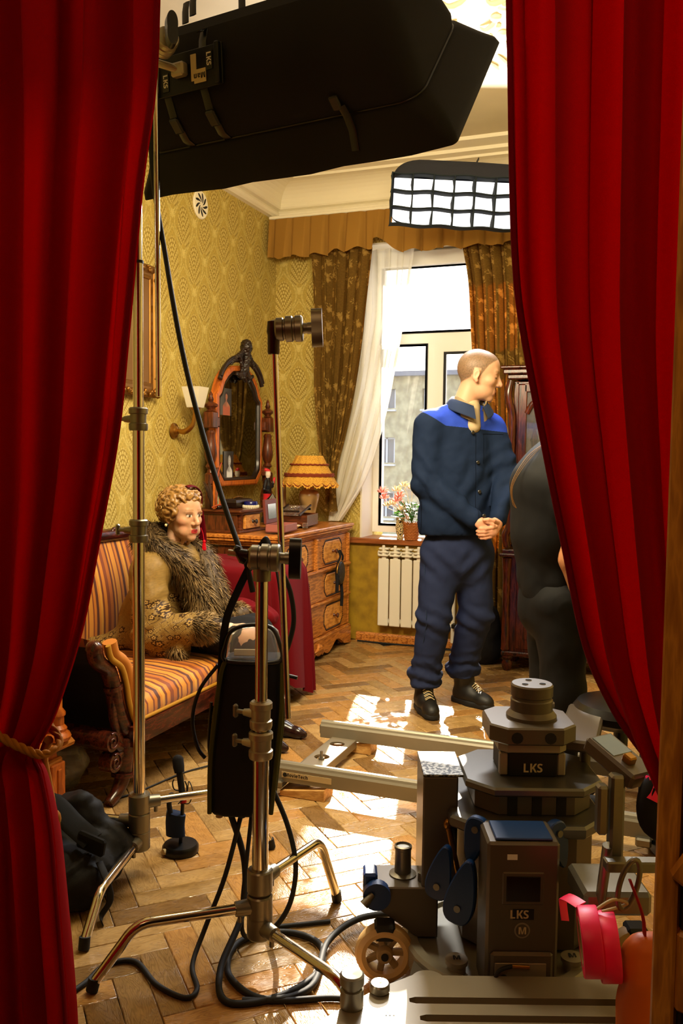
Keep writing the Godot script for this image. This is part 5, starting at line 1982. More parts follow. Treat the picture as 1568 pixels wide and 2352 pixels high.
func mirror() -> void:
	var t = thing("dressing_mirror", "arched dressing mirror in an orange wood frame with dark carved crest", "mirror", V(-2.60, 0, -4.92))
	# local: s -> -z (to the right in the photograph), x out of the wall
	var B = Basis(Vector3(0, 0, -1), Vector3.UP, Vector3(1, 0, 0))
	var rows = []
	for q in [[0.0, -0.03], [0.0, 0.018], [0.008, 0.024], [0.03, 0.026], [0.034, 0.020]]:
		var row = PackedVector3Array()
		for p in outline(q[0]):
			row.append(B * V(p.x, p.y, q[1]))
		rows.append(row)
	var b = MB.new()
	for k in rows.size() - 1:
		b.grid([rows[k], rows[k + 1]], true)
	part(b, "frame", M.orange_wood, t)
	rows = []
	for q in [[0.034, 0.020], [0.036, 0.026], [0.048, 0.022], [0.055, 0.006]]:
		var row = PackedVector3Array()
		for p in outline(q[0]):
			row.append(B * V(p.x, p.y, q[1]))
		rows.append(row)
	b = MB.new()
	for k in rows.size() - 1:
		b.grid([rows[k], rows[k + 1]], true)
	part(b, "inner_moulding", M.dark_carved, t)
	b = MB.new()
	b.xf = Transform3D(B, Vector3.ZERO)
	b.prism(outline(0.05), -0.002, 0.008)
	part(b, "mirror_glass", M.mirror_glass, t)
	# hood moulding over the arch
	b = MB.new()
	var h = half_frame(-0.012).slice(8)
	var path = []
	for p in h:
		path.append(B * V(p.x * 1.03, p.y + 0.022, 0.03))
	for k in range(h.size() - 2, -1, -1):
		path.append(B * V(-h[k].x * 1.03, h[k].y + 0.022, 0.03))
	b.tube(curve(path, 3), 0.014, 8, true, 1.2)
	b.tube(curve(path, 3).map(func(p): return p + V(0.010, 0.018, 0)), 0.010, 8)
	part(b, "hood", M.dark_carved, t)
	# carved crest: torch bust with scrolls and a garland below
	var s = SDF.new(V(-0.06, 1.68, -0.17), V(0.14, 2.02, 0.17), 0.0055)
	s.cap(V(0.05, 1.80, 0), V(0.06, 1.90, 0), 0.028, 0.02, 0.015)
	s.cap(V(0.06, 1.90, 0), V(0.06, 1.945, 0), 0.022, 0.036, 0.012)
	s.cap(V(0.06, 1.945, 0), V(0.06, 1.965, 0), 0.036, 0.034, 0.008)
	for sg in [-1.0, 1.0]:
		var pts = curve([V(0.05, 1.93, sg * 0.02), V(0.055, 1.905, sg * 0.06), V(0.05, 1.865, sg * 0.055), V(0.05, 1.82, sg * 0.035), V(0.05, 1.78, sg * 0.05), V(0.045, 1.775, sg * 0.08)], 4)
		for k in pts.size() - 1:
			s.cap(pts[k], pts[k + 1], 0.009, 0.009, 0.008)
		pts = curve([V(0.045, 1.90, sg * 0.04), V(0.045, 1.885, sg * 0.09), V(0.04, 1.855, sg * 0.13), V(0.035, 1.83, sg * 0.15)], 4)
		for k in pts.size() - 1:
			s.cap(pts[k], pts[k + 1], 0.014 - 0.0006 * k, 0.013 - 0.0006 * k, 0.008)
		for k in 5:
			s.ell(V(0.05, 1.775 - 0.012 * sin(k * 0.8), sg * (0.015 + 0.022 * k)), V(0.012, 0.014, 0.013), Basis.IDENTITY, 0.006)
	for k in 7:
		s.ell(V(0.055, 1.76 - 0.02 * cos(k * 1.9), -0.045 + 0.015 * k), V(0.014, 0.012, 0.011), Basis.IDENTITY, 0.006)
	b = MB.new()
	s.mesh(b, null, func(p, n): return 0.004 * sin(p.y * 260.0) * sin(p.z * 240.0))
	part(b, "crest", M.dark_carved, t)
	# turned posts with finials
	for z in [0.39, -0.375]:
		b = MB.new()
		b.lathe_at(V(0.03, 0.83, z), [Vector2(0, 0), Vector2(0.035, 0), Vector2(0.035, 0.20), Vector2(0.03, 0.21), Vector2(0.03, 0.27), Vector2(0.036, 0.275), Vector2(0.036, 0.33), Vector2(0.022, 0.34), Vector2(0.018, 0.36), Vector2(0.032, 0.375), Vector2(0.020, 0.395), Vector2(0.030, 0.415), Vector2(0.038, 0.45), Vector2(0.033, 0.50), Vector2(0.025, 0.56), Vector2(0.029, 0.575), Vector2(0.02, 0.59)], 18)
		b.box(V(0.03, 1.48, z), V(0.066, 0.095, 0.066), 0.005)
		b.lathe_at(V(0.03, 1.53, z), [Vector2(0.034, 0), Vector2(0.02, 0.01), Vector2(0.026, 0.02), Vector2(0.042, 0.03), Vector2(0.044, 0.04), Vector2(0.024, 0.052), Vector2(0.013, 0.058), Vector2(0.018, 0.072), Vector2(0.010, 0.088), Vector2(0.012, 0.10), Vector2(0.0, 0.122)], 18)
		part(b, "post", M.walnut_v, t)
		b = MB.new()
		var sg = 1.0 if z > 0 else -1.0
		for y in [1.17, 1.47]:
			b = MB.new()
			b.box(V(0.035, y, z - sg * 0.055), V(0.03, 0.06, 0.05), 0.006)
			part(b, "hinge_block", M.walnut, t)
		b = MB.new()
		b.tube(curve([V(0.05, 0.86, z + sg * 0.02), V(0.05, 0.92, z - sg * 0.06), V(0.05, 1.0, z - sg * 0.09), V(0.05, 1.07, z - sg * 0.05), V(0.05, 1.05, z - sg * 0.02), V(0.05, 1.02, z - sg * 0.04)], 5), [0.035, 0.034, 0.033, 0.032, 0.031, 0.03, 0.03, 0.03, 0.029, 0.028, 0.027, 0.026, 0.025, 0.024, 0.022, 0.02, 0.018, 0.017, 0.016, 0.015, 0.014, 0.013, 0.012, 0.011, 0.01, 0.01], 8)
		part(b, "bracket", M.walnut, t)
	# snapshots tucked into the frame
	for q in [["photograph", M.photo_colour, 0.18, 1.60, 0.155, 0.165, "small colour portrait photograph tucked into the mirror, upper left"], ["photograph", M.photo_grey, 0.135, 1.205, 0.125, 0.185, "black and white portrait photograph leaning on the mirror, lower left"]]:
		b = MB.new()
		b.quad(V(0, -q[5] / 2, q[4] / 2), V(0, -q[5] / 2, -q[4] / 2), V(0, q[5] / 2, -q[4] / 2), V(0, q[5] / 2, q[4] / 2))
		b.box(V(-0.001, 0, 0), V(0.0012, q[5], q[4]))
		one(b, q[0], q[1], q[6], "photograph", V(-2.588, q[3], -4.92 + q[2]), 0.0, "photographs on the mirror")

func cloth_sheet(b: MB, cx: float, cz: float, hx: float, hz: float, h: float, floor_y: float, folds: float, amp: float) -> void:
	# a cloth thrown over a low table: flat top that falls in folds
	var rings = []
	var n = 120
	var top = PackedVector3Array()
	for lev in 22:
		var ring = PackedVector3Array()
		var f = lev / 21.0
		for k in n:
			var w = TAU * k / n
			var ex = signf(cos(w)) * pow(absf(cos(w)), 0.35)
			var ez = signf(sin(w)) * pow(absf(sin(w)), 0.35)
			var rr = 0.0
			var y = h
			if f < 0.3:
				rr = f / 0.3
				y = h + 0.006 * sin(ex * 5 * rr + ez * 3) - 0.012 * pow(rr, 8)
			else:
				var g = (f - 0.3) / 0.7
				var drop = h - floor_y - 0.12 * maxf(0.0, sin(w * 2.0 + 0.6)) - 0.05 * sin(w * 5.0)
				y = h - 0.012 - g * drop
				rr = 1.0 + 0.03 * sqrt(g) + amp * pow(g, 0.7) * (0.55 + 0.5 * sin(w * folds + 1.6 * sin(w * 3.0) + g * 0.8)) + 0.025 * g * sin(w * folds * 2.3 + 2.0 * sin(w * 5.0))
				y = maxf(y, 0.008 + 0.01 * absf(sin(w * 17.0)))
			ring.append(V(cx + hx * ex * rr, y, cz + hz * ez * rr))
		rings.append(ring)
	b.grid(rings, true, true, 4.0, 3.0)

func sofa() -> void:
	var t = thing("recamier_sofa", "antique mahogany sofa with orange and brown striped upholstery under the woman", "sofa", V(-2.25, 0, -3.45))
	# local: x 0.40 = front, z +0.85 = near end
	var fx = 0.40
	# S-curved near arm, outline in (z, y)
	var wood_c = [Vector2(0.965, 0.595), Vector2(0.945, 0.545), Vector2(0.885, 0.50), Vector2(0.855, 0.43), Vector2(0.84, 0.365), Vector2(0.815, 0.30), Vector2(0.775, 0.245), Vector2(0.72, 0.222)]
	for x in [fx - 0.02, -0.32]:
		var b = MB.new()
		var pts = []
		for q in wood_c:
			pts.append(V(x, q.y, q.x))
		b.tube(curve(pts, 5), 0.026, 10, true, 1.25)
		b.ball(pts[0], V(0.032, 0.03, 0.026), 14, 10)
		b.tube(curve([V(x, 0.43, 0.858), V(x, 0.33, 0.855), V(x, 0.25, 0.83), V(x, 0.20, 0.80)], 5), 0.017, 8)
		# volutes: turned discs with a raised spiral
		for q in [[0.885, 0.243, 0.036], [0.868, 0.162, 0.036]]:
			b.rod(V(x - 0.03, q[1], q[0]), V(x + 0.022, q[1], q[0]), q[2], 22)
			var sp = []
			for k in 30:
				var a = k / 29.0 * 10.0
				var r = q[2] * (0.92 - k / 34.0)
				sp.append(V(x + 0.024, q[1] + r * sin(a + 1.2), q[0] + r * cos(a + 1.2)))
			b.tube(sp, 0.0045, 6)
		b.tube(curve([V(x, 0.225, 0.86), V(x, 0.205, 0.83), V(x, 0.185, 0.80), V(x, 0.17, 0.83)], 5), 0.022, 8)
		part(b, "arm_frame", M.mahogany, t)
		b = MB.new()
		# sabre leg
		b.tube(curve([V(x, 0.225, 0.775), V(x, 0.15, 0.79), V(x, 0.09, 0.795), V(x, 0.04, 0.83), V(x, 0.012, 0.885)], 6), [0.040, 0.042, 0.042, 0.041, 0.040, 0.038, 0.036, 0.035, 0.034, 0.033, 0.032, 0.031, 0.030, 0.029, 0.028, 0.027, 0.026, 0.025, 0.024, 0.023, 0.022, 0.022, 0.021, 0.02, 0.018], 10)
		b.tube([V(x, 0.098, 0.795), V(x, 0.085, 0.797)], 0.044, 12)
		part(b, "leg", M.mahogany, t)
		b = MB.new()
		b.tube(curve([V(x, 0.225, -0.32), V(x, 0.15, -0.33), V(x, 0.08, -0.34), V(x, 0.012, -0.37)], 6), 0.03, 10)
		part(b, "leg", M.mahogany, t)
		b = MB.new()
		b.tube(curve([V(x, 0.44, 0.855), V(x, 0.425, 0.852)], 2), 0.036, 12)
		part(b, "arm_collar", M.mahogany, t)
	var rb = MB.new()
	rb.rod(V(-0.33, 0.243, 0.885), V(0.37, 0.243, 0.885), 0.033, 20)
	part(rb, "lower_roll", M.mahogany, t)
	# dark outer cover of the near arm
	var P = []
	var cc = curve(wood_c.slice(0, 7), 5)
	for q in cc:
		P.append(PackedVector3Array([V(-0.33, q.y, q.x - 0.005), V(fx - 0.03, q.y, q.x - 0.005)]))
	var b = MB.new()
	b.grid(P)
	part(b, "arm_back_cover", M.black_cloth, t)
	# upholstered inner face of the arm: rolled, in gold with gimp
	P = []
	for q in cc:
		var row = PackedVector3Array()
		for k in 13:
			var s = k / 12.0
			row.append(V(lerpf(-0.33, fx - 0.02, s), q.y + 0.028 * sin(PI * s) + 0.006, q.x - 0.045 - 0.035 * sin(PI * s)))
		P.append(row)
	b = MB.new()
	b.uvs = Vector2(2.4, 1.0)
	b.grid(P, false, true)
	var roll = []
	for k in 9:
		roll.append(V(lerpf(-0.33, fx - 0.02, k / 8.0), 0.575, 0.945))
	part(b, "arm_upholstery", M.sofa_stripe, t)
	b = MB.new()
	var gp = []
	for q in cc:
		gp.append(V(fx + 0.012, q.y + 0.006, q.x - 0.038))
	b.tube(gp, 0.012, 8, true, 0.7)
	b.tube([V(fx + 0.012, 0.282, 0.72), V(fx + 0.012, 0.278, -0.38)], 0.008, 8)
	part(b, "gimp", M.gold_gimp, t)
	b = MB.new()
	var bp = []
	for q in cc:
		bp.append(V(fx - 0.006, q.y + 0.012, q.x - 0.072))
	b.tube(bp, 0.026, 10)
	part(b, "arm_piping", M.sofa_gold, t)
	# seat
	P = []
	for j in 41:
		var z = 0.74 - 1.12 * j / 40.0
		var row = PackedVector3Array()
		for q in [[fx + 0.004, 0.275], [fx + 0.012, 0.30], [fx + 0.010, 0.335], [fx - 0.01, 0.362], [fx - 0.06, 0.378], [fx - 0.18, 0.388], [0.05, 0.388], [-0.15, 0.38], [-0.3, 0.37]]:
			row.append(V(q[0], q[1] - 0.012 * pow(absf((z - 0.18) / 0.57), 6), z))
		P.append(row)
	b = MB.new()
	var PT = []
	for k in 9:
		var row = PackedVector3Array()
		for j in 41:
			row.append(P[j][k])
		PT.append(row)
	b.uvs = Vector2(4.6, 1.0)
	b.grid(PT)
	part(b, "seat", M.sofa_stripe, t)
	# front rail
	b = MB.new()
	b.bar(P2([-0.03, 0.0, 0.018, 0.0, 0.022, 0.012, 0.03, 0.03, 0.030, 0.055, 0.018, 0.072, -0.03, 0.074]), V(fx, 0.20, 0.80), V(fx, 0.20, -0.39), Vector3.UP)
	b.bar(P2([-0.02, 0.0, 0.03, 0.0, 0.03, 0.07, -0.02, 0.07]), V(-0.34, 0.20, 0.78), V(-0.34, 0.20, -0.39))
	b.box(V(0.03, 0.235, -0.375), V(0.76, 0.07, 0.04), 0.006)
	b.box(V(0.03, 0.235, 0.74), V(0.70, 0.05, 0.04), 0.006)
	part(b, "seat_rail", M.mahogany, t)
	# back: striped, leaning, with a wooden crest rail that dips towards the near end
	P = []
	for k in 9:
		var s = k / 8.0
		var row = PackedVector3Array()
		for j in 33:
			var u = j / 32.0
			var z = 0.66 - 1.04 * u
			var top = 0.72 + 0.13 * sm(0.0, 0.45, u)
			row.append(V(-0.26 - 0.07 * s + 0.03 * sin(PI * s), lerpf(0.36, top, s), z))
		P.append(row)
	b = MB.new()
	b.uvs = Vector2(4.6, 1.0)
	b.grid(P)
	part(b, "back", M.sofa_stripe, t)
	b = MB.new()
	var cr = []
	var cr2 = []
	for j in 33:
		var u = j / 32.0
		cr.append(V(-0.335, 0.745 + 0.13 * sm(0.0, 0.45, u), 0.68 - 1.06 * u))
	b.tube(cr, 0.032, 10)
	for j in 3:
		var sp = []
		for k in 18:
			var a = k / 17.0 * 6.5
			var r = 0.026 * (1.0 - k / 24.0)
			sp.append(V(-0.32, 0.885 + r * sin(a), 0.30 - 0.22 * j + r * cos(a)))
		b.tube(sp, 0.010, 6)
	b.box(V(-0.37, 0.55, 0.14), V(0.03, 0.5, 1.04), 0.01)
	part(b, "crest_rail", M.mahogany, t)
	# red cushion corner glimpsed at the near end
	b = MB.new()
	var s = SDF.new(V(-0.16, -0.12, -0.16), V(0.16, 0.16, 0.16), 0.012)
	s.ell(V(0, 0, 0), V(0.05, 0.10, 0.11), Basis.IDENTITY, 0.01)
	s.cap(V(0, 0.07, 0.08), V(0, 0.09, 0.11), 0.02, 0.01, 0.03)
	s.mesh(b)
	one(b, "cushion", M.burgundy, "small red cushion tucked at the near end of the striped sofa", "cushion", V(-2.50, 0.475, -2.95))

func draped_table() -> void:
	var t = thing("low_table", "low table hidden under the burgundy cloth beside the dresser", "table", V(-2.20, 0, -4.08))
	var b = MB.new()
	b.box(V(0, 0.69, 0), V(0.64, 0.03, 0.38), 0.004)
	part(b, "tabletop", M.walnut, t)
	for sx in [-1, 1]:
		for sz in [-1, 1]:
			b = MB.new()
			b.rod(V(sx * 0.26, 0, sz * 0.16), V(sx * 0.26, 0.68, sz * 0.16), 0.02)
			part(b, "leg", M.walnut, t)
	b = MB.new()
	cloth_sheet(b, -2.20, -4.08, 0.375, 0.235, 0.722, 0.02, 23.0, 0.13)
	one(b, "table_cloth", M.burgundy, "burgundy velvet cloth falling in folds over the low table", "cloth")
	# bunched end lying over the near edge, towards the woman's lap
	var s = SDF.new(V(-0.25, -0.2, -0.25), V(0.35, 0.2, 0.25), 0.010)
	for q in [[-0.18, 0.02, 0.0, 0.0, 0.05, 0.05], [0.0, 0.05, 0.05, 0.14, 0.0, 0.10], [0.10, 0.0, 0.02, 0.22, -0.06, 0.06], [0.05, 0.06, 0.0, 0.2, 0.04, 0.0]]:
		s.cap(V(q[0], q[1], q[2]), V(q[3], q[4], q[5]), 0.05, 0.045, 0.03)
	b = MB.new()
	s.mesh(b, null, func(p, n): return 0.010 * sin(p.x * 60.0 + p.y * 40.0 + 4.0 * nz(p, 6.0)))
	one(b, "shawl", M.burgundy, "bunched burgundy shawl lying beside the woman's hands", "shawl", V(-2.0, 0.47, -3.72))

func left_cabinet() -> void:
	var t = thing("side_cabinet", "orange-brown wooden cabinet glimpsed behind the tied curtain", "cabinet", V(-2.27, 0, -2.125))
	var b = MB.new()
	b.box(V(-0.015, 0.46, -0.02), V(0.60, 0.86, 0.58), 0.006)
	part(b, "carcass", M.orange_wood, t)
	b = MB.new()
	b.box(V(0.0, 0.90, 0), V(0.68, 0.035, 0.68), 0.008)
	b.bar(P2([0, 0, 0.04, 0.0, 0.045, 0.012, 0.03, 0.025, 0.02, 0.03, 0, 0.034]), V(0.29, 0.255, -0.34), V(0.29, 0.255, 0.34))
	b.box(V(0.0, 0.20, 0), V(0.60, 0.03, 0.64), 0.006)
	part(b, "moulding", M.honey, t)
	b = MB.new()
	b.box(V(0.292, 0.12, 0.02), V(0.02, 0.18, 0.46), 0.004)
	var d = part(b, "drawer", M.orange_wood, t)
	b = MB.new()
	for k in 3:
		b.box(V(0.304, 0.14 + 0.016 * k, -0.03), V(0.012, 0.009, 0.30), 0.003)
	part(b, "reeding", M.honey_pale, d)
	b = MB.new()
	b.box(V(0.292, 0.56, 0.02), V(0.02, 0.54, 0.46), 0.006)
	d = part(b, "door", M.orange_wood, t)
	b = MB.new()
	b.ball(V(0.304, 0.38, -0.10), V(0.012, 0.042, 0.03), 14, 10)
	for k in 8:
		b.ball(V(0.312, 0.38 + 0.025 * sin(k * 0.8), -0.10 + 0.016 * cos(k * 0.8)), V(0.008, 0.010, 0.008), 6, 5)
	part(b, "rosette", M.dark_carved, d)
	b = MB.new()
	b.lathe_at(V(0.30, 0.285, -0.285), [Vector2(0, 0), Vector2(0.046, 0), Vector2(0.05, 0.012), Vector2(0.044, 0.024), Vector2(0.034, 0.03), Vector2(0.036, 0.04), Vector2(0.026, 0.052), Vector2(0.026, 0.08), Vector2(0.031, 0.085), Vector2(0.031, 0.095), Vector2(0.020, 0.11), Vector2(0.022, 0.3), Vector2(0.025, 0.5), Vector2(0.03, 0.55), Vector2(0, 0.58)], 20)
	part(b, "column", M.orange_wood, t)
	b = MB.new()
	b.box(V(0.285, 0.10, -0.285), V(0.05, 0.20, 0.07), 0.004)
	b.box(V(0.312, 0.10, -0.285), V(0.008, 0.16, 0.02), 0.002)
	part(b, "plinth_block", M.orange_wood, t)
	# crumpled clear plastic under the sofa
	b = MB.new()
	var s = SDF.new(V(-0.25, -0.02, -0.25), V(0.25, 0.3, 0.25), 0.012)
	s.cap(V(-0.06, 0.10, 0.02), V(0.04, 0.10, -0.02), 0.13, 0.12, 0.04)
	s.cap(V(0.05, 0.05, 0.08), V(0.12, 0.03, 0.10), 0.06, 0.04, 0.04)
	s.cut(V(0, 0.002, 0), V(0, -1, 0))
	s.mesh(b, null, func(p, n): return 0.03 * nz(p, 9.0) + 0.012 * nz(p, 27.0))
	one(b, "plastic_bag", M.plastic_wrap, "crumpled clear plastic bag on the floor under the sofa's end", "plastic bag", V(-2.22, 0, -2.62))

func wall_things() -> void:
	# gilt picture frame cut by the curtain
	var t = thing("picture_frame", "gilded carved picture frame on the wallpaper, half hidden by the curtain", "picture", V(-2.68, 1.93, -3.84))
	var b = MB.new()
	var hw = 0.265
	var hh = 0.35
	for st in [[0.0, 0.025, 0.02, 0.035], [0.025, 0.05, 0.035, 0.012], [0.05, 0.075, 0.018, 0.026], [0.075, 0.085, 0.026, 0.01]]:
		var O = [V(st[2], -hh + st[0], hw - st[0]), V(st[2], -hh + st[0], -hw + st[0]), V(st[2], hh - st[0], -hw + st[0]), V(st[2], hh - st[0], hw - st[0])]
		var I = [V(st[3], -hh + st[1], hw - st[1]), V(st[3], -hh + st[1], -hw + st[1]), V(st[3], hh - st[1], -hw + st[1]), V(st[3], hh - st[1], hw - st[1])]
		for k in 4:
			b.quad(O[k], O[(k + 1) % 4], I[(k + 1) % 4], I[k])
	b.box(V(0.005, 0, 0), V(0.03, hh * 2, hw * 2), 0.002)
	rng.seed = 31
	for k in 150:
		var per = 4.0 * k / 150.0
		var side = int(per)
		var f = per - side
		var p = V(0.03, lerpf(-hh, hh, f), (hw - 0.02)) if side == 0 else V(0.03, hh - 0.02, lerpf(hw, -hw, f)) if side == 1 else V(0.03, lerpf(hh, -hh, f), -hw + 0.02) if side == 2 else V(0.03, -hh + 0.02, lerpf(-hw, hw, f))
		b.ball(p + V(rng.randf_range(-0.004, 0.006), rng.randf_range(-0.012, 0.012), rng.randf_range(-0.012, 0.012)), V(0.010, rng.randf_range(0.008, 0.018), rng.randf_range(0.008, 0.018)), 7, 5)
	part(b, "frame", M.gilt, t)
	b = MB.new()
	b.box(V(0.012, 0, 0), V(0.004, hh * 2 - 0.17, hw * 2 - 0.17))
	part(b, "canvas", M.canvas_grey, t)
	# sconce
	t = thing("wall_sconce", "brass wall sconce with a square frosted glass shade", "wall lamp", V(-2.69, 1.41, -4.32))
	b = MB.new()
	b.xf = Transform3D(Basis(Vector3(0, 0, 1), -PI / 2), Vector3.ZERO)
	b.lathe([Vector2(0, 0), Vector2(0.045, 0), Vector2(0.042, 0.008), Vector2(0.028, 0.014), Vector2(0.024, 0.024), Vector2(0.010, 0.03), Vector2(0, 0.032)], 20)
	part(b, "rosette", M.brass, t)
	b = MB.new()
	b.tube(curve([V(0.02, 0, 0), V(0.07, -0.005, 0.0), V(0.12, 0.03, 0.0), V(0.135, 0.085, 0.0), V(0.14, 0.115, 0.0)], 6), [0.012, 0.012, 0.013, 0.014, 0.015, 0.016, 0.017, 0.017, 0.017, 0.016, 0.015, 0.014, 0.013, 0.012, 0.011, 0.011, 0.011, 0.011, 0.011, 0.011, 0.011, 0.012, 0.013, 0.014, 0.015], 10)
	b.lathe_at(V(0.14, 0.115, 0), [Vector2(0, 0), Vector2(0.02, 0.0), Vector2(0.032, 0.012), Vector2(0.034, 0.02), Vector2(0, 0.02)], 16)
	part(b, "arm", M.brass, t)
	b = MB.new()
	var R = []
	for q in [[0.035, 0.13], [0.044, 0.18], [0.056, 0.245], [0.053, 0.245], [0.041, 0.18], [0.032, 0.135]]:
		R.append(PackedVector3Array([V(0.14 + q[0], q[1], q[0]), V(0.14 - q[0], q[1], q[0]), V(0.14 - q[0], q[1], -q[0]), V(0.14 + q[0], q[1], -q[0])]))
	for k in R.size() - 1:
		for j in 4:
			b.quad(R[k][(j + 1) % 4], R[k][j], R[k + 1][j], R[k + 1][(j + 1) % 4])
	part(b, "glass_shade", M.frosted, t)
	# round air vent
	t = thing("air_vent", "round white wall vent with swirling black slots, high on the left wall", "vent", V(-2.70, 2.757, -4.62))
	b = MB.new()
	b.xf = Transform3D(Basis(Vector3(0, 0, 1), -PI / 2), Vector3.ZERO)
	b.lathe([Vector2(0, 0), Vector2(0.082, 0.0), Vector2(0.084, 0.006), Vector2(0.078, 0.012), Vector2(0, 0.012)], 32)
	part(b, "plate", M.stucco, t)
	for k in 9:
		var a = TAU * k / 9
		b = MB.new()
		b.xf = Transform3D(Basis(Vector3.UP, PI / 2), V(0.0125, 0, 0))
		var poly = PackedVector2Array()
		for j in 9:
			var r = 0.016 + 0.052 * j / 8.0
			var s = a + 0.7 * (j / 8.0)
			poly.append(Vector2(cos(s), sin(s)) * r)
		for j in range(8, -1, -1):
			var r = 0.016 + 0.052 * j / 8.0
			var s = a + 0.7 * (j / 8.0) + 0.36 * sin(PI * (0.12 + 0.8 * j / 8.0))
			poly.append(Vector2(cos(s), sin(s)) * r)
		b.prism(poly, -0.001, 0.0012)
		part(b, "slot", M.rubber, t)

# ------------------------------------------------------------------ at the window
func sheet(b: MB, L: Array, R: Array, n: int, folds: Array, rows := 6, us := 1.0, vs := 1.0) -> void:
	var lc = curve(L, rows)
	var rc = curve(R, rows)
	var m = maxi(lc.size(), rc.size())
	var P = []
	for j in m:
		var f = float(j) / (m - 1)
		var a: Vector3 = lc[int(f * (lc.size() - 1))].lerp(lc[mini(int(f * (lc.size() - 1)) + 1, lc.size() - 1)], fposmod(f * (lc.size() - 1), 1.0))
		var d: Vector3 = rc[int(f * (rc.size() - 1))].lerp(rc[mini(int(f * (rc.size() - 1)) + 1, rc.size() - 1)], fposmod(f * (rc.size() - 1), 1.0))
		var row = PackedVector3Array()
		for k in n + 1:
			var s = float(k) / n
			var z = 0.0
			for q in folds:
				z += q[2] * sin(TAU * (q[0] * s + q[1]) + 0.6 * sin(f * 3.0 + q[0]))
			row.append(a.lerp(d, s) + V(0.012 * sin(TAU * folds[0][0] * 2 * s), 0, z))
		P.append(row)
	b.grid(P, false, true, us, vs)

func window_dressing() -> void:
	var b = MB.new()
	sheet(b, [V(-2.37, 2.66, -5.55), V(-2.346, 2.307, -5.55), V(-2.333, 1.716, -5.55), V(-2.286, 1.269, -5.55), V(-2.235, 1.061, -5.53), V(-2.232, 0.90, -5.52)], [V(-1.93, 2.66, -5.55), V(-1.968, 2.287, -5.55), V(-2.001, 2.001, -5.55), V(-2.050, 1.711, -5.55), V(-2.118, 1.418, -5.55), V(-2.170, 1.240, -5.55), V(-2.185, 1.061, -5.53), V(-2.165, 0.90, -5.52)], 90, [[5.0, 0.1, 0.028], [11.0, 0.4, 0.008]], 6, 2.6, 5.2)
	one(b, "window_curtain", M.brown_print, "brown flowered curtain drawn aside at the left of the window", "curtain")
	b = MB.new()
	sheet(b, [V(-1.33, 2.66, -5.55), V(-1.281, 2.417, -5.55), V(-1.257, 2.114, -5.55), V(-1.226, 1.699, -5.55), V(-1.195, 1.141, -5.55), V(-1.19, 0.60, -5.55), V(-1.18, 0.03, -5.55)], [V(-0.82, 2.66, -5.55), V(-0.80, 1.7, -5.55), V(-0.80, 0.6, -5.55), V(-0.80, 0.03, -5.55)], 100, [[7.0, 0.3, 0.030], [15.0, 0.1, 0.008]], 6, 3.0, 6.0)
	one(b, "window_curtain", M.brown_print, "brown flowered curtain hanging at the right of the window behind the man", "curtain")
	b = MB.new()
	sheet(b, [V(-2.04, 2.66, -5.63), V(-2.014, 2.243, -5.63), V(-2.042, 2.010, -5.63), V(-2.085, 1.717, -5.63), V(-2.161, 1.390, -5.61), V(-2.212, 1.149, -5.60), V(-2.220, 0.968, -5.59), V(-2.228, 0.831, -5.58)], [V(-1.66, 2.66, -5.62), V(-1.695, 2.399, -5.62), V(-1.735, 2.115, -5.62), V(-1.782, 1.857, -5.62), V(-1.824, 1.626, -5.62), V(-1.897, 1.332, -5.61), V(-1.972, 1.124, -5.60), V(-2.059, 0.973, -5.59), V(-2.150, 0.834, -5.58)], 80, [[4.0, 0.2, 0.022], [9.0, 0.5, 0.008]], 6)
	one(b, "sheer_curtain", M.sheer, "white sheer curtain gathered to the left of the window", "curtain")
	# box-pleated valance
	b = MB.new()
	var top = []
	var P = [PackedVector3Array(), PackedVector3Array(), PackedVector3Array(), PackedVector3Array(), PackedVector3Array()]
	var n = 260
	for k in n + 1:
		var s = float(k) / n
		var x = lerpf(-2.66, -0.62, s)
		var w = fposmod(x * 7.6, 1.0)
		var z = 0.030 * sm(0.0, 0.16, w) * (1.0 - sm(0.80, 1.0, w)) + 0.022 * w
		var yb = 2.617 + 0.012 * sin(x * 40.0) + 0.022 * sm(-2.5, -1.95, x)
		if x > -1.90:
			yb = 2.700 - 0.10 * sm(-1.90, -1.68, x) + 0.01 * sin(x * 30.0)
		for r in 5:
			var f = r / 4.0
			P[r].append(V(x + 0.006 * f * sin(x * 25.0), lerpf(2.885, yb, f), -5.50 + z * (0.4 + 0.9 * f) + 0.012 * f * sin(x * 17.0)))
	b.grid(P, false, true, 1.0, 1.0)
	one(b, "valance", M.valance, "pleated golden brown valance across the top of the window", "valance")
	b = MB.new()
	b.box(V(-1.64, 2.90, -5.58), V(2.06, 0.02, 0.17), 0.004)
	one(b, "pelmet_board", M.stucco, "pale board behind the valance top", "pelmet")

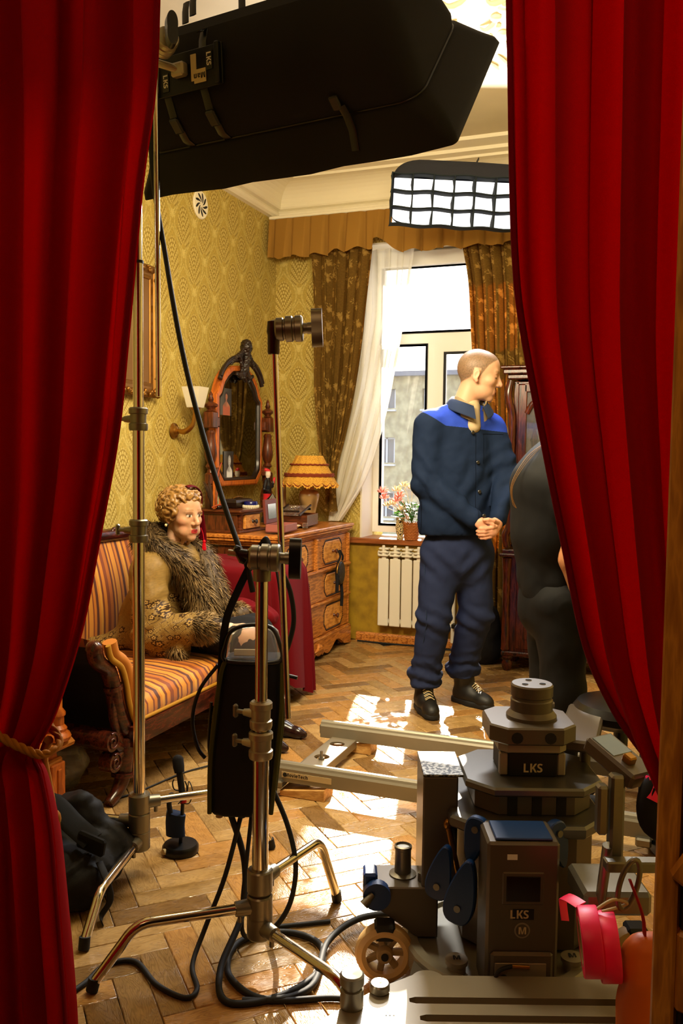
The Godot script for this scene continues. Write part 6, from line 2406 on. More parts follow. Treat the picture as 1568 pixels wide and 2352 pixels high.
func radiator() -> void:
	var t = thing("radiator", "white sectional radiator under the window sill", "radiator", V(-1.50, 0, -5.60))
	var b = MB.new()
	for k in 6:
		var x = -0.33 + 0.082 * k
		b = MB.new()
		b.box(V(x, 0.36, 0.028), V(0.075, 0.46, 0.012), 0.006)
		b.box(V(x, 0.40, 0), V(0.035, 0.50, 0.06), 0.008)
		for j in 3:
			b.box(V(x, 0.612 + 0.022 * j, 0.018 - 0.006 * j), V(0.072, 0.012, 0.06), 0.005)
		b.box(V(x, 0.645, 0.03), V(0.02, 0.07, 0.015), 0.004)
		part(b, "section", M.upvc_warm, t)
	b = MB.new()
	b.rod(V(-0.36, 0.62, 0), V(0.15, 0.62, 0), 0.018)
	b.rod(V(-0.36, 0.16, 0), V(0.17, 0.16, 0), 0.018)
	b.rod(V(0.15, 0.64, 0), V(0.15, 0.05, 0), 0.014)
	part(b, "pipe", M.upvc_warm, t)
	b = MB.new()
	b.rod(V(-0.375, 0.62, 0), V(-0.36, 0.62, 0), 0.022)
	part(b, "end_cap", M.upvc_warm, t)
	b = MB.new()
	b.box(V(0.165, 0.17, 0.03), V(0.03, 0.03, 0.05), 0.006)
	part(b, "valve", M.black_iron, t)

func leaf(b: MB, p: Vector3, d: Vector3, up: Vector3, L: float, W: float) -> void:
	var x = d.normalized()
	var y = up.cross(x).normalized()
	var z = x.cross(y)
	var rows = []
	for j in 6:
		var f = j / 5.0
		var w = W * sin(PI * clampf(f * 0.92 + 0.05, 0, 1))
		var c = p + x * L * f - z * L * 0.25 * f * f
		rows.append(PackedVector3Array([c - y * w + z * w * 0.3, c, c + y * w + z * w * 0.3]))
	b.grid(rows)

func sill_pots() -> void:
	# wicker basket with a geranium-like plant
	var t = thing("potted_plant", "leafy green plant with pink and white flowers in a wicker basket", "plant", V(-1.665, 0.716, -5.66))
	var b = MB.new()
	for k in 11:
		var y = 0.006 + 0.0105 * k
		var r = 0.041 + 0.0012 * k
		var ring = []
		for j in 49:
			var w = TAU * j / 48
			var rr = r + 0.0035 * sin(w * 12.0 + PI * k)
			ring.append(V(rr * cos(w), y, rr * sin(w)))
		b.tube(ring, 0.0052, 6, false)
	for k in 24:
		var w = TAU * k / 24
		b.rod(V(0.041 * cos(w), 0.0, 0.041 * sin(w)), V(0.054 * cos(w), 0.122, 0.054 * sin(w)), 0.003, 5)
	b.lathe([Vector2(0, 0.002), Vector2(0.038, 0.002), Vector2(0.047, 0.10), Vector2(0, 0.105)], 18)
	part(b, "basket", M.wicker, t)
	b = MB.new()
	rng.seed = 41
	for k in 60:
		var a = rng.randf() * TAU
		var e = rng.randf_range(0.1, 1.3)
		var d = V(cos(a) * cos(e), sin(e), sin(a) * cos(e))
		var p = V(0, 0.12, 0) + d * V(0.10, 0.15, 0.08) * rng.randf_range(0.35, 1.0)
		leaf(b, p, V(cos(a), 0.35, sin(a)), Vector3.UP + V(rng.randf_range(-0.4, 0.4), 0, rng.randf_range(-0.4, 0.4)), rng.randf_range(0.04, 0.065), rng.randf_range(0.015, 0.024))
	part(b, "leaves", M.leaf, t)
	b = MB.new()
	for k in 14:
		var a = TAU * k / 14
		b.tube(curve([V(0, 0.11, 0), V(0.02 * cos(a), 0.18, 0.02 * sin(a)), V(0.06 * cos(a) - 0.03, 0.26, 0.05 * sin(a))], 4), 0.002, 5)
	part(b, "stems", M.leaf, t)
	# flower heads leaning left
	for q in [[-0.20, 0.315, 0.02, 0.034, 1], [-0.185, 0.275, 0.03, 0.030, 1], [-0.10, 0.33, 0.02, 0.030, 0], [-0.055, 0.36, 0.0, 0.030, 0], [-0.075, 0.29, 0.03, 0.032, 1], [-0.13, 0.235, 0.03, 0.030, 0], [-0.17, 0.225, 0.02, 0.026, 0], [-0.06, 0.20, 0.04, 0.028, 0], [0.0, 0.345, 0.0, 0.026, 0], [-0.09, 0.26, 0.05, 0.03, 1]]:
		b = MB.new()
		b.tube(curve([V(-0.02, 0.13, 0), V(q[0] * 0.5, q[1] * 0.8, q[2]), V(q[0], q[1] - 0.01, q[2])], 4), 0.002, 5)
		for k in 16:
			var a = k * 2.39996
			var r = 0.3 + 0.7 * k / 16.0
			var d = V(cos(a) * r, 1.1 - r, sin(a) * r).normalized()
			leaf(b, V(q[0], q[1], q[2]) + d * q[3] * 0.2, d, V(-d.y, d.x, 0.2), q[3] * 1.3, q[3] * 0.55)
		part(b, "flower", M.petal_pink if q[4] == 1 else M.petal_white, t)
	t = thing("vase", "small dark-patterned cream vase beside the wicker basket", "vase", V(-1.742, 0.716, -5.655))
	b = MB.new()
	b.lathe([Vector2(0, 0), Vector2(0.022, 0), Vector2(0.024, 0.008), Vector2(0.018, 0.02), Vector2(0.026, 0.045), Vector2(0.033, 0.085), Vector2(0.028, 0.125), Vector2(0.030, 0.145), Vector2(0.036, 0.152), Vector2(0.032, 0.152), Vector2(0.026, 0.14), Vector2(0, 0.13)], 24)
	part(b, "body", M.vase_print, t)

func vitrine() -> void:
	var t = thing("display_cabinet", "dark mahogany display cabinet with a glass door right of the window", "cabinet", V(-0.50, 0, -5.338))
	t.scale.z = 0.72
	# front at z = +0.22, left edge x = -0.45
	var b = MB.new()
	b.box(V(0, 0.40, -0.01), V(0.86, 0.58, 0.40), 0.006)
	part(b, "lower_body", M.mahogany_v, t)
	b = MB.new()
	b.box(V(0, 1.24, -0.20), V(0.82, 0.98, 0.02))
	for x in [-0.40, 0.40]:
		b.box(V(x, 1.24, -0.01), V(0.03, 0.98, 0.38), 0.004)
	for y in [0.76, 1.21, 1.72]:
		b.box(V(0, y, -0.01), V(0.80, 0.016, 0.38), 0.003)
	part(b, "upper_body", M.mahogany_v, t)
	b = MB.new()
	for st in [[[0.72, 0.03, 0.02], [0.70, 0.02, 0.035]], [[1.755, 0.03, 0.012], [1.785, 0.03, 0.035], [1.81, 0.018, 0.05]], [[0.105, 0.03, 0.012]]]:
		b = MB.new()
		for q in st:
			b.box(V(0, q[0], 0), V(0.88 + q[2] * 2, q[1], 0.42 + q[2] * 2), 0.007)
		part(b, "cornice", M.mahogany, t)
	# corner pilasters with turned, bulging columns
	for x in [-0.43, 0.43]:
		b = MB.new()
		b.tube(curve([V(x, 0.75, 0.215), V(x - 0.01, 0.82, 0.225), V(x + 0.012, 0.90, 0.215), V(x + 0.01, 1.2, 0.21), V(x + 0.012, 1.50, 0.212), V(x - 0.004, 1.60, 0.225), V(x - 0.012, 1.66, 0.23), V(x, 1.73, 0.215)], 5), 0.022, 10)
		part(b, "column", M.mahogany_v, t)
		b = MB.new()
		b.lathe_at(V(x, 0.12, 0.20), [Vector2(0.022, 0), Vector2(0.028, 0.01), Vector2(0.024, 0.03), Vector2(0.022, 0.45), Vector2(0.028, 0.53), Vector2(0.03, 0.56), Vector2(0, 0.57)], 16)
		part(b, "column", M.mahogany_v, t)
		for z in [0.19, -0.17]:
			b = MB.new()
			b.lathe_at(V(x * 0.97, 0, z), [Vector2(0, 0), Vector2(0.02, 0), Vector2(0.03, 0.02), Vector2(0.034, 0.045), Vector2(0.024, 0.065), Vector2(0.032, 0.08), Vector2(0.03, 0.09), Vector2(0, 0.09)], 16)
			part(b, "foot", M.mahogany, t)
	# glazed door
	b = MB.new()
	for x in [-0.36, 0.36]:
		b.box(V(x, 1.24, 0.195), V(0.05, 0.94, 0.022), 0.004)
	b.box(V(0, 0.795, 0.195), V(0.70, 0.05, 0.022), 0.004)
	b.box(V(0, 1.69, 0.195), V(0.70, 0.05, 0.022), 0.004)
	for sg in [-1.0, 1.0]:
		b.tube(curve([V(sg * 0.335, 1.54, 0.2), V(sg * 0.30, 1.60, 0.205), V(sg * 0.25, 1.61, 0.205), V(sg * 0.2, 1.65, 0.205)], 5), 0.016, 8)
	var d = part(b, "door", M.mahogany_v, t)
	b = MB.new()
	b.box(V(0, 1.24, 0.192), V(0.68, 0.86, 0.004))
	part(b, "pane", M.glass, d)
	# panelled lower door
	b = MB.new()
	for q in [[-0.19, 0.395], [0.19, 0.395]]:
		b.box(V(q[0], q[1], 0.196), V(0.36, 0.52, 0.016), 0.005)
		b.box(V(q[0], q[1], 0.206), V(0.26, 0.40, 0.010), 0.006)
		b.tube(curve([V(q[0] - 0.10, 0.54, 0.212), V(q[0] - 0.05, 0.575, 0.214), V(q[0], 0.56, 0.214), V(q[0] + 0.05, 0.575, 0.214), V(q[0] + 0.10, 0.54, 0.212)], 5), 0.010, 6)
	part(b, "door", M.mahogany_v, t)
	# crystal on the shelf
	for q in [[-0.335, 1.218, 0.10, 1.0], [-0.27, 1.218, 0.06, 0.8]]:
		b = MB.new()
		var s: float = q[3]
		b.lathe([Vector2(0, 0), Vector2(0.03 * s, 0), Vector2(0.03 * s, 0.006), Vector2(0.012 * s, 0.014), Vector2(0.022 * s, 0.05), Vector2(0.026 * s, 0.12), Vector2(0.016 * s, 0.17), Vector2(0.034 * s, 0.235), Vector2(0.031 * s, 0.235), Vector2(0.012 * s, 0.17), Vector2(0.022 * s, 0.12), Vector2(0, 0.03)], 20)
		one(b, "crystal_vase", M.crystal, ["tall crystal vase on the cabinet shelf", "shorter crystal vase standing behind, on the same cabinet shelf"][0 if s == 1.0 else 1], "vase", V(-0.50 + q[0], q[1], -5.338 + q[2] * 0.72), 0.0, "crystal in the cabinet")
	b = MB.new()
	for k in 9:
		var a = TAU * k / 9
		leaf(b, V(0, 0.03, 0), V(cos(a), 0.5, sin(a)), Vector3.UP, 0.045, 0.016)
	b.lathe([Vector2(0, 0), Vector2(0.028, 0), Vector2(0.032, 0.02), Vector2(0.018, 0.035), Vector2(0, 0.035)], 16)
	one(b, "porcelain_flower", M.petal_white, "white porcelain flower ornament in the display cabinet", "ornament", V(-0.80, 1.218, -5.25))

func floor_bag() -> void:
	var b = MB.new()
	var s = SDF.new(V(-0.2, -0.02, -0.2), V(0.2, 0.42, 0.2), 0.012)
	s.cap(V(0, 0.10, 0), V(0, 0.28, 0), 0.13, 0.10, 0.05)
	s.cut(V(0, 0.002, 0), V(0, -1, 0))
	s.mesh(b, null, func(p, n): return 0.01 * nz(p, 8.0))
	one(b, "floor_bag", M.black_cloth, "black bag standing on the floor beside the cabinet", "bag", V(-1.10, 0, -5.36))

# ------------------------------------------------------------------ on the dresser
func dresser_items() -> void:
	var y = 0.8375
	# table lamp
	var t = thing("table_lamp", "ceramic table lamp with a crocheted yellow shade on the dresser", "lamp", V(-2.27, y, -5.31))
	var b = MB.new()
	b.lathe([Vector2(0, 0), Vector2(0.045, 0), Vector2(0.048, 0.008), Vector2(0.040, 0.02), Vector2(0.042, 0.05), Vector2(0.055, 0.11), Vector2(0.068, 0.16), Vector2(0.070, 0.185), Vector2(0.058, 0.205), Vector2(0.034, 0.215), Vector2(0.03, 0.235), Vector2(0, 0.24)], 28)
	part(b, "base", M.ceramic, t)
	b = MB.new()
	b.rod(V(0, 0.235, 0), V(0, 0.36, 0), 0.008)
	b.ball(V(0, 0.37, 0), V(0.03, 0.04, 0.03))
	part(b, "bulb_holder", M.brass, t)
	b = MB.new()
	var rows = []
	for k in 21:
		var f = k / 20.0
		var r = lerpf(0.175, 0.086, pow(f, 0.92))
		var ring = PackedVector3Array()
		for j in 144:
			var w = TAU * j / 144
			var rr = r + 0.0025 * sin(w * 12.0) + 0.0016 * sin(w * 36.0 + k * 1.57)
			ring.append(V(rr * cos(w), 0.275 + 0.165 * f + 0.0012 * sin(w * 24.0), rr * sin(w)))
		rows.append(ring)
	b.grid(rows, true, true)
	var sh = part(b, "shade", M.crochet, t)
	for q in [[0.318, 0.158, 0.0075], [0.308, 0.163, 0.005], [0.382, 0.124, 0.0055]]:
		b = MB.new()
		var ring = []
		for j in 73:
			var w = TAU * j / 72
			ring.append(V((q[1] + 0.002 * sin(w * 12)) * cos(w), q[0] + 0.002 * sin(w * 24), (q[1] + 0.002 * sin(w * 12)) * sin(w)))
		b.tube(ring, q[2], 6, false)
		part(b, "band", M.crochet_dark, sh)
	b = MB.new()
	rows = []
	for k in 6:
		var f = k / 5.0
		var ring = PackedVector3Array()
		for j in 216:
			var w = TAU * j / 216
			var sc = absf(sin(w * 9.0))
			var rr = 0.173 + 0.016 * f + 0.008 * f * sin(w * 18.0 + 1.0) + 0.003 * sin(w * 72.0) * f
			ring.append(V(rr * cos(w), 0.278 - f * (0.028 + 0.022 * sc + 0.004 * sin(w * 72.0)), rr * sin(w)))
		rows.append(ring)
	b.grid(rows, true)
	part(b, "ruffle", M.crochet, sh)
	b = MB.new()
	for k in 18:
		var w0 = TAU * k / 18
		var arc = []
		for j in 9:
			var f = j / 8.0
			var w = w0 + TAU / 18 * f
			arc.append(V(0.184 * cos(w), 0.262 - 0.018 * sin(PI * f), 0.184 * sin(w)))
		b.tube(arc, 0.0032, 5)
	part(b, "scallop_trim", M.crochet_dark, sh)
	# wooden box with glass lid and spectacles
	t = thing("wooden_box", "open wooden box with a glass-topped lid on the dresser", "box", V(-2.22, y, -5.06), 8.0)
	b = MB.new()
	var hx = 0.075
	var hz = 0.135
	for q in [[hx, 0, 0.006, hz * 2], [-hx, 0, 0.006, hz * 2], [0, hz, hx * 2, 0.006], [0, -hz, hx * 2, 0.006]]:
		b.box(V(q[0], 0.035, q[1]), V(maxf(q[2], 0.008), 0.07, maxf(q[3], 0.008)), 0.002)
	b.box(V(0, 0.004, 0), V(hx * 2, 0.008, hz * 2))
	part(b, "body", M.walnut, t)
	b = MB.new()
	for q in [[hx, 0, 0.012, hz * 2.05], [-hx, 0, 0.012, hz * 2.05], [0, hz, hx * 2.05, 0.012], [0, -hz, hx * 2.05, 0.012]]:
		b.box(V(q[0] - 0.03, 0.078 + 0.02, q[1] + 0.06), V(q[2], 0.014, q[3]), 0.003, Basis(Vector3(1, 0, 0), 0.18))
	part(b, "lid_frame", M.dark_carved, t)
	b = MB.new()
	b.box(V(-0.03, 0.096, 0.06), V(hx * 1.9, 0.004, hz * 1.9), 0.0, Basis(Vector3(1, 0, 0), 0.18))
	part(b, "lid_pane", M.glass, t)
	b = MB.new()
	for k in 3:
		var ring = []
		for j in 21:
			ring.append(V(-0.03 + 0.024 * cos(TAU * j / 20), 0.108 + 0.012 * sin(TAU * j / 20), 0.02 + k * 0.045 + 0.02 * sin(TAU * j / 20)))
		b.tube(ring, 0.0022, 5, false)
	b.tube(curve([V(-0.01, 0.108, 0.02), V(0.01, 0.12, 0.06), V(-0.01, 0.108, 0.11)], 5), 0.002, 5)
	one(b, "spectacles", M.chrome, "metal-rimmed spectacles lying on the glass-lidded box", "spectacles", V(-2.22, y, -5.06), 8.0)
	# pink jewel box
	t = thing("jewel_box", "open dusty-pink jewel box with a mirror in its lid", "box", V(-2.13, y, -4.58), 6.0)
	b = MB.new()
	b.box(V(0, 0.004, 0), V(0.12, 0.008, 0.22), 0.002)
	for q in [[0.057, 0, 0.006, 0.22], [-0.057, 0, 0.006, 0.22], [0, 0.107, 0.12, 0.006], [0, -0.107, 0.12, 0.006]]:
		b.box(V(q[0], 0.022, q[1]), V(q[2], 0.044, q[3]), 0.002)
	part(b, "tray", M.pink_box, t)
	b = MB.new()
	b.box(V(-0.068, 0.115, 0), V(0.016, 0.14, 0.21), 0.003, Basis(Vector3(0, 0, 1), 0.08))
	var lid = part(b, "lid", M.pink_box_dark, t)
	b = MB.new()
	b.box(V(-0.0585, 0.115, 0.0), V(0.002, 0.085, 0.135), 0.0, Basis(Vector3(0, 0, 1), 0.08))
	part(b, "lid_mirror", M.mirror_glass, lid)
	b = MB.new()
	for k in 6:
		b.ball(V(-0.02 + 0.008 * k, 0.046, -0.05 + 0.02 * k), V(0.007, 0.006, 0.007), 8, 6)
	part(b, "beads", M.gilt, t)
	# glass cube and dish
	b = MB.new()
	b.box(V(0, 0.016, 0), V(0.034, 0.032, 0.034), 0.003)
	one(b, "glass_cube", M.crystal, "small cut-glass cube on the dresser's front edge", "paperweight", V(-2.10, y, -4.86), 20.0)
	b = MB.new()
	b.lathe([Vector2(0, 0), Vector2(0.03, 0), Vector2(0.052, 0.016), Vector2(0.06, 0.02), Vector2(0.056, 0.022), Vector2(0.03, 0.008), Vector2(0, 0.006)], 22)
	one(b, "dish", M.petal_white, "small pale dish beside the pink jewel box", "dish", V(-2.15, y, -4.76))
	# on the drawer case
	var yc = 0.825 + 0.134
	t = thing("casket", "dark lacquered casket with gilt lid on the drawer case", "box", V(-2.46, yc, -4.66), 0.0)
	b = MB.new()
	var R = []
	for q in [[0.0, 0.035, 0.085], [0.006, 0.042, 0.095], [0.035, 0.05, 0.108], [0.05, 0.046, 0.104], [0.056, 0.03, 0.09]]:
		R.append(PackedVector3Array([V(q[1], q[0], q[2]), V(-q[1], q[0], q[2]), V(-q[1], q[0], -q[2]), V(q[1], q[0], -q[2])]))
	for k in 4:
		for j in 4:
			b.quad(R[k][(j + 1) % 4], R[k][j], R[k + 1][j], R[k + 1][(j + 1) % 4])
	b.quad(R[4][0], R[4][3], R[4][2], R[4][1])
	part(b, "body", M.dark_carved, t)
	b = MB.new()
	b.tube(curve([V(0, 0.058, 0.06), V(0.01, 0.068, 0.02), V(-0.01, 0.066, -0.02), V(0, 0.06, -0.06)], 6), 0.006, 6)
	part(b, "gilt_ornament", M.gilt, t)
	t = thing("blue_box", "little round blue and white porcelain box on the drawer case", "box", V(-2.37, yc, -4.66))
	b = MB.new()
	b.lathe([Vector2(0, 0), Vector2(0.044, 0), Vector2(0.044, 0.02), Vector2(0, 0.02)], 24)
	for k in 22:
		var a = TAU * k / 22
		b.ball(V(0.046 * cos(a), 0.011, 0.046 * sin(a)), V(0.005, 0.010, 0.005), 6, 5)
	part(b, "body", M.petal_white, t)
	b = MB.new()
	b.lathe([Vector2(0, 0.02), Vector2(0.042, 0.02), Vector2(0.042, 0.036), Vector2(0.038, 0.042), Vector2(0, 0.043)], 24)
	part(b, "lid", M.cobalt, t)
	t = thing("photo_stand", "small orange wooden photo frame standing on the drawer case", "photo frame", V(-2.50, yc, -4.50), 12.0)
	b = MB.new()
	for q in [[0, 0.01, 0.016, 0.17], [0, 0.155, 0.016, 0.17]]:
		b.box(V(-0.01, q[1], 0), V(0.016, 0.018, 0.115), 0.003)
	for z in [-0.05, 0.05]:
		b.box(V(-0.01, 0.0825, z), V(0.016, 0.145, 0.016), 0.003)
	part(b, "frame", M.orange_wood, t)
	b = MB.new()
	b.box(V(-0.012, 0.083, 0), V(0.004, 0.13, 0.09))
	part(b, "picture", M.soft_green, t)
	b = MB.new()
	for k in 7:
		b.ball(V(0.01, -0.0 + 0.012, -0.04 + 0.013 * k), V(0.012, 0.014, 0.010), 8, 6)
	part(b, "carved_foot", M.dark_carved, t)
	# feathers and twig behind the woman's head
	t = thing("feather_spray", "spray of brown feathers and an orange twig on the drawer case", "feathers", V(-2.50, yc, -4.42))
	b = MB.new()
	rng.seed = 51
	for k in 26:
		var a = rng.randf_range(-0.9, 0.9)
		leaf(b, V(0, 0.0, 0), V(0.3 * sin(a * 3.0), 1.0, 0.7 * a), V(1, 0, 0.2), rng.randf_range(0.10, 0.19), 0.008)
	part(b, "plumes", M.feather, t)
	b = MB.new()
	b.tube(curve([V(0.03, 0.01, 0.0), V(0.04, 0.10, 0.01), V(0.03, 0.2, -0.02), V(0.03, 0.27, -0.06)], 5), 0.004, 6)
	b.tube(curve([V(0.05, 0.01, -0.06), V(0.07, 0.025, -0.03), V(0.06, 0.03, 0.03), V(0.03, 0.015, 0.05)], 5), 0.005, 6)
	part(b, "twig", M.terracotta, t)
	# harlequin-like dancing figurine
	t = thing("figurine", "black, white and red dancing lady figurine with a fan, before the mirror", "figurine", V(-2.49, y, -5.12))
	b = MB.new()
	var s = SDF.new(V(-0.06, 0.0, -0.09), V(0.06, 0.40, 0.09), 0.005)
	s.cap(V(0, 0.0, 0), V(0, 0.02, 0), 0.04, 0.035, 0.01)
	s.cap(V(0, 0.03, 0), V(0, 0.14, 0), 0.018, 0.014, 0.01)
	s.cap(V(0, 0.14, 0), V(0.005, 0.24, 0.0), 0.022, 0.028, 0.015)
	s.cap(V(0.005, 0.24, 0), V(0.008, 0.285, 0.0), 0.026, 0.016, 0.01)
	s.ell(V(0.01, 0.315, 0.0), V(0.018, 0.022, 0.017), Basis.IDENTITY, 0.006)
	s.cap(V(0.01, 0.335, 0.0), V(0.0, 0.345, 0.012), 0.016, 0.012, 0.006)
	s.cap(V(0.005, 0.275, 0.02), V(0.01, 0.22, 0.055), 0.010, 0.009, 0.008)
	s.cap(V(0.01, 0.22, 0.055), V(0.03, 0.20, 0.02), 0.009, 0.007, 0.006)
	s.cap(V(0.005, 0.275, -0.02), V(0.015, 0.235, -0.055), 0.010, 0.009, 0.008)
	s.cap(V(0.015, 0.235, -0.055), V(0.02, 0.29, -0.075), 0.009, 0.008, 0.006)
	s.mesh(b, func(p, n): return Color(0.6, 0.02, 0.03) if p.y > 0.335 or (p.z < -0.06 and p.y > 0.255) or (p.y > 0.15 and p.y < 0.19) else Color(0.78, 0.66, 0.55) if p.y > 0.295 else Color(0.01, 0.01, 0.012))
	part(b, "body", M.vertex_gloss, t)
	b = MB.new()
	for k in 13:
		var a = -1.1 + 2.2 * k / 12.0
		b.col = Color(0.75, 0.74, 0.68) if k % 2 else Color(0.02, 0.02, 0.02)
		var c = V(0.035, 0.19, -0.02)
		var d0 = V(0, -cos(a), sin(a) * 0.8)
		var d1 = V(0, -cos(a + 0.17), sin(a + 0.17) * 0.8)
		b.tri(c, c + d0 * 0.12, c + d1 * 0.12)
		b.tri(c + V(-0.003, 0, 0), c + d1 * 0.12 + V(-0.003, 0, 0), c + d0 * 0.12 + V(-0.003, 0, 0))
	part(b, "fan", M.vertex_gloss, t)
	# rolled papers leaning in the corner
	for q in [[-2.52, -5.36, 0.022, 0.31, "thick roll of brown paper leaning in the corner behind the lamp"], [-2.50, -5.41, 0.015, 0.24, "thin roll of brown paper beside the thicker one"]]:
		b = MB.new()
		b.lathe([Vector2(0.0, 0.0), Vector2(q[2], 0.0), Vector2(q[2], q[3]), Vector2(q[2] * 0.8, q[3]), Vector2(q[2] * 0.8, q[3] - 0.06), Vector2(0, q[3] - 0.06)], 18)
		one(b, "paper_roll", M.card_tan, q[4], "paper roll", V(q[0], y, q[1]), 0.0, "paper rolls")
	# evening purse hanging on a drawer knob
	t = thing("purse", "black beaded evening purse hanging from the far top drawer knob", "purse", V(-2.02, 0.40, -5.25))
	b = MB.new()
	b.xf = Transform3D(Basis(Vector3(0, 0, 1), -PI / 2), V(0, 0.12, -0.0))
	b.lathe([Vector2(0, -0.018), Vector2(0.06, -0.014), Vector2(0.07, 0.0), Vector2(0.06, 0.014), Vector2(0, 0.018)], 24, 0.8, 1.15, 0.9)
	part(b, "pouch", M.beaded_black, t)
	b = MB.new()
	var fr = []
	for k in 17:
		var a = PI * k / 16
		fr.append(V(0.004, 0.125 + 0.075 * sin(a), 0.066 * cos(a)))
	b.tube(fr, 0.005, 6)
	part(b, "clasp_frame", M.brass, t)
	b = MB.new()
	for z in [0.045, -0.03]:
		b = MB.new()
		b.tube(curve([V(0.0, 0.19, z), V(0.01, 0.23, z * 0.6), V(-0.005, 0.268, z * 0.3 + 0.01)], 5), 0.007, 6)
		part(b, "strap", M.black_cloth, t)
	b = MB.new()
	b.tube([V(0.0, 0.06, -0.02), V(0.004, -0.02, -0.03), V(0.002, -0.10, -0.028)], 0.011, 8)
	part(b, "fringe", M.black_cloth, t)
	b = MB.new()
	b.tube([V(0.0, 0.12, 0.05), V(0.004, 0.06, 0.06), V(0.002, 0.0, 0.058)], 0.012, 8)
	part(b, "fringe", M.black_cloth, t)

# ------------------------------------------------------------------ dolly track and dolly
func chamfered(w: float, d: float, c: float) -> PackedVector2Array:
	return P2([-w + c, -d, w - c, -d, w, -d + c, w, d - c, w - c, d, -w + c, d, -w, d - c, -w, -d + c])

# plate in the x-z plane between y0 and y1
func plate(b: MB, poly: PackedVector2Array, cx: float, cz: float, y0: float, y1: float, bev := 0.003) -> void:
	var keep = b.xf
	b.xf = keep * Transform3D(Basis(Vector3(1, 0, 0), -PI / 2), V(cx, 0, cz))
	b.prism(poly, y0, y1, false, bev)
	b.xf = keep

func track() -> void:
	var t = thing("dolly_track", "pale aluminium camera track lying on the parquet before the man", "track", V(-0.70, 0, -3.2))
	var prof = P2([-0.022, 0, 0.022, 0, 0.022, 0.05, 0.016, 0.058, 0.012, 0.066, 0.006, 0.072, -0.006, 0.072, -0.012, 0.066, -0.016, 0.058, -0.022, 0.05])
	var zs = [-0.27, 0.265]
	for k in 2:
		var b = MB.new()
		b.bar(prof, V([-0.71, -0.70][k], 0.052, zs[k]), V(0.95, 0.052, zs[k]))
		var r = part(b, "rail", M.alu_paint, t)
		b = MB.new()
		b.box(V([-0.713, -0.703][k], 0.085, zs[k]), V(0.006, 0.04, 0.03), 0.002)
		part(b, "end_cap", M.rubber, r)
		if k == 1:
			b = MB.new()
			b.box(V(-0.545, 0.080, zs[k] + 0.0225), V(0.20, 0.022, 0.0015))
			part(b, "maker_label", M.card_pale, r)
			text_mesh("MovieTech", 0.018, M.rubber, r, V(-0.585, 0.080, zs[k] + 0.0236), Basis.IDENTITY)
			b = MB.new()
			b.xf = Transform3D(Basis(), V(-0.632, 0.080, zs[k] + 0.0235))
			b.prism(circ(0.0085, 16), 0, 0.0008)
			part(b, "emblem", M.rubber, r)
	for x in [-0.60, 0.70]:
		# punched sleeper plate
		var b = MB.new()
		var poly = PackedVector2Array()
		b.xf = Transform3D(Basis(Vector3(1, 0, 0), -PI / 2), V(x, 0, 0))
		# ring segments round the three holes keep them open
		var hw = 0.052
		var holes = [-0.17, 0.0, 0.17]
		var last = -0.26
		for hy in holes:
			b.prism(P2([-hw, last, hw, last, hw, hy - 0.035, -hw, hy - 0.035]), 0.052, 0.060)
			var up = PackedVector2Array([Vector2(-hw, hy - 0.035)])
			for j in 13:
				var a = PI + PI * j / 12.0
				up.append(Vector2(0.032 * cos(a), hy + 0.030 * sin(a)))
			up.append(Vector2(0.032, hy - 0.001))
			var lo = PackedVector2Array([Vector2(-hw, hy - 0.035), Vector2(hw, hy - 0.035), Vector2(hw, hy)])
			for j in 13:
				lo.append(Vector2(0.032 * cos(-PI * j / 12.0), hy + 0.030 * sin(-PI * j / 12.0)))
			lo.append(Vector2(-hw, hy))
			b.prism(lo, 0.052, 0.060)
			var hi = PackedVector2Array([Vector2(-hw, hy + 0.035), Vector2(-hw, hy)])
			for j in 13:
				hi.append(Vector2(-0.032 * cos(PI * j / 12.0), hy + 0.030 * sin(PI * j / 12.0)))
			hi.append(Vector2(hw, hy))
			hi.append(Vector2(hw, hy + 0.035))
			b.prism(hi, 0.052, 0.060)
			last = hy + 0.035
		b.prism(P2([-hw, last, hw, last, hw, 0.26, -hw, 0.26]), 0.052, 0.060)
		b.xf = Transform3D()
		for sx in [-1.0, 1.0]:
			b.box(V(x + sx * hw, 0.042, 0), V(0.008, 0.036, 0.52), 0.002)
		var s = part(b, "sleeper", M.dolly_pale, t)
		b = MB.new()
		b.rod(V(x + 0.01, 0.06, 0.03), V(x + 0.01, 0.095, 0.03), 0.006)
		b.xf = Transform3D(Basis(Vector3(1, 0, 0), -PI / 2), V(x + 0.01, 0, 0.03))
		b.prism(circ(0.013, 6), 0.060, 0.068)
		part(b, "bolt", M.cast_grey, s)
		b = MB.new()
		b.box(V(x - 0.06, 0.045, 0.285), V(0.05, 0.03, 0.05), 0.006)
		part(b, "clamp", M.cast_grey, s)
	for q in [[-1.27, -3.50, 0.052, "raw pine wedge under the far rail's left end"], [-1.26, -2.95, 0.045, "raw pine wedge under the near rail's left end"], [-0.72, -3.47, 0.052, "raw pine block under the far rail near the dolly"]]:
		var b = MB.new()
		b.xf = Transform3D(Basis(), V(0, 0, 0))
		b.prism(P2([-0.09, 0, 0.09, 0, 0.09, q[2], -0.09, q[2] * 0.45]), -0.045, 0.045, false, 0.002)
		one(b, "wedge", M.raw_pine, q[3], "wedge", V(q[0], 0.0, q[1]), 0.0, "wedges under the track")

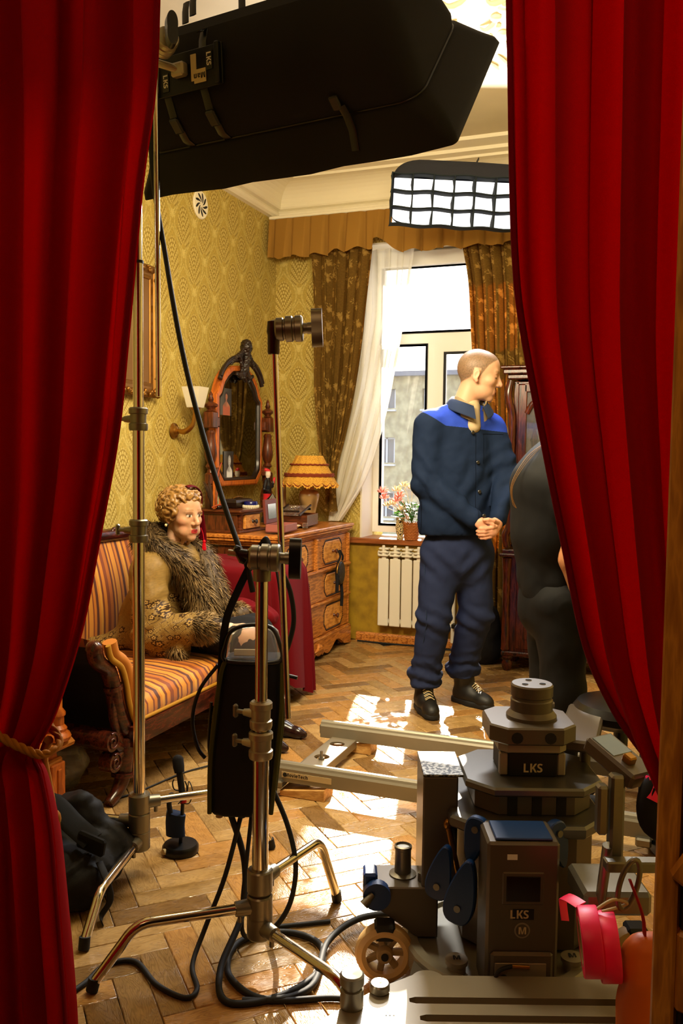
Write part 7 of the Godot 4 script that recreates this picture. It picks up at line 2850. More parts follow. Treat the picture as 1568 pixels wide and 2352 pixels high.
func lever(parent: Node3D, p: Vector3, B: Basis, L := 0.125, W := 0.042) -> void:
	var poly = PackedVector2Array()
	for k in 36:
		var w = TAU * k / 36
		var y = -cos(w)
		var wd = W * (0.70 - 0.30 * y)
		poly.append(Vector2(signf(sin(w)) * pow(absf(sin(w)), 0.7) * wd, y * L * 0.5))
	var b = MB.new()
	b.xf = Transform3D(B, p)
	b.prism(poly, -0.012, 0.012, true, 0.003)
	var l = part(b, "lever", M.blue_plastic, parent)
	b = MB.new()
	b.xf = Transform3D(B, p)
	b.rod(V(0, -L * 0.25, -0.02), V(0, -L * 0.25, 0.016), 0.008)
	part(b, "pivot", M.cast_grey, l)

func dolly() -> void:
	var t = thing("camera_dolly", "grey film camera dolly with blue levers and a stacked centre column", "camera dolly", V(-0.354, 0, -2.114), 21.0)
	var b = MB.new()
	var cx = 0.045
	var cz = -0.04
	# stacked column, top down
	b.lathe_at(V(cx + 0.008, 0.628, cz), [Vector2(0, 0), Vector2(0.062, 0), Vector2(0.062, 0.008), Vector2(0.052, 0.020), Vector2(0.052, 0.046), Vector2(0.049, 0.049), Vector2(0.049, 0.054), Vector2(0.052, 0.057), Vector2(0.052, 0.082), Vector2(0.049, 0.086), Vector2(0.0, 0.086)], 40)
	var k0 = part(b, "bowl_adapter", M.dolly_grey, t)
	b = MB.new()
	for k in 3:
		var a = TAU * k / 3 + 0.4
		b.rod(V(cx + 0.008 + 0.026 * cos(a), 0.712, cz + 0.026 * sin(a)), V(cx + 0.008 + 0.026 * cos(a), 0.7155, cz + 0.026 * sin(a)), 0.008)
	part(b, "screw", M.chrome, k0)
	b = MB.new()
	plate(b, chamfered(0.105, 0.095, 0.038), cx, cz, 0.585, 0.628, 0.004)
	var h1 = part(b, "head_block", M.dolly_grey, t)
	for x in [-0.045, 0.035]:
		b = MB.new()
		b.rod(V(cx + x, 0.604, cz + 0.090), V(cx + x, 0.604, cz + 0.0962), 0.014)
		part(b, "port", M.rubber, h1)
	b = MB.new()
	plate(b, chamfered(0.083, 0.075, 0.02), cx, cz, 0.560, 0.585, 0.003)
	part(b, "spacer", M.dolly_pale, t)
	b = MB.new()
	plate(b, chamfered(0.076, 0.068, 0.02), cx, cz, 0.50, 0.56, 0.003)
	var nk = part(b, "neck", M.dolly_dark, t)
	b = MB.new()
	for x in [-0.07, 0.07]:
		b = MB.new()
		b.box(V(cx + x, 0.53, cz + 0.055), V(0.02, 0.055, 0.022), 0.003)
		part(b, "strut", M.dolly_pale, nk)
	text_mesh("LKS", 0.030, M.card_pale, nk, V(cx + 0.0, 0.522, cz + 0.0690), Basis.IDENTITY)
	b = MB.new()
	plate(b, chamfered(0.165, 0.14, 0.06), cx, cz + 0.005, 0.478, 0.50, 0.005)
	part(b, "upper_plate", M.dolly_top, t)
	b = MB.new()
	plate(b, chamfered(0.140, 0.115, 0.05), cx, cz + 0.005, 0.425, 0.478, 0.003)
	var bx = part(b, "column_box", M.dolly_grey, t)
	b = MB.new()
	for x in [-0.058, 0.0, 0.058]:
		b = MB.new()
		b.box(V(cx + x, 0.451, cz + 0.118), V(0.024, 0.052, 0.008), 0.001)
		part(b, "slot", M.rubber, bx)
	b = MB.new()
	plate(b, chamfered(0.185, 0.165, 0.065), cx - 0.02, cz + 0.02, 0.395, 0.425, 0.006)
	part(b, "lower_plate", M.dolly_top, t)
	b = MB.new()
	plate(b, chamfered(0.155, 0.13, 0.05), cx - 0.01, cz, 0.10, 0.395, 0.003)
	part(b, "body", M.dolly_grey, t)
	# side board with scuffed top
	b = MB.new()
	b.box(V(-0.178, 0.345, -0.05), V(0.085, 0.31, 0.17), 0.004)
	var sb = part(b, "side_housing", M.dolly_grey, t)
	b = MB.new()
	b.box(V(-0.172, 0.502, -0.05), V(0.10, 0.006, 0.17), 0.002)
	part(b, "housing_top", M.scuffed, sb)
	b = MB.new()
	b.rod(V(-0.16, 0.38, 0.04), V(-0.135, 0.27, 0.06), 0.007)
	b.ball(V(-0.161, 0.385, 0.04), V(0.010, 0.014, 0.010), 10, 8)
	part(b, "hook", M.brass, sb)
	# control tower
	b = MB.new()
	b.box(V(-0.022, 0.240, 0.150), V(0.158, 0.40, 0.12), 0.006)
	var tw = part(b, "control_tower", M.dolly_grey, t)
	tw.position.z = 0.05
	b = MB.new()
	b.box(V(-0.020, 0.4435, 0.155), V(0.125, 0.006, 0.095), 0.002)
	part(b, "blue_cover", M.blue_plastic, tw)
	b = MB.new()
	b.box(V(-0.022, 0.338, 0.2095), V(0.092, 0.074, 0.006), 0.003)
	part(b, "screen_bezel", M.dolly_grey, tw)
	b = MB.new()
	b.box(V(-0.022, 0.338, 0.2128), V(0.074, 0.056, 0.002), 0.0005)
	part(b, "screen", M.screen_off, tw)
	b = MB.new()
	b.box(V(-0.047, 0.408, 0.2106), V(0.022, 0.012, 0.001))
	part(b, "paper_tag", M.paper_white, tw)
	b = MB.new()
	b.box(V(-0.020, 0.280, 0.2106), V(0.046, 0.024, 0.001))
	part(b, "label_plate", M.rubber, tw)
	text_mesh("LKS", 0.026, M.card_pale, tw, V(-0.029, 0.280, 0.2116), Basis.IDENTITY)
	b = MB.new()
	b.xf = Transform3D(Basis(), V(-0.022, 0.244, 0.2100))
	b.prism(circ(0.0175, 28), 0, 0.0012)
	part(b, "emblem", M.dolly_pale, tw)
	b = MB.new()
	b.xf = Transform3D(Basis(), V(-0.022, 0.244, 0.2110))
	b.prism(circ(0.0140, 28), 0, 0.0010)
	part(b, "emblem_disc", M.dolly_grey, tw)
	text_mesh("M", 0.022, M.card_pale, tw, V(-0.022, 0.244, 0.2124), Basis.IDENTITY)
	b = MB.new()
	b.box(V(-0.022, 0.135, 0.213), V(0.136, 0.125, 0.014), 0.006)
	var pn = part(b, "socket_frame", M.dolly_grey, tw)
	b = MB.new()
	b.box(V(-0.026, 0.130, 0.2205), V(0.112, 0.092, 0.004), 0.001)
	part(b, "socket_panel", M.dolly_pale, pn)
	for q in [[-0.062, 0.142, 0.009], [-0.02, 0.138, 0.010], [0.0, 0.104, 0.009]]:
		b = MB.new()
		b.rod(V(q[0], q[1], 0.220), V(q[0], q[1], 0.226), q[2], 16)
		part(b, "socket", M.rubber, pn)
	b = MB.new()
	b.tube(curve([V(-0.045, 0.172, 0.226), V(-0.075, 0.166, 0.235), V(-0.085, 0.135, 0.238), V(-0.07, 0.10, 0.235), V(-0.03, 0.075, 0.232), V(0.03, 0.07, 0.23)], 6), 0.0045, 8)
	part(b, "lead", M.rubber, pn)
	b = MB.new()
	b.rod(V(-0.045, 0.1725, 0.227), V(-0.008, 0.171, 0.227), 0.0045)
	part(b, "gold_plug", M.brass, pn)
	# blue levers
	lever(t, V(-0.140, 0.285, 0.172), Basis(Vector3(0, 0, 1), -0.22) * Basis(Vector3.UP, -0.45), 0.15, 0.046)
	lever(t, V(-0.182, 0.300, 0.110), Basis(Vector3(0, 0, 1), -0.20) * Basis(Vector3.UP, -0.45), 0.13, 0.040)
	lever(t, V(-0.110, 0.392, 0.140), Basis(Vector3(0, 0, 1), PI - 0.15) * Basis(Vector3.UP, 0.5), 0.11, 0.034)
	lever(t, V(0.082, 0.385, 0.140), Basis(Vector3(0, 0, 1), PI + 0.2) * Basis(Vector3.UP, -0.5), 0.11, 0.034)
	# round turntable base
	b = MB.new()
	b.lathe_at(V(-0.03, 0.05, 0.03), [Vector2(0, 0), Vector2(0.228, 0), Vector2(0.228, 0.045), Vector2(0.221, 0.052), Vector2(0.200, 0.052), Vector2(0.195, 0.042), Vector2(0.0, 0.042)], 48)
	part(b, "turntable", M.alu_paint, t)
	for q in [[-0.150, 0.112, 0.165], [0.12, 0.112, 0.15]]:
		b = MB.new()
		b.lathe_at(V(q[0], q[1] - 0.02, q[2]), [Vector2(0, 0), Vector2(0.022, 0), Vector2(0.022, 0.018), Vector2(0.026, 0.020), Vector2(0.026, 0.030), Vector2(0, 0.032)], 22)
		var cp = part(b, "lock_cap", M.dolly_pale, t)
		text_mesh("M", 0.022, M.rubber, cp, V(q[0], q[1] + 0.0128, q[2]), Basis(Vector3(1, 0, 0), -PI / 2))
	# chassis plate with open slots at the near edge
	b = MB.new()
	plate(b, P2([-0.56, -0.64, -0.47, -0.452, -0.341, -0.335, -0.262, -0.285, 0.28, -0.285, 0.40, -0.33, 0.40, -0.361, -0.262, -0.361, -0.275, -0.366, -0.275, -0.378, -0.262, -0.383, 0.40, -0.383, 0.40, -0.418, -0.245, -0.418, -0.258, -0.423, -0.258, -0.435, -0.245, -0.440, 0.40, -0.440, 0.40, -0.64]), 0, 0, 0.135, 0.155, 0.002)
	var ch = part(b, "chassis_plate", M.dolly_pale, t)
	b = MB.new()
	b.xf = Transform3D(Basis(Vector3(1, 0, 0), -PI / 2), V(-0.318, 0.1545, 0.415))
	b.prism(circ(0.024, 30), 0, 0.001)
	part(b, "emblem", M.cast_grey, ch)
	text_mesh("M", 0.026, M.paper_white, ch, V(-0.318, 0.1562, 0.415), Basis(Vector3(1, 0, 0), -PI / 2))
	b = MB.new()
	plate(b, P2([-0.30, -0.34, -0.24, -0.10, -0.26, 0.16, 0.26, 0.16, 0.30, -0.10, 0.30, -0.34]), 0, 0, 0.055, 0.085, 0.004)
	part(b, "chassis", M.dolly_grey, t)
	b = MB.new()
	b.lathe_at(V(-0.223, 0.085, 0.245), [Vector2(0, 0), Vector2(0.042, 0), Vector2(0.042, 0.03), Vector2(0.038, 0.034), Vector2(0, 0.034)], 28)
	part(b, "corner_disc", M.dolly_pale, t)
	b = MB.new()
	b.lathe_at(V(-0.394, 0.155, 0.393), [Vector2(0, 0), Vector2(0.024, 0), Vector2(0.024, 0.038), Vector2(0.020, 0.040), Vector2(0.020, 0.046), Vector2(0.025, 0.048), Vector2(0.025, 0.066), Vector2(0.021, 0.069), Vector2(0, 0.066)], 26)
	part(b, "bush", M.cast_grey, t)
	b = MB.new()
	b.lathe_at(V(-0.335, 0.155, 0.345), [Vector2(0, 0), Vector2(0.018, 0), Vector2(0.021, 0.004), Vector2(0.021, 0.016), Vector2(0.018, 0.020), Vector2(0.006, 0.020), Vector2(0, 0.018)], 22)
	part(b, "cap_nut", M.cast_grey, t)
	# rear left outrigger: gusset, sleeve, blue clamp
	b = MB.new()
	b.xf = Transform3D(Basis(), V(-0.27, 0, -0.02))
	b.prism(P2([-0.085, 0.225, 0.09, 0.225, 0.09, 0.10, 0.04, 0.10, -0.05, 0.165]), -0.06, 0.06, false, 0.003)
	part(b, "outrigger", M.dolly_grey, t)
	b = MB.new()
	b.lathe_at(V(-0.262, 0.222, -0.03), [Vector2(0, 0), Vector2(0.034, 0), Vector2(0.034, 0.006), Vector2(0.021, 0.010), Vector2(0.020, 0.068), Vector2(0.022, 0.070), Vector2(0.022, 0.077), Vector2(0.018, 0.079), Vector2(0.016, 0.074), Vector2(0, 0.074)], 24)
	b.rod(V(-0.215, 0.222, 0.0), V(-0.215, 0.245, 0.0), 0.012)
	part(b, "sleeve", M.cast_grey, t)
	b = MB.new()
	b.box(V(-0.345, 0.215, 0.0), V(0.035, 0.075, 0.06), 0.006)
	b.rod(V(-0.33, 0.207, 0.03), V(-0.33, 0.207, 0.055), 0.034, 22)
	var cl = part(b, "clamp_knob", M.blue_plastic, t)
	b = MB.new()
	b.tube([V(-0.34, 0.215, 0.055), V(-0.362, 0.195, 0.068)], [0.007, 0.012], 10)
	part(b, "lever_tip", M.cast_grey, cl)
	for q in [[-0.31, 0.055], [0.30, 0.055], [0.32, 0.42]]:
		b = MB.new()
		b.xf = Transform3D(Basis(Vector3(1, 0, 0), PI / 2), V(q[0], 0.072, q[1]))
		b.lathe([Vector2(0.046, -0.020), Vector2(0.056, -0.022), Vector2(0.068, -0.016), Vector2(0.072, 0.0), Vector2(0.068, 0.016), Vector2(0.056, 0.022), Vector2(0.046, 0.020), Vector2(0.046, -0.020)], 44)
		var wh = part(b, "wheel", M.tan_wheel, t)
		b = MB.new()
		b.xf = Transform3D(Basis(Vector3(1, 0, 0), PI / 2), V(q[0], 0.072, q[1]))
		b.lathe([Vector2(0.0, -0.024), Vector2(0.017, -0.024), Vector2(0.020, -0.018), Vector2(0.020, 0.018), Vector2(0.017, 0.024), Vector2(0.0, 0.024)], 26)
		for k in 7:
			var a = TAU * k / 7
			b.box(V(0.033 * cos(a), 0, 0.033 * sin(a)), V(0.032, 0.014, 0.016), 0.003, Basis(Vector3.UP, -a))
		part(b, "hub", M.wheel_hub, wh)
		b = MB.new()
		b.rod(V(q[0], 0.072, q[1] + 0.02), V(q[0], 0.072, q[1] + 0.028), 0.009)
		b.box(V(q[0], 0.125, q[1] - 0.005), V(0.05, 0.04, 0.05), 0.006)
		part(b, "axle", M.rubber, wh)
	# right side arm: bracket with control box
	b = MB.new()
	b.box(V(0.13, 0.56, 0.395), V(0.028, 0.17, 0.03), 0.005)
	b.box(V(0.10, 0.575, 0.40), V(0.022, 0.10, 0.028), 0.005)
	b.box(V(0.20, 0.475, 0.43), V(0.20, 0.022, 0.03), 0.003)
	b.rod(V(0.115, 0.50, 0.40), V(0.115, 0.36, 0.36), 0.011)
	b.box(V(0.15, 0.36, 0.30), V(0.14, 0.05, 0.14), 0.008)
	part(b, "side_bracket", M.cast_grey, t)
	b = MB.new()
	var Bm = Basis(Vector3.UP, 0.55) * Basis(Vector3(1, 0, 0), 0.35)
	b.box(V(0.150, 0.655, 0.345), V(0.075, 0.035, 0.135), 0.006, Bm)
	var cb = part(b, "control_box", M.dolly_grey, t)
	b = MB.new()
	b.box(V(0.150, 0.655, 0.345) + Bm * V(0.0, 0.0176, -0.028), V(0.055, 0.003, 0.062), 0.001, Bm)
	part(b, "display", M.lcd, cb)
	b = MB.new()
	b.box(V(0.150, 0.655, 0.345) + Bm * V(-0.008, 0.024, 0.025), V(0.022, 0.018, 0.022), 0.003, Bm)
	part(b, "switch", M.brass, cb)
	b = MB.new()
	b.tube(curve([V(0.30, 0.66, 0.42), V(0.22, 0.65, 0.42), V(0.185, 0.61, 0.43), V(0.19, 0.56, 0.44), V(0.24, 0.55, 0.44), V(0.32, 0.55, 0.44)], 6), 0.024, 12)
	part(b, "padded_bar", M.black_cloth, t)
	b = MB.new()
	b.tube([V(0.205, 0.640, 0.421), V(0.187, 0.605, 0.431)], 0.0265, 14)
	part(b, "pink_wrap", M.pink_tape, t)
	# seat arm and the black case at the back right
	b = MB.new()
	b.box(V(0.22, 0.56, -0.18), V(0.10, 0.03, 0.34), 0.006, Basis(Vector3.UP, -0.35))
	b.rod(V(0.205, 0.545, -0.09), V(0.205, 0.40, -0.09), 0.014)
	b.lathe_at(V(0.15, 0.575, -0.32), [Vector2(0, 0), Vector2(0.03, 0), Vector2(0.03, 0.012), Vector2(0.02, 0.018), Vector2(0, 0.018)], 20)
	part(b, "seat_arm", M.dolly_grey, t)
	b = MB.new()
	b.lathe_at(V(0.37, 0.53, -0.32), [Vector2(0, 0), Vector2(0.10, 0.0), Vector2(0.13, 0.02), Vector2(0.135, 0.04), Vector2(0.12, 0.06), Vector2(0.06, 0.072), Vector2(0, 0.074)], 32)
	b.rod(V(0.37, 0.40, -0.32), V(0.37, 0.54, -0.32), 0.02)
	part(b, "seat", M.vinyl_black, t)
	t = thing("equipment_case", "black equipment case behind the dolly's seat", "case", V(0.16, 0, -3.0), 21.0)
	b = MB.new()
	b.box(V(0, 0.24, 0), V(0.42, 0.48, 0.30), 0.012)
	part(b, "body", M.black_plastic, t)
	b = MB.new()
	for z in [-0.15, 0.15]:
		b.box(V(0, 0.47, z), V(0.43, 0.012, 0.012), 0.002)
	for x in [-0.21, 0.21]:
		b.box(V(x, 0.24, 0.15), V(0.014, 0.48, 0.014), 0.002)
	part(b, "edge_trim", M.dark_metal, t)
	# tape rolls on a carabiner, orange bag
	var base = V(-0.354, 0, -2.114)
	var T = Transform3D(Basis(Vector3.UP, deg_to_rad(21.0)), base)
	b = MB.new()
	var ring = []
	for k in 29:
		var w = TAU * k / 28
		ring.append(V(0.017 * cos(w), 0.052 * sin(w), 0.004 * sin(w)))
	b.tube(ring, 0.0055, 8, false)
	var o = one(b, "carabiner", M.cast_grey, "steel carabiner hanging from the dolly's side bracket", "carabiner", T * V(0.135, 0.455, 0.47), 21.0)
	o.rotation_degrees.z = -12.0
	for q in [[0.058, 0.352, 0.490, 0.0], [0.094, 0.338, 0.482, 1.0]]:
		t = thing("tape_roll", "bright pink tape roll hanging on the dolly, %s" % ["the nearer one with its cardboard core showing", "the one behind it"][int(q[3])], "tape", T * V(q[0], q[1], q[2]))
		t.rotation_degrees = Vector3(6, -78, 22)
		b = MB.new()
		b.xf = Transform3D(Basis(Vector3(1, 0, 0), PI / 2), Vector3.ZERO)
		b.lathe([Vector2(0.044, -0.018), Vector2(0.063, -0.018), Vector2(0.064, -0.016), Vector2(0.064, 0.016), Vector2(0.063, 0.018), Vector2(0.044, 0.018), Vector2(0.044, -0.018)], 44)
		part(b, "tape", M.pink_tape, t)
		b = MB.new()
		b.xf = Transform3D(Basis(Vector3(1, 0, 0), PI / 2), Vector3.ZERO)
		b.lathe([Vector2(0.038, -0.0182), Vector2(0.044, -0.0182), Vector2(0.044, 0.0182), Vector2(0.038, 0.0182), Vector2(0.038, -0.0182)], 40)
		part(b, "core", M.card_tan, t)
		if q[3] == 0.0:
			b = MB.new()
			b.tube(curve([V(0.0, 0.064, 0.01), V(-0.035, 0.074, 0.03), V(-0.06, 0.07, 0.04), V(-0.055, 0.03, 0.04)], 6), 0.014, 6, true, 0.1, V(1, 1, 0))
			part(b, "loose_end", M.pink_tape, t)
	b = MB.new()
	b.tube(curve([T * V(0.070, 0.405, 0.475), T * V(0.105, 0.425, 0.472), T * V(0.133, 0.418, 0.470), T * V(0.120, 0.408, 0.466), T * V(0.085, 0.40, 0.470)], 6), 0.0035, 6)
	one(b, "string", M.card_pale, "knotted white string holding the pink tape rolls", "string")
	t = thing("tool_pouch", "orange vinyl pouch on a red strap hanging at the dolly's right side", "pouch", T * V(0.168, 0.10, 0.50), 21.0)
	b = MB.new()
	var s = SDF.new(V(-0.12, -0.08, -0.1), V(0.12, 0.32, 0.1), 0.010)
	s.cap(V(0.0, 0.06, 0), V(0, 0.22, 0), 0.062, 0.055, 0.03, V(0, 0, 1), 0.7)
	s.cap(V(-0.02, 0.0, 0), V(0.02, 0.02, 0), 0.055, 0.055, 0.03)
	s.mesh(b, null, func(p, n): return 0.006 * nz(p, 12.0))
	part(b, "pouch", M.orange_vinyl, t)
	b = MB.new()
	b.tube(curve([V(-0.01, 0.26, 0.0), V(-0.015, 0.31, 0.0), V(-0.035, 0.37, -0.02)], 5), 0.009, 6, true, 0.3)
	part(b, "red_strap", M.red_strap, t)

# ------------------------------------------------------------------ people
# head in its own axes: face along +z, y up, origin between the ears; age 1 adds sagging cheeks and thinner neck
func head_shape(b: MB, T: Transform3D, paint: Callable, old := 0.0, cell := 0.0038) -> void:
	var s = SDF.new(V(-0.115, -0.20, -0.135), V(0.115, 0.155, 0.145), cell)
	s.ell(V(0, 0.042, -0.014), V(0.0755, 0.094, 0.097), Basis.IDENTITY, 0.01)
	s.ell(V(0, 0.05, 0.035), V(0.062, 0.068, 0.060), Basis.IDENTITY, 0.03)
	s.ell(V(0, -0.022, 0.034), V(0.059, 0.082, 0.062), Basis.IDENTITY, 0.025)
	s.ell(V(0, -0.064, 0.036), V(0.050 + 0.004 * old, 0.040, 0.054), Basis.IDENTITY, 0.02)
	s.ell(V(0, -0.094, 0.076), V(0.021, 0.017, 0.017), Basis.IDENTITY, 0.02)
	s.cap(V(0, -0.05, -0.025), V(0, -0.20, -0.045), 0.052 - 0.006 * old, 0.060 - 0.008 * old, 0.02)
	s.cap(V(-0.036, 0.036, 0.078), V(0.036, 0.036, 0.078), 0.013, 0.013, 0.014)
	for sg in [-1.0, 1.0]:
		s.ell(V(sg * 0.042, -0.012, 0.060), V(0.024, 0.022, 0.026), Basis.IDENTITY, 0.02)
		s.ell(V(sg * 0.031, 0.016, 0.103), V(0.018, 0.011, 0.013), Basis.IDENTITY, 0.012, -1)
		s.ell(V(sg * 0.0305, 0.0155, 0.080), V(0.0135, 0.0115, 0.0125), Basis.IDENTITY, 0.004)
		if old > 0.0:
			s.ell(V(sg * 0.040, -0.062, 0.062), V(0.020, 0.024, 0.020), Basis.IDENTITY, 0.015)
			s.cap(V(sg * 0.020, -0.105, 0.045), V(sg * 0.016, -0.17, 0.0), 0.010, 0.008, 0.012)
			s.cap(V(sg * 0.022, -0.030, 0.100), V(sg * 0.032, -0.062, 0.092), 0.003, 0.003, 0.008, Vector3.ZERO, 1.0, -1)
		# ear: shell, rim, hollow, lobe
		var E = Basis(Vector3(1, 0, 0), 0.18) * Basis(Vector3.UP, sg * 0.35)
		s.ell(V(sg * 0.078, 0.004, -0.010), V(0.008, 0.029, 0.0175), E, 0.006)
		s.ell(V(sg * 0.088, 0.006, -0.006), V(0.007, 0.019, 0.011), E, 0.004, -1)
		s.ell(V(sg * 0.078, -0.024, -0.002), V(0.007, 0.010, 0.009), E, 0.006)
	s.cap(V(0, 0.022, 0.093), V(0, -0.014, 0.113), 0.0085, 0.0105, 0.012)
	s.ell(V(0, -0.021, 0.113), V(0.0115, 0.0105, 0.0125), Basis.IDENTITY, 0.008)
	for sg in [-1.0, 1.0]:
		s.ell(V(sg * 0.0135, -0.025, 0.101), V(0.0085, 0.0075, 0.010), Basis.IDENTITY, 0.006)
		s.ell(V(sg * 0.007, -0.033, 0.108), V(0.004, 0.003, 0.005), Basis.IDENTITY, 0.003, -1)
	s.cap(V(-0.017, -0.053, 0.090), V(0.017, -0.053, 0.090), 0.0062, 0.0062, 0.008)
	s.cap(V(0, -0.0535, 0.095), V(0, -0.0535, 0.0955), 0.006, 0.006, 0.006)
	s.cap(V(-0.015, -0.0655, 0.089), V(0.015, -0.0655, 0.089), 0.0075, 0.0075, 0.008)
	s.cap(V(-0.024, -0.0592, 0.099), V(0.024, -0.0592, 0.099), 0.0016, 0.0016, 0.003, Vector3.ZERO, 1.0, -1)
	var keep = b.xf
	b.xf = keep * T
	s.mesh(b, paint)
	b.xf = keep

func finger(s: SDF, pts: Array, r0: float, r1: float) -> void:
	for k in pts.size() - 1:
		var a = float(k) / (pts.size() - 1)
		var c = float(k + 1) / (pts.size() - 1)
		s.cap(pts[k], pts[k + 1], lerpf(r0, r1, a), lerpf(r0, r1, c), 0.004)

# trace towards the surface along -z of the person's axes
func surf_z(s: SDF, x: float, y: float) -> float:
	var ix = clampi(int((x - s.o.x) / s.h), 0, s.nx - 1)
	var iy = clampi(int((y - s.o.y) / s.h), 0, s.ny - 1)
	for z in range(s.nz - 1, 0, -1):
		var a = s.f[(z * s.ny + iy) * s.nx + ix]
		if a < 0.0:
			var e = s.f[((z + 1) * s.ny + iy) * s.nx + ix] if z < s.nz - 1 else 1.0
			return s.o.z + (z + clampf(-a / (e - a), 0, 1)) * s.h
	return s.o.z

func line_on(s: SDF, pts: Array, off := 0.002, n := 8) -> Array:
	var out = []
	for k in pts.size() - 1:
		for j in n:
			var q: Vector2 = pts[k].lerp(pts[k + 1], float(j) / n)
			out.append(V(q.x, q.y, surf_z(s, q.x, q.y) + off))
	var q: Vector2 = pts[pts.size() - 1]
	out.append(V(q.x, q.y, surf_z(s, q.x, q.y) + off))
	return out

func young_paint(p: Vector3, n: Vector3) -> Color:
	var c = Color(0.50, 0.275, 0.165)
	# cropped hair: boundary height as a function of depth along the head
	var y0 = 0.0
	if p.z > 0.042:
		y0 = 0.060 + (p.z - 0.042) * 1.05
	elif p.z > 0.008:
		y0 = -0.004 + (p.z - 0.008) * 1.9
	elif p.z > -0.034:
		y0 = 0.036 if p.z > -0.026 else 0.0
	else:
		y0 = -0.012 - (-0.034 - p.z) * 0.75
	var h = sm(-0.004, 0.006, p.y - y0)
	if absf(p.x) > 0.0785 and p.z > -0.036 and p.z < 0.02 and p.y < 0.037:
		h = 0.0
		c = Color(0.60, 0.27, 0.17)
	var st = 0.90 + 0.25 * noi.get_noise_3d(p.x * 260, p.y * 260, p.z * 260)
	c = c.lerp(Color(0.125, 0.078, 0.042), h * st)
	if p.z > 0.085 and absf(p.x) < 0.024 and p.y > -0.074 and p.y < -0.046:
		c = c.lerp(Color(0.50, 0.20, 0.15), 0.6)
	if p.z > 0.07 and absf(p.y - 0.038) < 0.006 and absf(absf(p.x) - 0.032) < 0.020:
		c = c.lerp(Color(0.25, 0.14, 0.07), 0.7)
	if p.z > 0.076 and absf(p.y - 0.0075) < 0.0028 and absf(absf(p.x) - 0.031) < 0.014:
		c = Color(0.10, 0.05, 0.03)
	return c

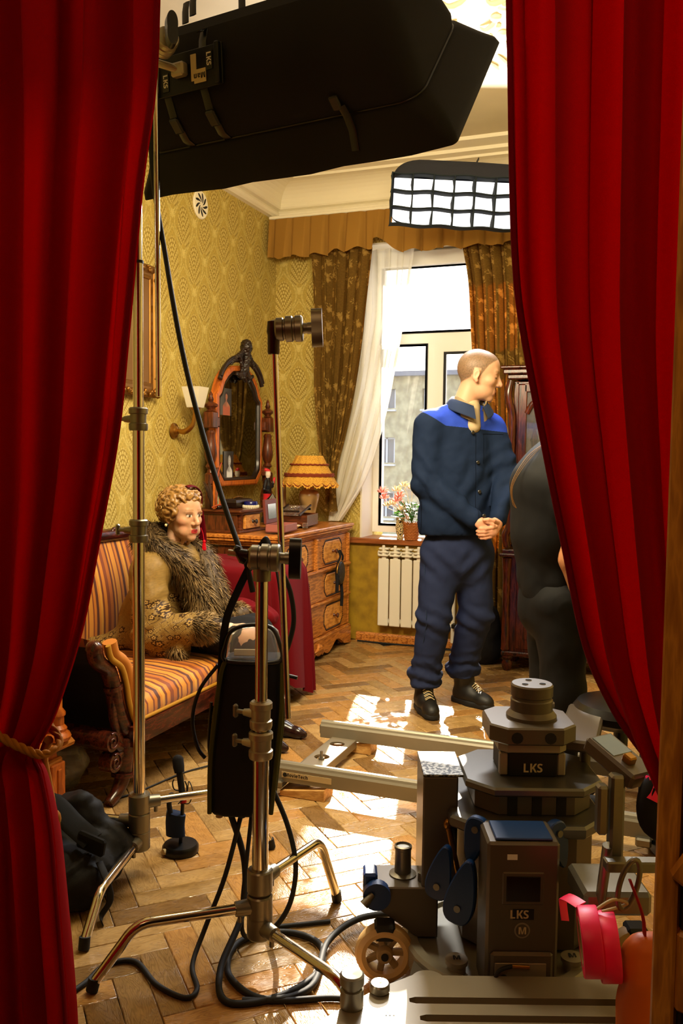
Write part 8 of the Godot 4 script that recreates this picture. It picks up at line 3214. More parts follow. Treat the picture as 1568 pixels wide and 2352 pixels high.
func man() -> void:
	var t = thing("person", "young man with cropped hair in a navy work suit with royal blue yoke, hands clasped", "person", V(-1.04, 0, -4.25), 21.0)
	var F = V(0.375, 0, 0.927)
	var A = V(0.927, 0, -0.375)
	var c0 = V(0.03, 0, 0)
	var SL = c0 - A * 0.170 + V(0, 1.425, 0)
	var SR = c0 + A * 0.172 + V(0, 1.420, 0)
	var EL = V(-0.140, 1.155, 0.085)
	var WL = V(0.078, 0.985, 0.185)
	var ER = V(0.272, 1.180, -0.01)
	var WR = V(0.203, 0.985, 0.150)
	# ---- body: trunk and limbs under the clothes, then head and hands, one mesh
	var b = MB.new()
	var skin = Color(0.55, 0.305, 0.19)
	b.col = skin
	var s = SDF.new(V(-0.32, 0.0, -0.3), V(0.42, 1.6, 0.32), 0.018)
	s.cap(c0 + V(0, 1.36, 0), c0 + V(0, 1.0, 0), 0.14, 0.13, 0.03, F, 0.62)
	s.cap(c0 + V(0, 1.40, -0.01), V(0.075, 1.56, 0.0), 0.06, 0.052, 0.04)
	for q in [[SL, EL, 0.05, 0.04], [EL, WL, 0.04, 0.03], [SR, ER, 0.05, 0.04], [ER, WR, 0.04, 0.03], [V(-0.06, 0.9, 0.02), V(-0.09, 0.49, 0.04), 0.075, 0.05], [V(-0.09, 0.49, 0.04), V(-0.122, 0.09, -0.02), 0.05, 0.035], [V(0.11, 0.9, -0.02), V(0.128, 0.49, -0.04), 0.075, 0.05], [V(0.128, 0.49, -0.04), V(0.098, 0.10, -0.13), 0.05, 0.035]]:
		s.cap(q[0], q[1], q[2], q[3], 0.03)
	s.mesh(b, func(p, n): return skin)
	var fwd = V(0.970, -0.19, 0.15).normalized()
	var rx = Vector3.UP.cross(fwd).normalized()
	var T = Transform3D(Basis(rx, fwd.cross(rx), fwd), V(0.112, 1.672, 0.015))
	head_shape(b, T, young_paint)
	# clasped hands
	s = SDF.new(V(0.04, 0.86, 0.10), V(0.25, 1.03, 0.31), 0.0032)
	# hand of the arm at the left: goes under, back of the hand up
	s.cap(WL, V(0.108, 0.966, 0.212), 0.027, 0.026, 0.01, V(0.3, 0.8, -0.5).normalized(), 0.75)
	s.cap(V(0.108, 0.966, 0.212), V(0.152, 0.938, 0.222), 0.030, 0.027, 0.012, V(0.1, 0.5, 0.86).normalized(), 0.62)
	finger(s, [V(0.118, 0.978, 0.226), V(0.140, 0.972, 0.243), V(0.165, 0.960, 0.246)], 0.0105, 0.008)
	# hand of the arm at the right: lies over it, four fingers wrapping down to the left
	s.cap(WR, V(0.188, 0.960, 0.190), 0.027, 0.027, 0.01, V(0.3, 0.2, 0.9).normalized(), 0.75)
	s.cap(V(0.188, 0.960, 0.190), V(0.165, 0.930, 0.226), 0.031, 0.030, 0.012, V(0.5, 0.2, 0.8).normalized(), 0.66)
	for k in 4:
		var f = k / 3.0
		var kn = V(0.160 - 0.004 * f, 0.948 - 0.046 * f, 0.244 - 0.012 * f)
		var L: float = [0.92, 1.0, 0.94, 0.76][k]
		finger(s, [kn + V(0.016, 0.004, -0.010), kn, kn + V(-0.034 * L, -0.006, 0.004), kn + V(-0.057 * L, -0.008, -0.012), kn + V(-0.064 * L, -0.006, -0.034)], 0.0108 - 0.0008 * k, 0.0080 - 0.0006 * k)
	finger(s, [V(0.186, 0.970, 0.212), V(0.166, 0.979, 0.236), V(0.140, 0.984, 0.246), V(0.122, 0.983, 0.244)], 0.0125, 0.0088)
	s.mesh(b, func(p, n): return Color(0.57, 0.29, 0.18).lerp(Color(0.50, 0.22, 0.13), clampf(0.5 + nz(p, 60.0), 0, 1) * 0.5))
	part(b, "body", M.skin, t)
	# ---- jacket
	var js = SDF.new(V(-0.27, 0.86, -0.25), V(0.39, 1.60, 0.30), 0.0075)
	js.cap(c0 + V(0, 1.345, -0.012), c0 + V(-0.006, 0.98, 0.012), 0.190, 0.212, 0.02, F, 0.62)
	js.cap(SL, c0 + V(0.03, 1.485, -0.02), 0.062, 0.075, 0.05)
	js.cap(SR, c0 + V(0.04, 1.480, -0.02), 0.060, 0.075, 0.05)
	js.cap(SL, EL, 0.080, 0.072, 0.035)
	js.cap(EL, WL, 0.072, 0.047, 0.02)
	js.cap(SR, ER, 0.078, 0.070, 0.035)
	js.cap(ER, WR, 0.068, 0.046, 0.02)
	js.cut(V(0, 0.897, 0), V(0, -1, 0))
	js.ell(V(0.072, 1.60, 0.02), V(0.085, 0.10, 0.085), Basis.IDENTITY, 0.01, -1)
	js.cap(V(0.078, 1.56, 0.06), V(0.090, 1.425, 0.15), 0.046, 0.010, 0.01, Vector3.ZERO, 1.0, -1)
	var yoke = func(p: Vector3, n: Vector3) -> Color:
		var royal = p.y > 1.416 - 0.08 * (p.x - 0.1) and p.x > -0.128 + (1.472 - p.y) * 1.7
		var seam = absf(p.x - 0.098) < 0.0016 and p.y < 1.42 or absf(p.y - 1.392) < 0.0022 and p.x > 0.135 and p.x < 0.245 or absf(p.x - 0.140) < 0.0013 and p.y > 1.245 and p.y < 1.39 or absf(p.x + 0.163) < 0.0014 and p.y < 1.06
		return Color(0.003, 0.005, 0.012) if seam else Color(0.024, 0.058, 0.42) if royal else Color(0.010, 0.0185, 0.046)
	var crease = func(p: Vector3, n: Vector3) -> float:
		var d = 0.007 * nz(p, 4.5) + 0.003 * nz(p, 12.0)
		# drag folds on the sleeves and across the waist
		var e1 = exp(-pow(p.distance_to(EL) / 0.13, 2.0))
		d += 0.008 * e1 * sin((p.y * 0.8 + p.x) * 75.0 + 3.0 * nz(p, 5.0))
		var e2 = exp(-pow(p.distance_to(ER) / 0.13, 2.0))
		d += 0.008 * e2 * sin((p.y - p.x * 0.6) * 75.0 + 3.0 * nz(p, 5.0))
		var e3 = exp(-pow((p.y - 1.12) / 0.14, 2.0)) * sm(0.02, 0.10, p.z) * sm(-0.02, 0.06, p.x)
		d += 0.006 * e3 * sin(p.x * 62.0 - p.y * 30.0 + 2.0 * nz(p, 4.0))
		return d
	b = MB.new()
	b.uvs = Vector2(1.0 / 0.7, 1.0 / 0.8)
	b.uvo = Vector2(0.3 / 0.7, -0.85 / 0.8)
	js.mesh(b, null, crease)
	M.workwear.albedo_texture = paint_tex(512, 640, func(uu, vv): return yoke.call(V(uu * 0.7 - 0.3, vv * 0.8 + 0.85, 0), V(0, 0, 1)).linear_to_srgb() * (0.93 + 0.14 * absf(noi.get_noise_2d(uu * 400.0, vv * 400.0))))
	var jk = part(b, "jacket", M.workwear, t)
	# placket, pocket and seam lines follow the cloth
	for q in [[0.080, 1.398], [0.108, 1.253], [0.117, 1.110], [0.125, 1.0]]:
		b = MB.new()
		var zz = surf_z(js, q[0], q[1]) + 0.004
		b.xf = Transform3D(Basis(Vector3.UP, 0.3) * Basis(Vector3(1, 0, 0), PI / 2), V(q[0], q[1], zz))
		b.lathe([Vector2(0, 0), Vector2(0.009, 0.0), Vector2(0.0095, 0.003), Vector2(0.007, 0.005), Vector2(0, 0.004)], 18)
		part(b, "button", M.button, jk)
	# turned-down collar: two flaps round the neck
	for sg in [-1.0, 1.0]:
		b = MB.new()
		var rows = []
		for k in 9:
			var f = k / 8.0
			var a = lerpf(2.6, 0.25, f)
			var nc = V(0.068, 1.545 - 0.055 * pow(f, 1.5), 0.012)
			var d = (F * cos(a) + A * sg * sin(a))
			var r = 0.074 + 0.012 * f
			var w = 0.030 + 0.026 * f * f
			rows.append(PackedVector3Array([nc + d * r * 0.92 + V(0, 0.030, 0), nc + d * (r + 0.008) + V(0, 0.036, 0), nc + d * (r + 0.022) + V(0, 0.020, 0), nc + d * (r + 0.026 + w * 0.4) + V(0, 0.020 - w * 0.75, 0), nc + d * (r + 0.024 + w * 0.42) + V(0, 0.014 - w * 0.8, 0)]))
		b.grid(rows, false, sg < 0)
		part(b, "collar", M.navy, jk)
	# beige zip sweater collar inside
	b = MB.new()
	var rows = []
	for k in 41:
		var a = lerpf(0.30, TAU - 0.30, k / 40.0)
		var d = F * cos(a) + A * sin(a)
		var front = pow(0.5 + 0.5 * cos(a), 3.0)
		var nc = V(0.075, 1.528 - 0.045 * front, 0.016)
		var row = PackedVector3Array()
		for q in [[0.080, -0.03], [0.076, 0.0], [0.073, 0.035], [0.0755, 0.052], [0.069, 0.052], [0.066, 0.02]]:
			row.append(nc + d * (q[0] + 0.016 * front) + V(0, q[1] - 0.006 * front, 0))
		rows.append(row)
	b.grid(rows, false, true)
	part(b, "sweater_collar", M.beige_knit, t)
	b = MB.new()
	s = SDF.new(V(-0.05, 1.34, -0.06), V(0.2, 1.56, 0.16), 0.007)
	s.cap(V(0.076, 1.52, 0.020), V(0.084, 1.43, 0.058), 0.050, 0.040, 0.01)
	s.mesh(b)
	part(b, "undershirt", M.beige_pale, t)
	# ---- trousers
	var ts = SDF.new(V(-0.26, 0.06, -0.26), V(0.34, 0.98, 0.26), 0.0085)
	ts.cap(c0 + V(0.005, 0.90, 0), c0 + V(0.005, 0.80, 0), 0.165, 0.185, 0.03, F, 0.66)
	ts.cap(V(-0.055, 0.80, 0.02), V(-0.086, 0.48, 0.045), 0.102, 0.086, 0.03)
	ts.cap(V(-0.086, 0.48, 0.045), V(-0.118, 0.19, 0.0), 0.086, 0.074, 0.03)
	ts.cap(V(0.112, 0.80, -0.02), V(0.134, 0.48, -0.035), 0.102, 0.084, 0.03)
	ts.cap(V(0.134, 0.48, -0.035), V(0.088, 0.20, -0.125), 0.084, 0.074, 0.03)
	for q in [[V(-0.122, 0.165, -0.01), V(-0.118, 0.16, 0.01)], [V(0.084, 0.175, -0.135), V(0.088, 0.17, -0.115)]]:
		ts.cap(q[0], q[1], 0.080, 0.080, 0.02)
	ts.cut(V(0, 0.135, 0), V(0.05, -1, 0).normalized())
	var tcrease = func(p: Vector3, n: Vector3) -> float:
		var d = 0.008 * nz(p, 4.0) + 0.003 * nz(p, 11.0)
		var low = sm(0.34, 0.16, p.y)
		d += 0.009 * low * sin(p.y * 110.0 + 4.0 * nz(p, 6.0))
		var kn = exp(-pow((p.y - 0.47) / 0.07, 2.0))
		d += 0.007 * kn * sin(p.y * 80.0 + p.x * 40.0 + 2.0 * nz(p, 5.0))
		var cr = exp(-pow((p.y - 0.74) / 0.08, 2.0)) * sm(-0.02, 0.08, p.z)
		d += 0.006 * cr * sin((p.x - 0.04) * 60.0 * signf(p.x - 0.04) - p.y * 60.0)
		return d
	b = MB.new()
	ts.mesh(b, null, tcrease)
	var tr = part(b, "trousers", M.navy_trousers, t)
	b = MB.new()
	b.tube(line_on(ts, [Vector2(-0.145, 0.84), Vector2(-0.135, 0.6), Vector2(-0.130, 0.45), Vector2(-0.15, 0.3)], 0.001), 0.0022, 6)
	part(b, "side_seam", M.navy, tr)
	# ---- boots
	for q in [[V(-0.130, 0, -0.035), V(-0.100, 0, 0.150), V(-0.122, 0.15, -0.012)], [V(0.072, 0, -0.170), V(0.190, 0, -0.030), V(0.092, 0.15, -0.13)]]:
		var he: Vector3 = q[0]
		var to: Vector3 = q[1]
		var an: Vector3 = q[2]
		var d = (to - he).normalized()
		s = SDF.new(he.min(to) - V(0.08, 0.01, 0.08), he.max(to) + V(0.08, 0.24, 0.08), 0.0062)
		s.cap(he + V(0, 0.045, 0) + d * 0.02, he + V(0, 0.052, 0) + d * 0.09, 0.042, 0.046, 0.02)
		s.cap(he + V(0, 0.050, 0) + d * 0.09, he + V(0, 0.036, 0) + d * 0.175, 0.046, 0.038, 0.02)
		s.cap(he + V(0, 0.034, 0) + d * 0.175, he + V(0, 0.032, 0) + d * 0.20, 0.038, 0.034, 0.02)
		s.cap(he + V(0, 0.06, 0) + d * 0.035, an, 0.044, 0.052, 0.03)
		s.cap(he + V(0, 0.07, 0) + d * 0.09, an + d * 0.04 + V(0, 0.01, 0), 0.026, 0.022, 0.02)
		s.cut(V(0, 0.012, 0), V(0, -1, 0))
		b = MB.new()
		s.mesh(b)
		var bo = part(b, "boot", M.boot, t)
		b = MB.new()
		s = SDF.new(he.min(to) - V(0.08, 0.03, 0.08), he.max(to) + V(0.08, 0.08, 0.08), 0.0062)
		s.cap(he + V(0, 0.012, 0) + d * 0.012, he + V(0, 0.012, 0) + d * 0.10, 0.046, 0.046, 0.02)
		s.cap(he + V(0, 0.012, 0) + d * 0.10, he + V(0, 0.012, 0) + d * 0.195, 0.047, 0.040, 0.02)
		s.cut(V(0, 0.030, 0), V(0, 1, 0))
		s.cut(V(0, 0.0005, 0), V(0, -1, 0))
		s.mesh(b)
		part(b, "sole", M.rubber, bo)
		b = MB.new()
		var sd = V(d.z, 0, -d.x)
		for k in 5:
			var f = k / 4.0
			var pc = he + d * lerpf(0.155, 0.075, f) + V(0, lerpf(0.088, 0.130, f), 0)
			var w = 0.022
			b.tube(curve([pc - sd * w - V(0, 0.006, 0), pc + V(0, 0.006, 0) + d * 0.004, pc + sd * w - V(0, 0.006, 0) - d * 0.008], 4), 0.0022, 5)
			b.tube(curve([pc + sd * w - V(0, 0.006, 0), pc + V(0, 0.008, 0) - d * 0.006, pc - sd * w - V(0, 0.004, 0) - d * 0.012], 4), 0.0022, 5)
		part(b, "laces", M.card_pale, bo)
		b = MB.new()
		var pt2 = an + d * 0.056 + V(0, -0.006, 0)
		b.box(pt2, V(0.03, 0.018, 0.006), 0.002, Basis(Vector3.UP, atan2(d.x, d.z)))
		part(b, "logo_patch", M.card_pale, bo)

# ---- fur: tapered tufts standing on a tube-shaped base
func fur(b: MB, path: Array, radii: Array, n: int, L: float, dark: Color, light: Color, sd: int) -> void:
	rng.seed = sd
	var m = path.size()
	for k in n:
		var f = rng.randf() * (m - 1.001)
		var i = int(f)
		var p: Vector3 = path[i].lerp(path[i + 1], f - i)
		var r = lerpf(radii[i], radii[i + 1], f - i)
		var d = V(rng.randfn(), rng.randfn(), rng.randfn()).normalized()
		var tn: Vector3 = (path[i + 1] - path[i]).normalized()
		d = (d - tn * d.dot(tn) * 0.7).normalized()
		var q = p + d * r * 0.92
		var dir = (d * 0.55 + tn * 0.75 + V(0, -0.25, 0) + V(rng.randfn(), rng.randfn(), rng.randfn()) * 0.22).normalized()
		var l = L * rng.randf_range(0.55, 1.2)
		var side = dir.cross(V(rng.randfn(), rng.randfn(), rng.randfn())).normalized() * rng.randf_range(0.0008, 0.0016)
		var mid = q + dir * l * 0.55
		var tip = q + dir * l + V(0, -0.3 * l, 0) * 0.5
		var mix = clampf(f / (m - 1) * 0.9 + rng.randf_range(-0.3, 0.3), 0.0, 1.0)
		b.col = dark.lerp(light, mix)
		var i0 = b.pt(q - side, d)
		b.pt(q + side, d)
		b.pt(mid + side * 0.7, d)
		b.pt(mid - side * 0.7, d)
		b.col = b.col.lerp(light, 0.35)
		b.pt(tip, d)
		b.t.append_array(PackedInt32Array([i0, i0 + 1, i0 + 2, i0, i0 + 2, i0 + 3, i0 + 3, i0 + 2, i0 + 4]))

func old_paint(p: Vector3, n: Vector3) -> Color:
	var c = Color(0.50, 0.285, 0.165).lerp(Color(0.42, 0.195, 0.105), clampf(0.4 + 1.2 * nz(p, 28.0), 0, 1) * 0.5)
	if p.z > 0.083 and Vector2(p.x / 0.0215, (p.y + 0.0595) / 0.0115).length() < 1.0:
		c = Color(0.36, 0.03, 0.03)
	var ex = absf(absf(p.x) - 0.0305)
	if p.z > 0.078 and ex < 0.0125 and absf(p.y - 0.0145) < 0.0048:
		c = Color(0.62, 0.55, 0.48) if ex > 0.0055 else Color(0.05, 0.035, 0.02)
	elif p.z > 0.072 and ex < 0.0155 and p.y > 0.018 and p.y < 0.0235:
		c = Color(0.10, 0.05, 0.03)
	elif p.z > 0.072 and ex < 0.016 and p.y > 0.0235 and p.y < 0.032:
		c = c.lerp(Color(0.30, 0.13, 0.07), 0.5)
	if p.z > 0.065 and absf(p.y - 0.042) < 0.0035 and ex < 0.02:
		c = c.lerp(Color(0.30, 0.16, 0.07), 0.6)
	if p.z > 0.05 and p.z < 0.085 and p.y < 0.0 and p.y > -0.05 and absf(p.x) > 0.03:
		c = c.lerp(Color(0.62, 0.24, 0.15), 0.3)
	return c

func woman() -> void:
	var R = V(-2.10, 0, -3.47)
	var t = thing("person", "old lady with curled blond hair in a fur-trimmed embroidered coat, sitting on the sofa", "person", R)
	var W = func(x: float, y: float, z: float) -> Vector3: return V(x, y, z) - R
	var b = MB.new()
	var skin = Color(0.58, 0.34, 0.22)
	b.col = skin
	# ---- body under the coat, head, hands
	var s = SDF.new(V(-0.36, 0.02, -0.36), V(0.62, 1.0, 0.36), 0.018)
	s.cap(W.call(-2.20, 0.72, -3.5), W.call(-2.26, 0.47, -3.5), 0.11, 0.13, 0.03)
	s.cap(W.call(-2.20, 0.72, -3.5), W.call(-2.165, 0.90, -3.5), 0.06, 0.048, 0.04)
	for z in [-3.41, -3.56]:
		s.cap(W.call(-2.24, 0.46, z), W.call(-1.76, 0.47, z), 0.075, 0.06, 0.03)
		s.cap(W.call(-1.76, 0.47, z), W.call(-1.66, 0.08, z), 0.05, 0.032, 0.03)
	s.mesh(b, func(p, n): return skin)
	var fwd = V(0.94, -0.06, 0.30).normalized()
	var rx = Vector3.UP.cross(fwd).normalized()
	var T = Transform3D(Basis(rx, fwd.cross(rx), fwd) * Basis.from_scale(Vector3.ONE * 0.96), W.call(-2.138, 0.985, -3.50))
	head_shape(b, T, old_paint, 1.0)
	s = SDF.new(W.call(-1.95, 0.44, -3.52), W.call(-1.74, 0.60, -3.26), 0.0034)
	s.cap(W.call(-1.90, 0.525, -3.33), W.call(-1.84, 0.515, -3.38), 0.024, 0.026, 0.01, V(0, 1, 0), 0.7)
	s.cap(W.call(-1.84, 0.515, -3.38), W.call(-1.815, 0.512, -3.41), 0.029, 0.028, 0.01, V(0, 1, 0), 0.6)
	for k in 4:
		var kn: Vector3 = W.call(-1.80 + 0.004 * k, 0.518 - 0.004 * k, -3.395 - 0.015 * k)
		finger(s, [kn, kn + V(0.026, 0.0, -0.018), kn + V(0.036, -0.016, -0.036), kn + V(0.030, -0.032, -0.044)], 0.0088, 0.0066)
	finger(s, [W.call(-1.85, 0.525, -3.40), W.call(-1.83, 0.535, -3.435), W.call(-1.81, 0.532, -3.455)], 0.0098, 0.0074)
	s.cap(W.call(-1.90, 0.515, -3.58), W.call(-1.83, 0.49, -3.49), 0.024, 0.027, 0.01, V(0, 1, 0), 0.7)
	for k in 4:
		var kn: Vector3 = W.call(-1.825 + 0.010 * k, 0.488, -3.475 + 0.006 * k)
		finger(s, [kn, kn + V(0.022, -0.004, 0.028), kn + V(0.028, -0.016, 0.05)], 0.0088, 0.0066)
	s.mesh(b, func(p, n): return Color(0.66, 0.45, 0.33))
	part(b, "body", M.skin, t)
	# ---- coat
	var cs = SDF.new(V(-0.50, 0.30, -0.42), V(0.26, 0.92, 0.36), 0.0085)
	cs.cap(W.call(-2.19, 0.73, -3.5), W.call(-2.27, 0.48, -3.5), 0.145, 0.185, 0.04)
	cs.cap(W.call(-2.19, 0.765, -3.33), W.call(-2.19, 0.765, -3.67), 0.085, 0.085, 0.06)
	cs.cap(W.call(-2.185, 0.735, -3.295), W.call(-2.115, 0.505, -3.215), 0.088, 0.082, 0.04)
	cs.cap(W.call(-2.115, 0.505, -3.215), W.call(-1.945, 0.520, -3.29), 0.082, 0.066, 0.02)
	cs.cap(W.call(-2.185, 0.735, -3.705), W.call(-2.10, 0.505, -3.76), 0.088, 0.082, 0.04)
	cs.cap(W.call(-2.10, 0.505, -3.76), W.call(-1.945, 0.520, -3.63), 0.082, 0.066, 0.02)
	# skirts of the coat spread over the seat
	cs.cap(W.call(-2.30, 0.42, -3.42), W.call(-2.05, 0.41, -3.30), 0.085, 0.060, 0.06)
	cs.cap(W.call(-2.33, 0.42, -3.35), W.call(-2.46, 0.40, -3.28), 0.07, 0.035, 0.06)
	cs.cap(W.call(-2.20, 0.44, -3.30), W.call(-2.02, 0.41, -3.26), 0.06, 0.035, 0.05)
	cs.cap(W.call(-2.30, 0.42, -3.6), W.call(-2.02, 0.41, -3.66), 0.085, 0.05, 0.06)
	cs.cut(W.call(0, 0.385, 0), V(0, -1, 0))
	# embroidery: scrolling stems, paisleys and pale beads in dark silk on gold satin, on sleeve and hems
	rng.seed = 15
	var mot = []
	for k in 110:
		mot.append([Vector2(rng.randf_range(-0.42, 0.25), rng.randf_range(0.385, 0.70)), rng.randf() * TAU, rng.randf_range(0.010, 0.022)])
	var stitch = func(uu: float, vv: float) -> Color:
		var p = Vector2(uu * 0.8 - 0.5, vv * 0.65 + 0.30)
		var c = Color(0.53, 0.42, 0.22) * (0.95 + 0.10 * noi.get_noise_2d(p.x * 90.0, p.y * 90.0))
		var zone = sm(0.66, 0.60, p.y) * sm(-0.20, -0.12, p.x) + sm(0.50, 0.46, p.y)
		if zone < 0.15:
			return c
		var vine = sin(p.x * 130.0 + 2.4 * sin(p.y * 86.0)) * cos(p.y * 108.0 + 2.0 * sin(p.x * 68.0))
		if absf(vine) < 0.10:
			c = Color(0.36, 0.27, 0.15)
		elif absf(vine) < 0.22 and sin(p.x * 700.0) * sin(p.y * 700.0) > 0.2:
			c = Color(0.78, 0.68, 0.45)
		for q in mot:
			var d = (p - q[0]).rotated(q[1])
			var r = d.length() / q[2]
			if r > 1.0:
				continue
			var an = atan2(d.y, d.x)
			var pet = 0.55 + 0.45 * absf(cos(an * 2.5))
			if r < pet * 0.9:
				c = Color(0.22, 0.15, 0.085) if r > pet * 0.55 or r < 0.16 else Color(0.66, 0.53, 0.30)
		return c
	var coatfold = func(p: Vector3, n: Vector3) -> float:
		var d = 0.010 * nz(p, 4.0) + 0.003 * nz(p, 14.0)
		var el: Vector3 = W.call(-2.10, 0.52, -3.2)
		d += 0.010 * exp(-pow(p.distance_to(el) / 0.14, 2.0)) * sin((p.x - p.y) * 55.0 + 3.0 * nz(p, 5.0))
		d += 0.006 * sm(0.5, 0.40, p.y) * sin(p.x * 60.0 + 5.0 * nz(p, 4.0))
		return d
	b = MB.new()
	b.uvs = Vector2(1.0 / 0.8, 1.0 / 0.65)
	b.uvo = Vector2(0.5 / 0.8, -0.30 / 0.65)
	cs.mesh(b, null, coatfold)
	M.coat.albedo_texture = paint_tex(640, 520, stitch)
	var coat = part(b, "coat", M.coat, t)
	# ---- fur collar and facing, cuffs, hem tip
	var dk = Color(0.07, 0.042, 0.018)
	var lt = Color(0.44, 0.28, 0.11)
	var near = curve([W.call(-2.285, 0.885, -3.50), W.call(-2.255, 0.875, -3.41), W.call(-2.185, 0.835, -3.365), W.call(-2.105, 0.785, -3.40), W.call(-2.050, 0.705, -3.435), W.call(-2.000, 0.615, -3.44), W.call(-1.970, 0.535, -3.42)], 4)
	var far = curve([W.call(-2.285, 0.885, -3.50), W.call(-2.255, 0.875, -3.59), W.call(-2.185, 0.835, -3.635), W.call(-2.090, 0.785, -3.60), W.call(-2.025, 0.705, -3.555), W.call(-1.970, 0.605, -3.53), W.call(-1.945, 0.52, -3.52)], 4)
	var rad = []
	for k in near.size():
		rad.append(lerpf(0.070, 0.058, float(k) / near.size()))
	var sets = [[near, rad, 13000, 0.052, "fur_collar"], [far, rad, 7000, 0.050, "fur_facing"], [[W.call(-1.955, 0.520, -3.285), W.call(-1.915, 0.522, -3.300), W.call(-1.885, 0.524, -3.315)], [0.055, 0.060, 0.050], 5200, 0.036, "fur_cuff"], [[W.call(-1.955, 0.520, -3.635), W.call(-1.915, 0.522, -3.62), W.call(-1.885, 0.524, -3.60)], [0.055, 0.060, 0.050], 2600, 0.036, "fur_cuff"], [[W.call(-2.03, 0.465, -3.275), W.call(-2.015, 0.42, -3.255), W.call(-2.0, 0.395, -3.245)], [0.032, 0.038, 0.030], 1500, 0.040, "fur_hem"]]
	var n = 0
	for q in sets:
		b = MB.new()
		b.col = dk
		b.tube(q[0], q[1], 12)
		b.ball(q[0][0], Vector3.ONE * q[1][0], 12, 8)
		b.ball(q[0][q[0].size() - 1], Vector3.ONE * q[1][q[1].size() - 1], 12, 8)
		fur(b, q[0], q[1], q[2], q[3], dk if n < 2 else dk.lerp(lt, 0.6), lt, 60 + n)
		part(b, q[4], M.fur, coat)
		n += 1
	# ---- black skirt
	s = SDF.new(V(-0.25, 0.03, -0.32), V(0.58, 0.58, 0.32), 0.010)
	s.cap(W.call(-2.2, 0.46, -3.44), W.call(-1.78, 0.455, -3.42), 0.09, 0.075, 0.04)
	s.cap(W.call(-2.2, 0.46, -3.56), W.call(-1.78, 0.455, -3.55), 0.09, 0.075, 0.04)
	s.cap(W.call(-1.78, 0.44, -3.49), W.call(-1.70, 0.16, -3.47), 0.11, 0.11, 0.05)
	s.cut(W.call(0, 0.12, 0), V(0, -1, 0))
	b = MB.new()
	s.mesh(b, null, func(p, n2): return 0.010 * nz(p, 6.0) + 0.006 * sin(p.z * 70.0 + p.x * 20.0))
	part(b, "skirt", M.black_cloth, t)
	# ---- shoes
	for q in [W.call(-1.72, 0, -3.345), W.call(-1.72, 0, -3.545)]:
		s = SDF.new(q - V(0.06, 0.01, 0.07), q + V(0.26, 0.16, 0.07), 0.006)
		s.cap(q + V(0.0, 0.042, 0), q + V(0.09, 0.036, 0), 0.036, 0.036, 0.02)
		s.cap(q + V(0.09, 0.034, 0), q + V(0.165, 0.024, 0.004), 0.036, 0.024, 0.02)
		s.cap(q + V(0.165, 0.022, 0.004), q + V(0.195, 0.020, 0.004), 0.024, 0.014, 0.02)
		s.cap(q + V(0.0, 0.05, 0), q + V(0.0, 0.12, 0), 0.036, 0.034, 0.02)
		s.cut(V(0, 0.003, 0), V(0, -1, 0))
		b = MB.new()
		s.mesh(b)
		part(b, "shoe", M.shoe_brown, t)
	# ---- hair: waved cap plus curls
	s = SDF.new(V(-0.105, -0.09, -0.145), V(0.105, 0.165, 0.10), 0.0048)
	s.ell(V(0, 0.052, -0.030), V(0.089, 0.100, 0.104), Basis.IDENTITY, 0.02)
	s.ell(V(0, 0.10, 0.03), V(0.070, 0.046, 0.060), Basis.IDENTITY, 0.03)
	s.ell(V(0, 0.02, -0.10), V(0.06, 0.065, 0.045), Basis.IDENTITY, 0.03)
	s.ell(V(0.078, 0.035, 0.005), V(0.018, 0.05, 0.05), Basis.IDENTITY, 0.02)
	s.ell(V(-0.078, 0.035, 0.005), V(0.018, 0.05, 0.05), Basis.IDENTITY, 0.02)
	s.ell(V(0, -0.01, 0.085), V(0.085, 0.092, 0.075), Basis.IDENTITY, 0.012, -1)
	b = MB.new()
	b.xf = T
	var hairc = func(p: Vector3, n3: Vector3) -> Color: return Color(0.11, 0.052, 0.014).lerp(Color(0.34, 0.18, 0.050), clampf(0.5 + 0.5 * sin(p.y * 150.0 + p.z * 90.0 + 9.0 * nz(p, 14.0)), 0, 1))
	s.mesh(b, hairc, func(p, n4): return 0.005 * sin(p.y * 150.0 + p.z * 90.0 + 9.0 * nz(p, 14.0)) + 0.004 * nz(p, 30.0))
	rng.seed = 71
	for k in 150:
		var a = rng.randf_range(0.25, 1.0) * PI * (1 if rng.randf() < 0.8 else -1)
		var e = rng.randf_range(-0.55, 1.35)
		var d = V(sin(a) * cos(e), sin(e), cos(a) * cos(e))
		var c = V(0, 0.045, -0.03) + d * V(0.090, 0.10, 0.107)
		if c.z > 0.035 and c.y < 0.075:
			continue
		var u = d.cross(V(0, 1, 0.3)).normalized()
		var v2 = d.cross(u)
		var pts = []
		var r = rng.randf_range(0.009, 0.017)
		var turns = rng.randf_range(0.8, 1.6)
		for j in 12:
			var f = j / 11.0
			var w = f * TAU * turns
			pts.append(c + (u * cos(w) + v2 * sin(w)) * r + d * 0.006 * sin(w * 0.5) + (V(0, -0.4, -0.6) * f) * 0.02)
		b.col = Color(0.14, 0.07, 0.018).lerp(Color(0.42, 0.245, 0.075), rng.randf())
		b.tube(pts, 0.0028, 5)
	# stray ringlets at the nape
	for k in 9:
		var p0 = V(rng.randf_range(0.0, 0.06), 0.03 - 0.012 * k, -0.13 + 0.002 * k)
		var pts = []
		for j in 14:
			var w = j * 0.9 + k
			pts.append(p0 + V(0.008 * cos(w), -0.004 * j, -0.0025 * j + 0.008 * sin(w)))
		b.tube(pts, 0.0016, 5)
	part(b, "hair", M.hair, t)
	# ---- headband with ribbon and tassel, earring
	b = MB.new()
	b.xf = T
	var band = []
	for k in 33:
		var a = lerpf(-0.30, 1.75, k / 32.0)
		band.append(V(0.090 * sin(a), 0.052 + 0.103 * cos(a), 0.025 + 0.034 * cos(a)))
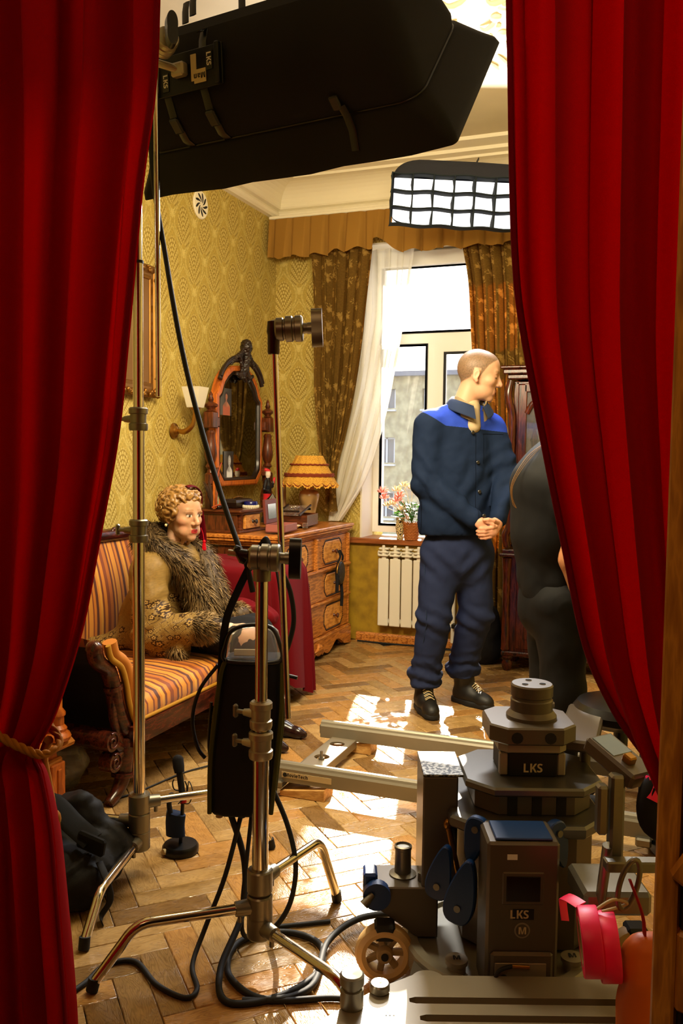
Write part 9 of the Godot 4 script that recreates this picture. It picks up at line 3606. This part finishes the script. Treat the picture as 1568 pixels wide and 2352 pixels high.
	b.tube(band, 0.014, 8, true, 0.35, V(-1, 0.2, 0))
	var hb = part(b, "headband", M.burgundy_satin, t)
	b = MB.new()
	b.tube(curve([W.call(-2.105, 1.01, -3.60), W.call(-2.100, 0.90, -3.62), W.call(-2.092, 0.75, -3.62), W.call(-2.090, 0.62, -3.60), W.call(-2.086, 0.575, -3.59)], 5), 0.024, 8, true, 0.12, V(0, 0, 1))
	part(b, "ribbon", M.burgundy_satin, hb)
	b = MB.new()
	for k in 60:
		var a = TAU * k / 60.0
		var p0: Vector3 = W.call(-2.062, 0.865, -3.575)
		b.tube([p0 + V(0.004 * cos(a), 0, 0.004 * sin(a)), p0 + V(0.009 * cos(a), -0.03, 0.009 * sin(a)), p0 + V(0.013 * cos(a), -0.085, 0.013 * sin(a))], 0.0018, 4, false)
	b.tube(curve([W.call(-2.085, 0.93, -3.585), W.call(-2.07, 0.90, -3.58), W.call(-2.062, 0.865, -3.575)], 4), 0.0015, 5)
	b.ball(W.call(-2.062, 0.866, -3.575), V(0.008, 0.009, 0.008), 10, 8)
	part(b, "tassel", M.red_silk, hb)
	b = MB.new()
	b.xf = T
	b.ball(V(-0.090, -0.036, 0.0), V(0.006, 0.011, 0.011), 14, 10)
	var er = part(b, "earring", M.black_plastic, t)
	b = MB.new()
	b.xf = T
	b.ball(V(-0.095, -0.036, 0.0), V(0.006, 0.0075, 0.0075), 14, 10)
	part(b, "pearl", M.pearl, er)

func crew() -> void:
	var t = thing("person", "crew member in a black T-shirt bending away behind the right red curtain", "person", V(-0.399, 0, -3.2), 21.0)
	var b = MB.new()
	var skin = Color(0.42, 0.185, 0.085)
	var s = SDF.new(V(-0.25, 0.55, -0.28), V(0.45, 1.72, 0.30), 0.013)
	s.cap(V(0.02, 0.80, 0), V(0.03, 1.25, 0), 0.10, 0.11, 0.03)
	s.cap(V(0.06, 1.36, 0), V(0.16, 1.46, 0), 0.055, 0.05, 0.03)
	s.ell(V(0.22, 1.53, 0), V(0.10, 0.115, 0.08), Basis(Vector3(0, 0, 1), -0.5), 0.03)
	s.cap(V(0.315, 1.49, 0), V(0.325, 1.475, 0), 0.014, 0.012, 0.015)
	s.cap(V(0.02, 1.27, 0.15), V(0.012, 0.93, 0.165), 0.046, 0.038, 0.03)
	s.cap(V(0.012, 0.93, 0.165), V(0.105, 0.655, 0.155), 0.040, 0.028, 0.02)
	s.cap(V(0.02, 1.27, -0.15), V(0.12, 1.0, -0.16), 0.046, 0.038, 0.03)
	s.cap(V(0.12, 1.0, -0.16), V(0.28, 0.80, -0.12), 0.040, 0.028, 0.02)
	s.mesh(b, func(p, n): return skin)
	s = SDF.new(V(0.05, 0.52, 0.09), V(0.19, 0.68, 0.22), 0.005)
	s.cap(V(0.105, 0.655, 0.155), V(0.125, 0.60, 0.150), 0.027, 0.030, 0.01, V(0, 0.2, 1), 0.65)
	for k in 4:
		finger(s, [V(0.112 + 0.013 * k, 0.592, 0.152), V(0.117 + 0.014 * k, 0.565, 0.148), V(0.115 + 0.014 * k, 0.545, 0.136)], 0.0092, 0.0072)
	finger(s, [V(0.10, 0.63, 0.165), V(0.098, 0.60, 0.175), V(0.104, 0.58, 0.175)], 0.010, 0.008)
	s.mesh(b, func(p, n): return skin)
	part(b, "body", M.skin, t)
	# T-shirt
	s = SDF.new(V(-0.30, 0.60, -0.32), V(0.36, 1.50, 0.32), 0.010)
	s.cap(V(0.01, 0.74, 0), V(-0.005, 1.02, 0), 0.130, 0.145, 0.05, V(0, 0, 1), 1.12)
	s.cap(V(-0.005, 1.02, 0), V(-0.002, 1.17, 0), 0.145, 0.155, 0.05, V(0, 0, 1), 1.12)
	s.cap(V(-0.002, 1.17, 0), V(0.065, 1.33, 0), 0.152, 0.10, 0.06, V(0, 0, 1), 1.15)
	s.cap(V(0.02, 1.28, 0.13), V(0.012, 1.12, 0.165), 0.072, 0.066, 0.03)
	s.cap(V(0.02, 1.28, -0.13), V(0.08, 1.12, -0.165), 0.072, 0.066, 0.03)
	s.cut(V(0, 0.655, 0), V(0.12, -1, 0).normalized())
	b = MB.new()
	s.mesh(b, null, func(p, n): return 0.008 * nz(p, 4.0) + 0.006 * sm(0.95, 0.75, p.y) * sin(p.x * 60.0 + p.y * 40.0 + 3.0 * nz(p, 5.0)))
	part(b, "t_shirt", M.black_tee, t)
	s = SDF.new(V(-0.22, 0.02, -0.24), V(0.24, 0.90, 0.24), 0.013)
	s.cap(V(0.0, 0.82, 0.0), V(0.0, 0.74, 0), 0.125, 0.13, 0.03)
	for z in [-0.085, 0.085]:
		s.cap(V(0.0, 0.76, z), V(0.02, 0.45, z), 0.095, 0.075, 0.03)
		s.cap(V(0.02, 0.45, z), V(0.0, 0.06, z), 0.075, 0.062, 0.03)
	s.cut(V(0, 0.035, 0), V(0, -1, 0))
	b = MB.new()
	s.mesh(b, null, func(p, n): return 0.008 * nz(p, 5.0))
	part(b, "trousers", M.black_tee, t)
	for z in [-0.085, 0.085]:
		s = SDF.new(V(-0.10, -0.01, z - 0.09), V(0.26, 0.14, z + 0.09), 0.010)
		s.cap(V(-0.02, 0.045, z), V(0.16, 0.035, z), 0.045, 0.036, 0.02)
		s.cut(V(0, 0.002, 0), V(0, -1, 0))
		b = MB.new()
		s.mesh(b)
		part(b, "shoe", M.rubber, t)
	# long fair hair over the shoulder
	b = MB.new()
	rng.seed = 91
	for k in 140:
		var z = rng.randf_range(-0.08, 0.09)
		var y = rng.randf_range(-0.03, 0.03)
		b.tube(curve([V(0.24, 1.64 + y * 0.3, z * 0.6), V(0.14, 1.60 + y, z), V(0.09, 1.46 + y, z * 1.1), V(0.10 + y, 1.28 + y, z * 1.2 + 0.02)], 4), 0.004, 4)
	for k in 3:
		b.tube(curve([V(-0.06, 1.33, 0.06), V(-0.13, 1.26 + 0.01 * k, 0.09), V(-0.175 - 0.004 * k, 1.19, 0.10), V(-0.18, 1.14 - 0.01 * k, 0.10), V(-0.165, 1.10, 0.10)], 5), 0.0010, 4)
	part(b, "hair", M.hair_fair, t)

func build_all() -> void:
	corridor_lamp()
	red_curtains()
	door_leaf()
	big_softbox()
	grid_softbox()
	stands()
	hanging_bag()
	cables()
	floor_gear()
	dresser()
	sofa()
	draped_table()
	left_cabinet()
	wall_things()
	window_dressing()
	radiator()
	sill_pots()
	vitrine()
	floor_bag()
	dresser_items()
	track()
	dolly()
	man()
	woman()
	crew()
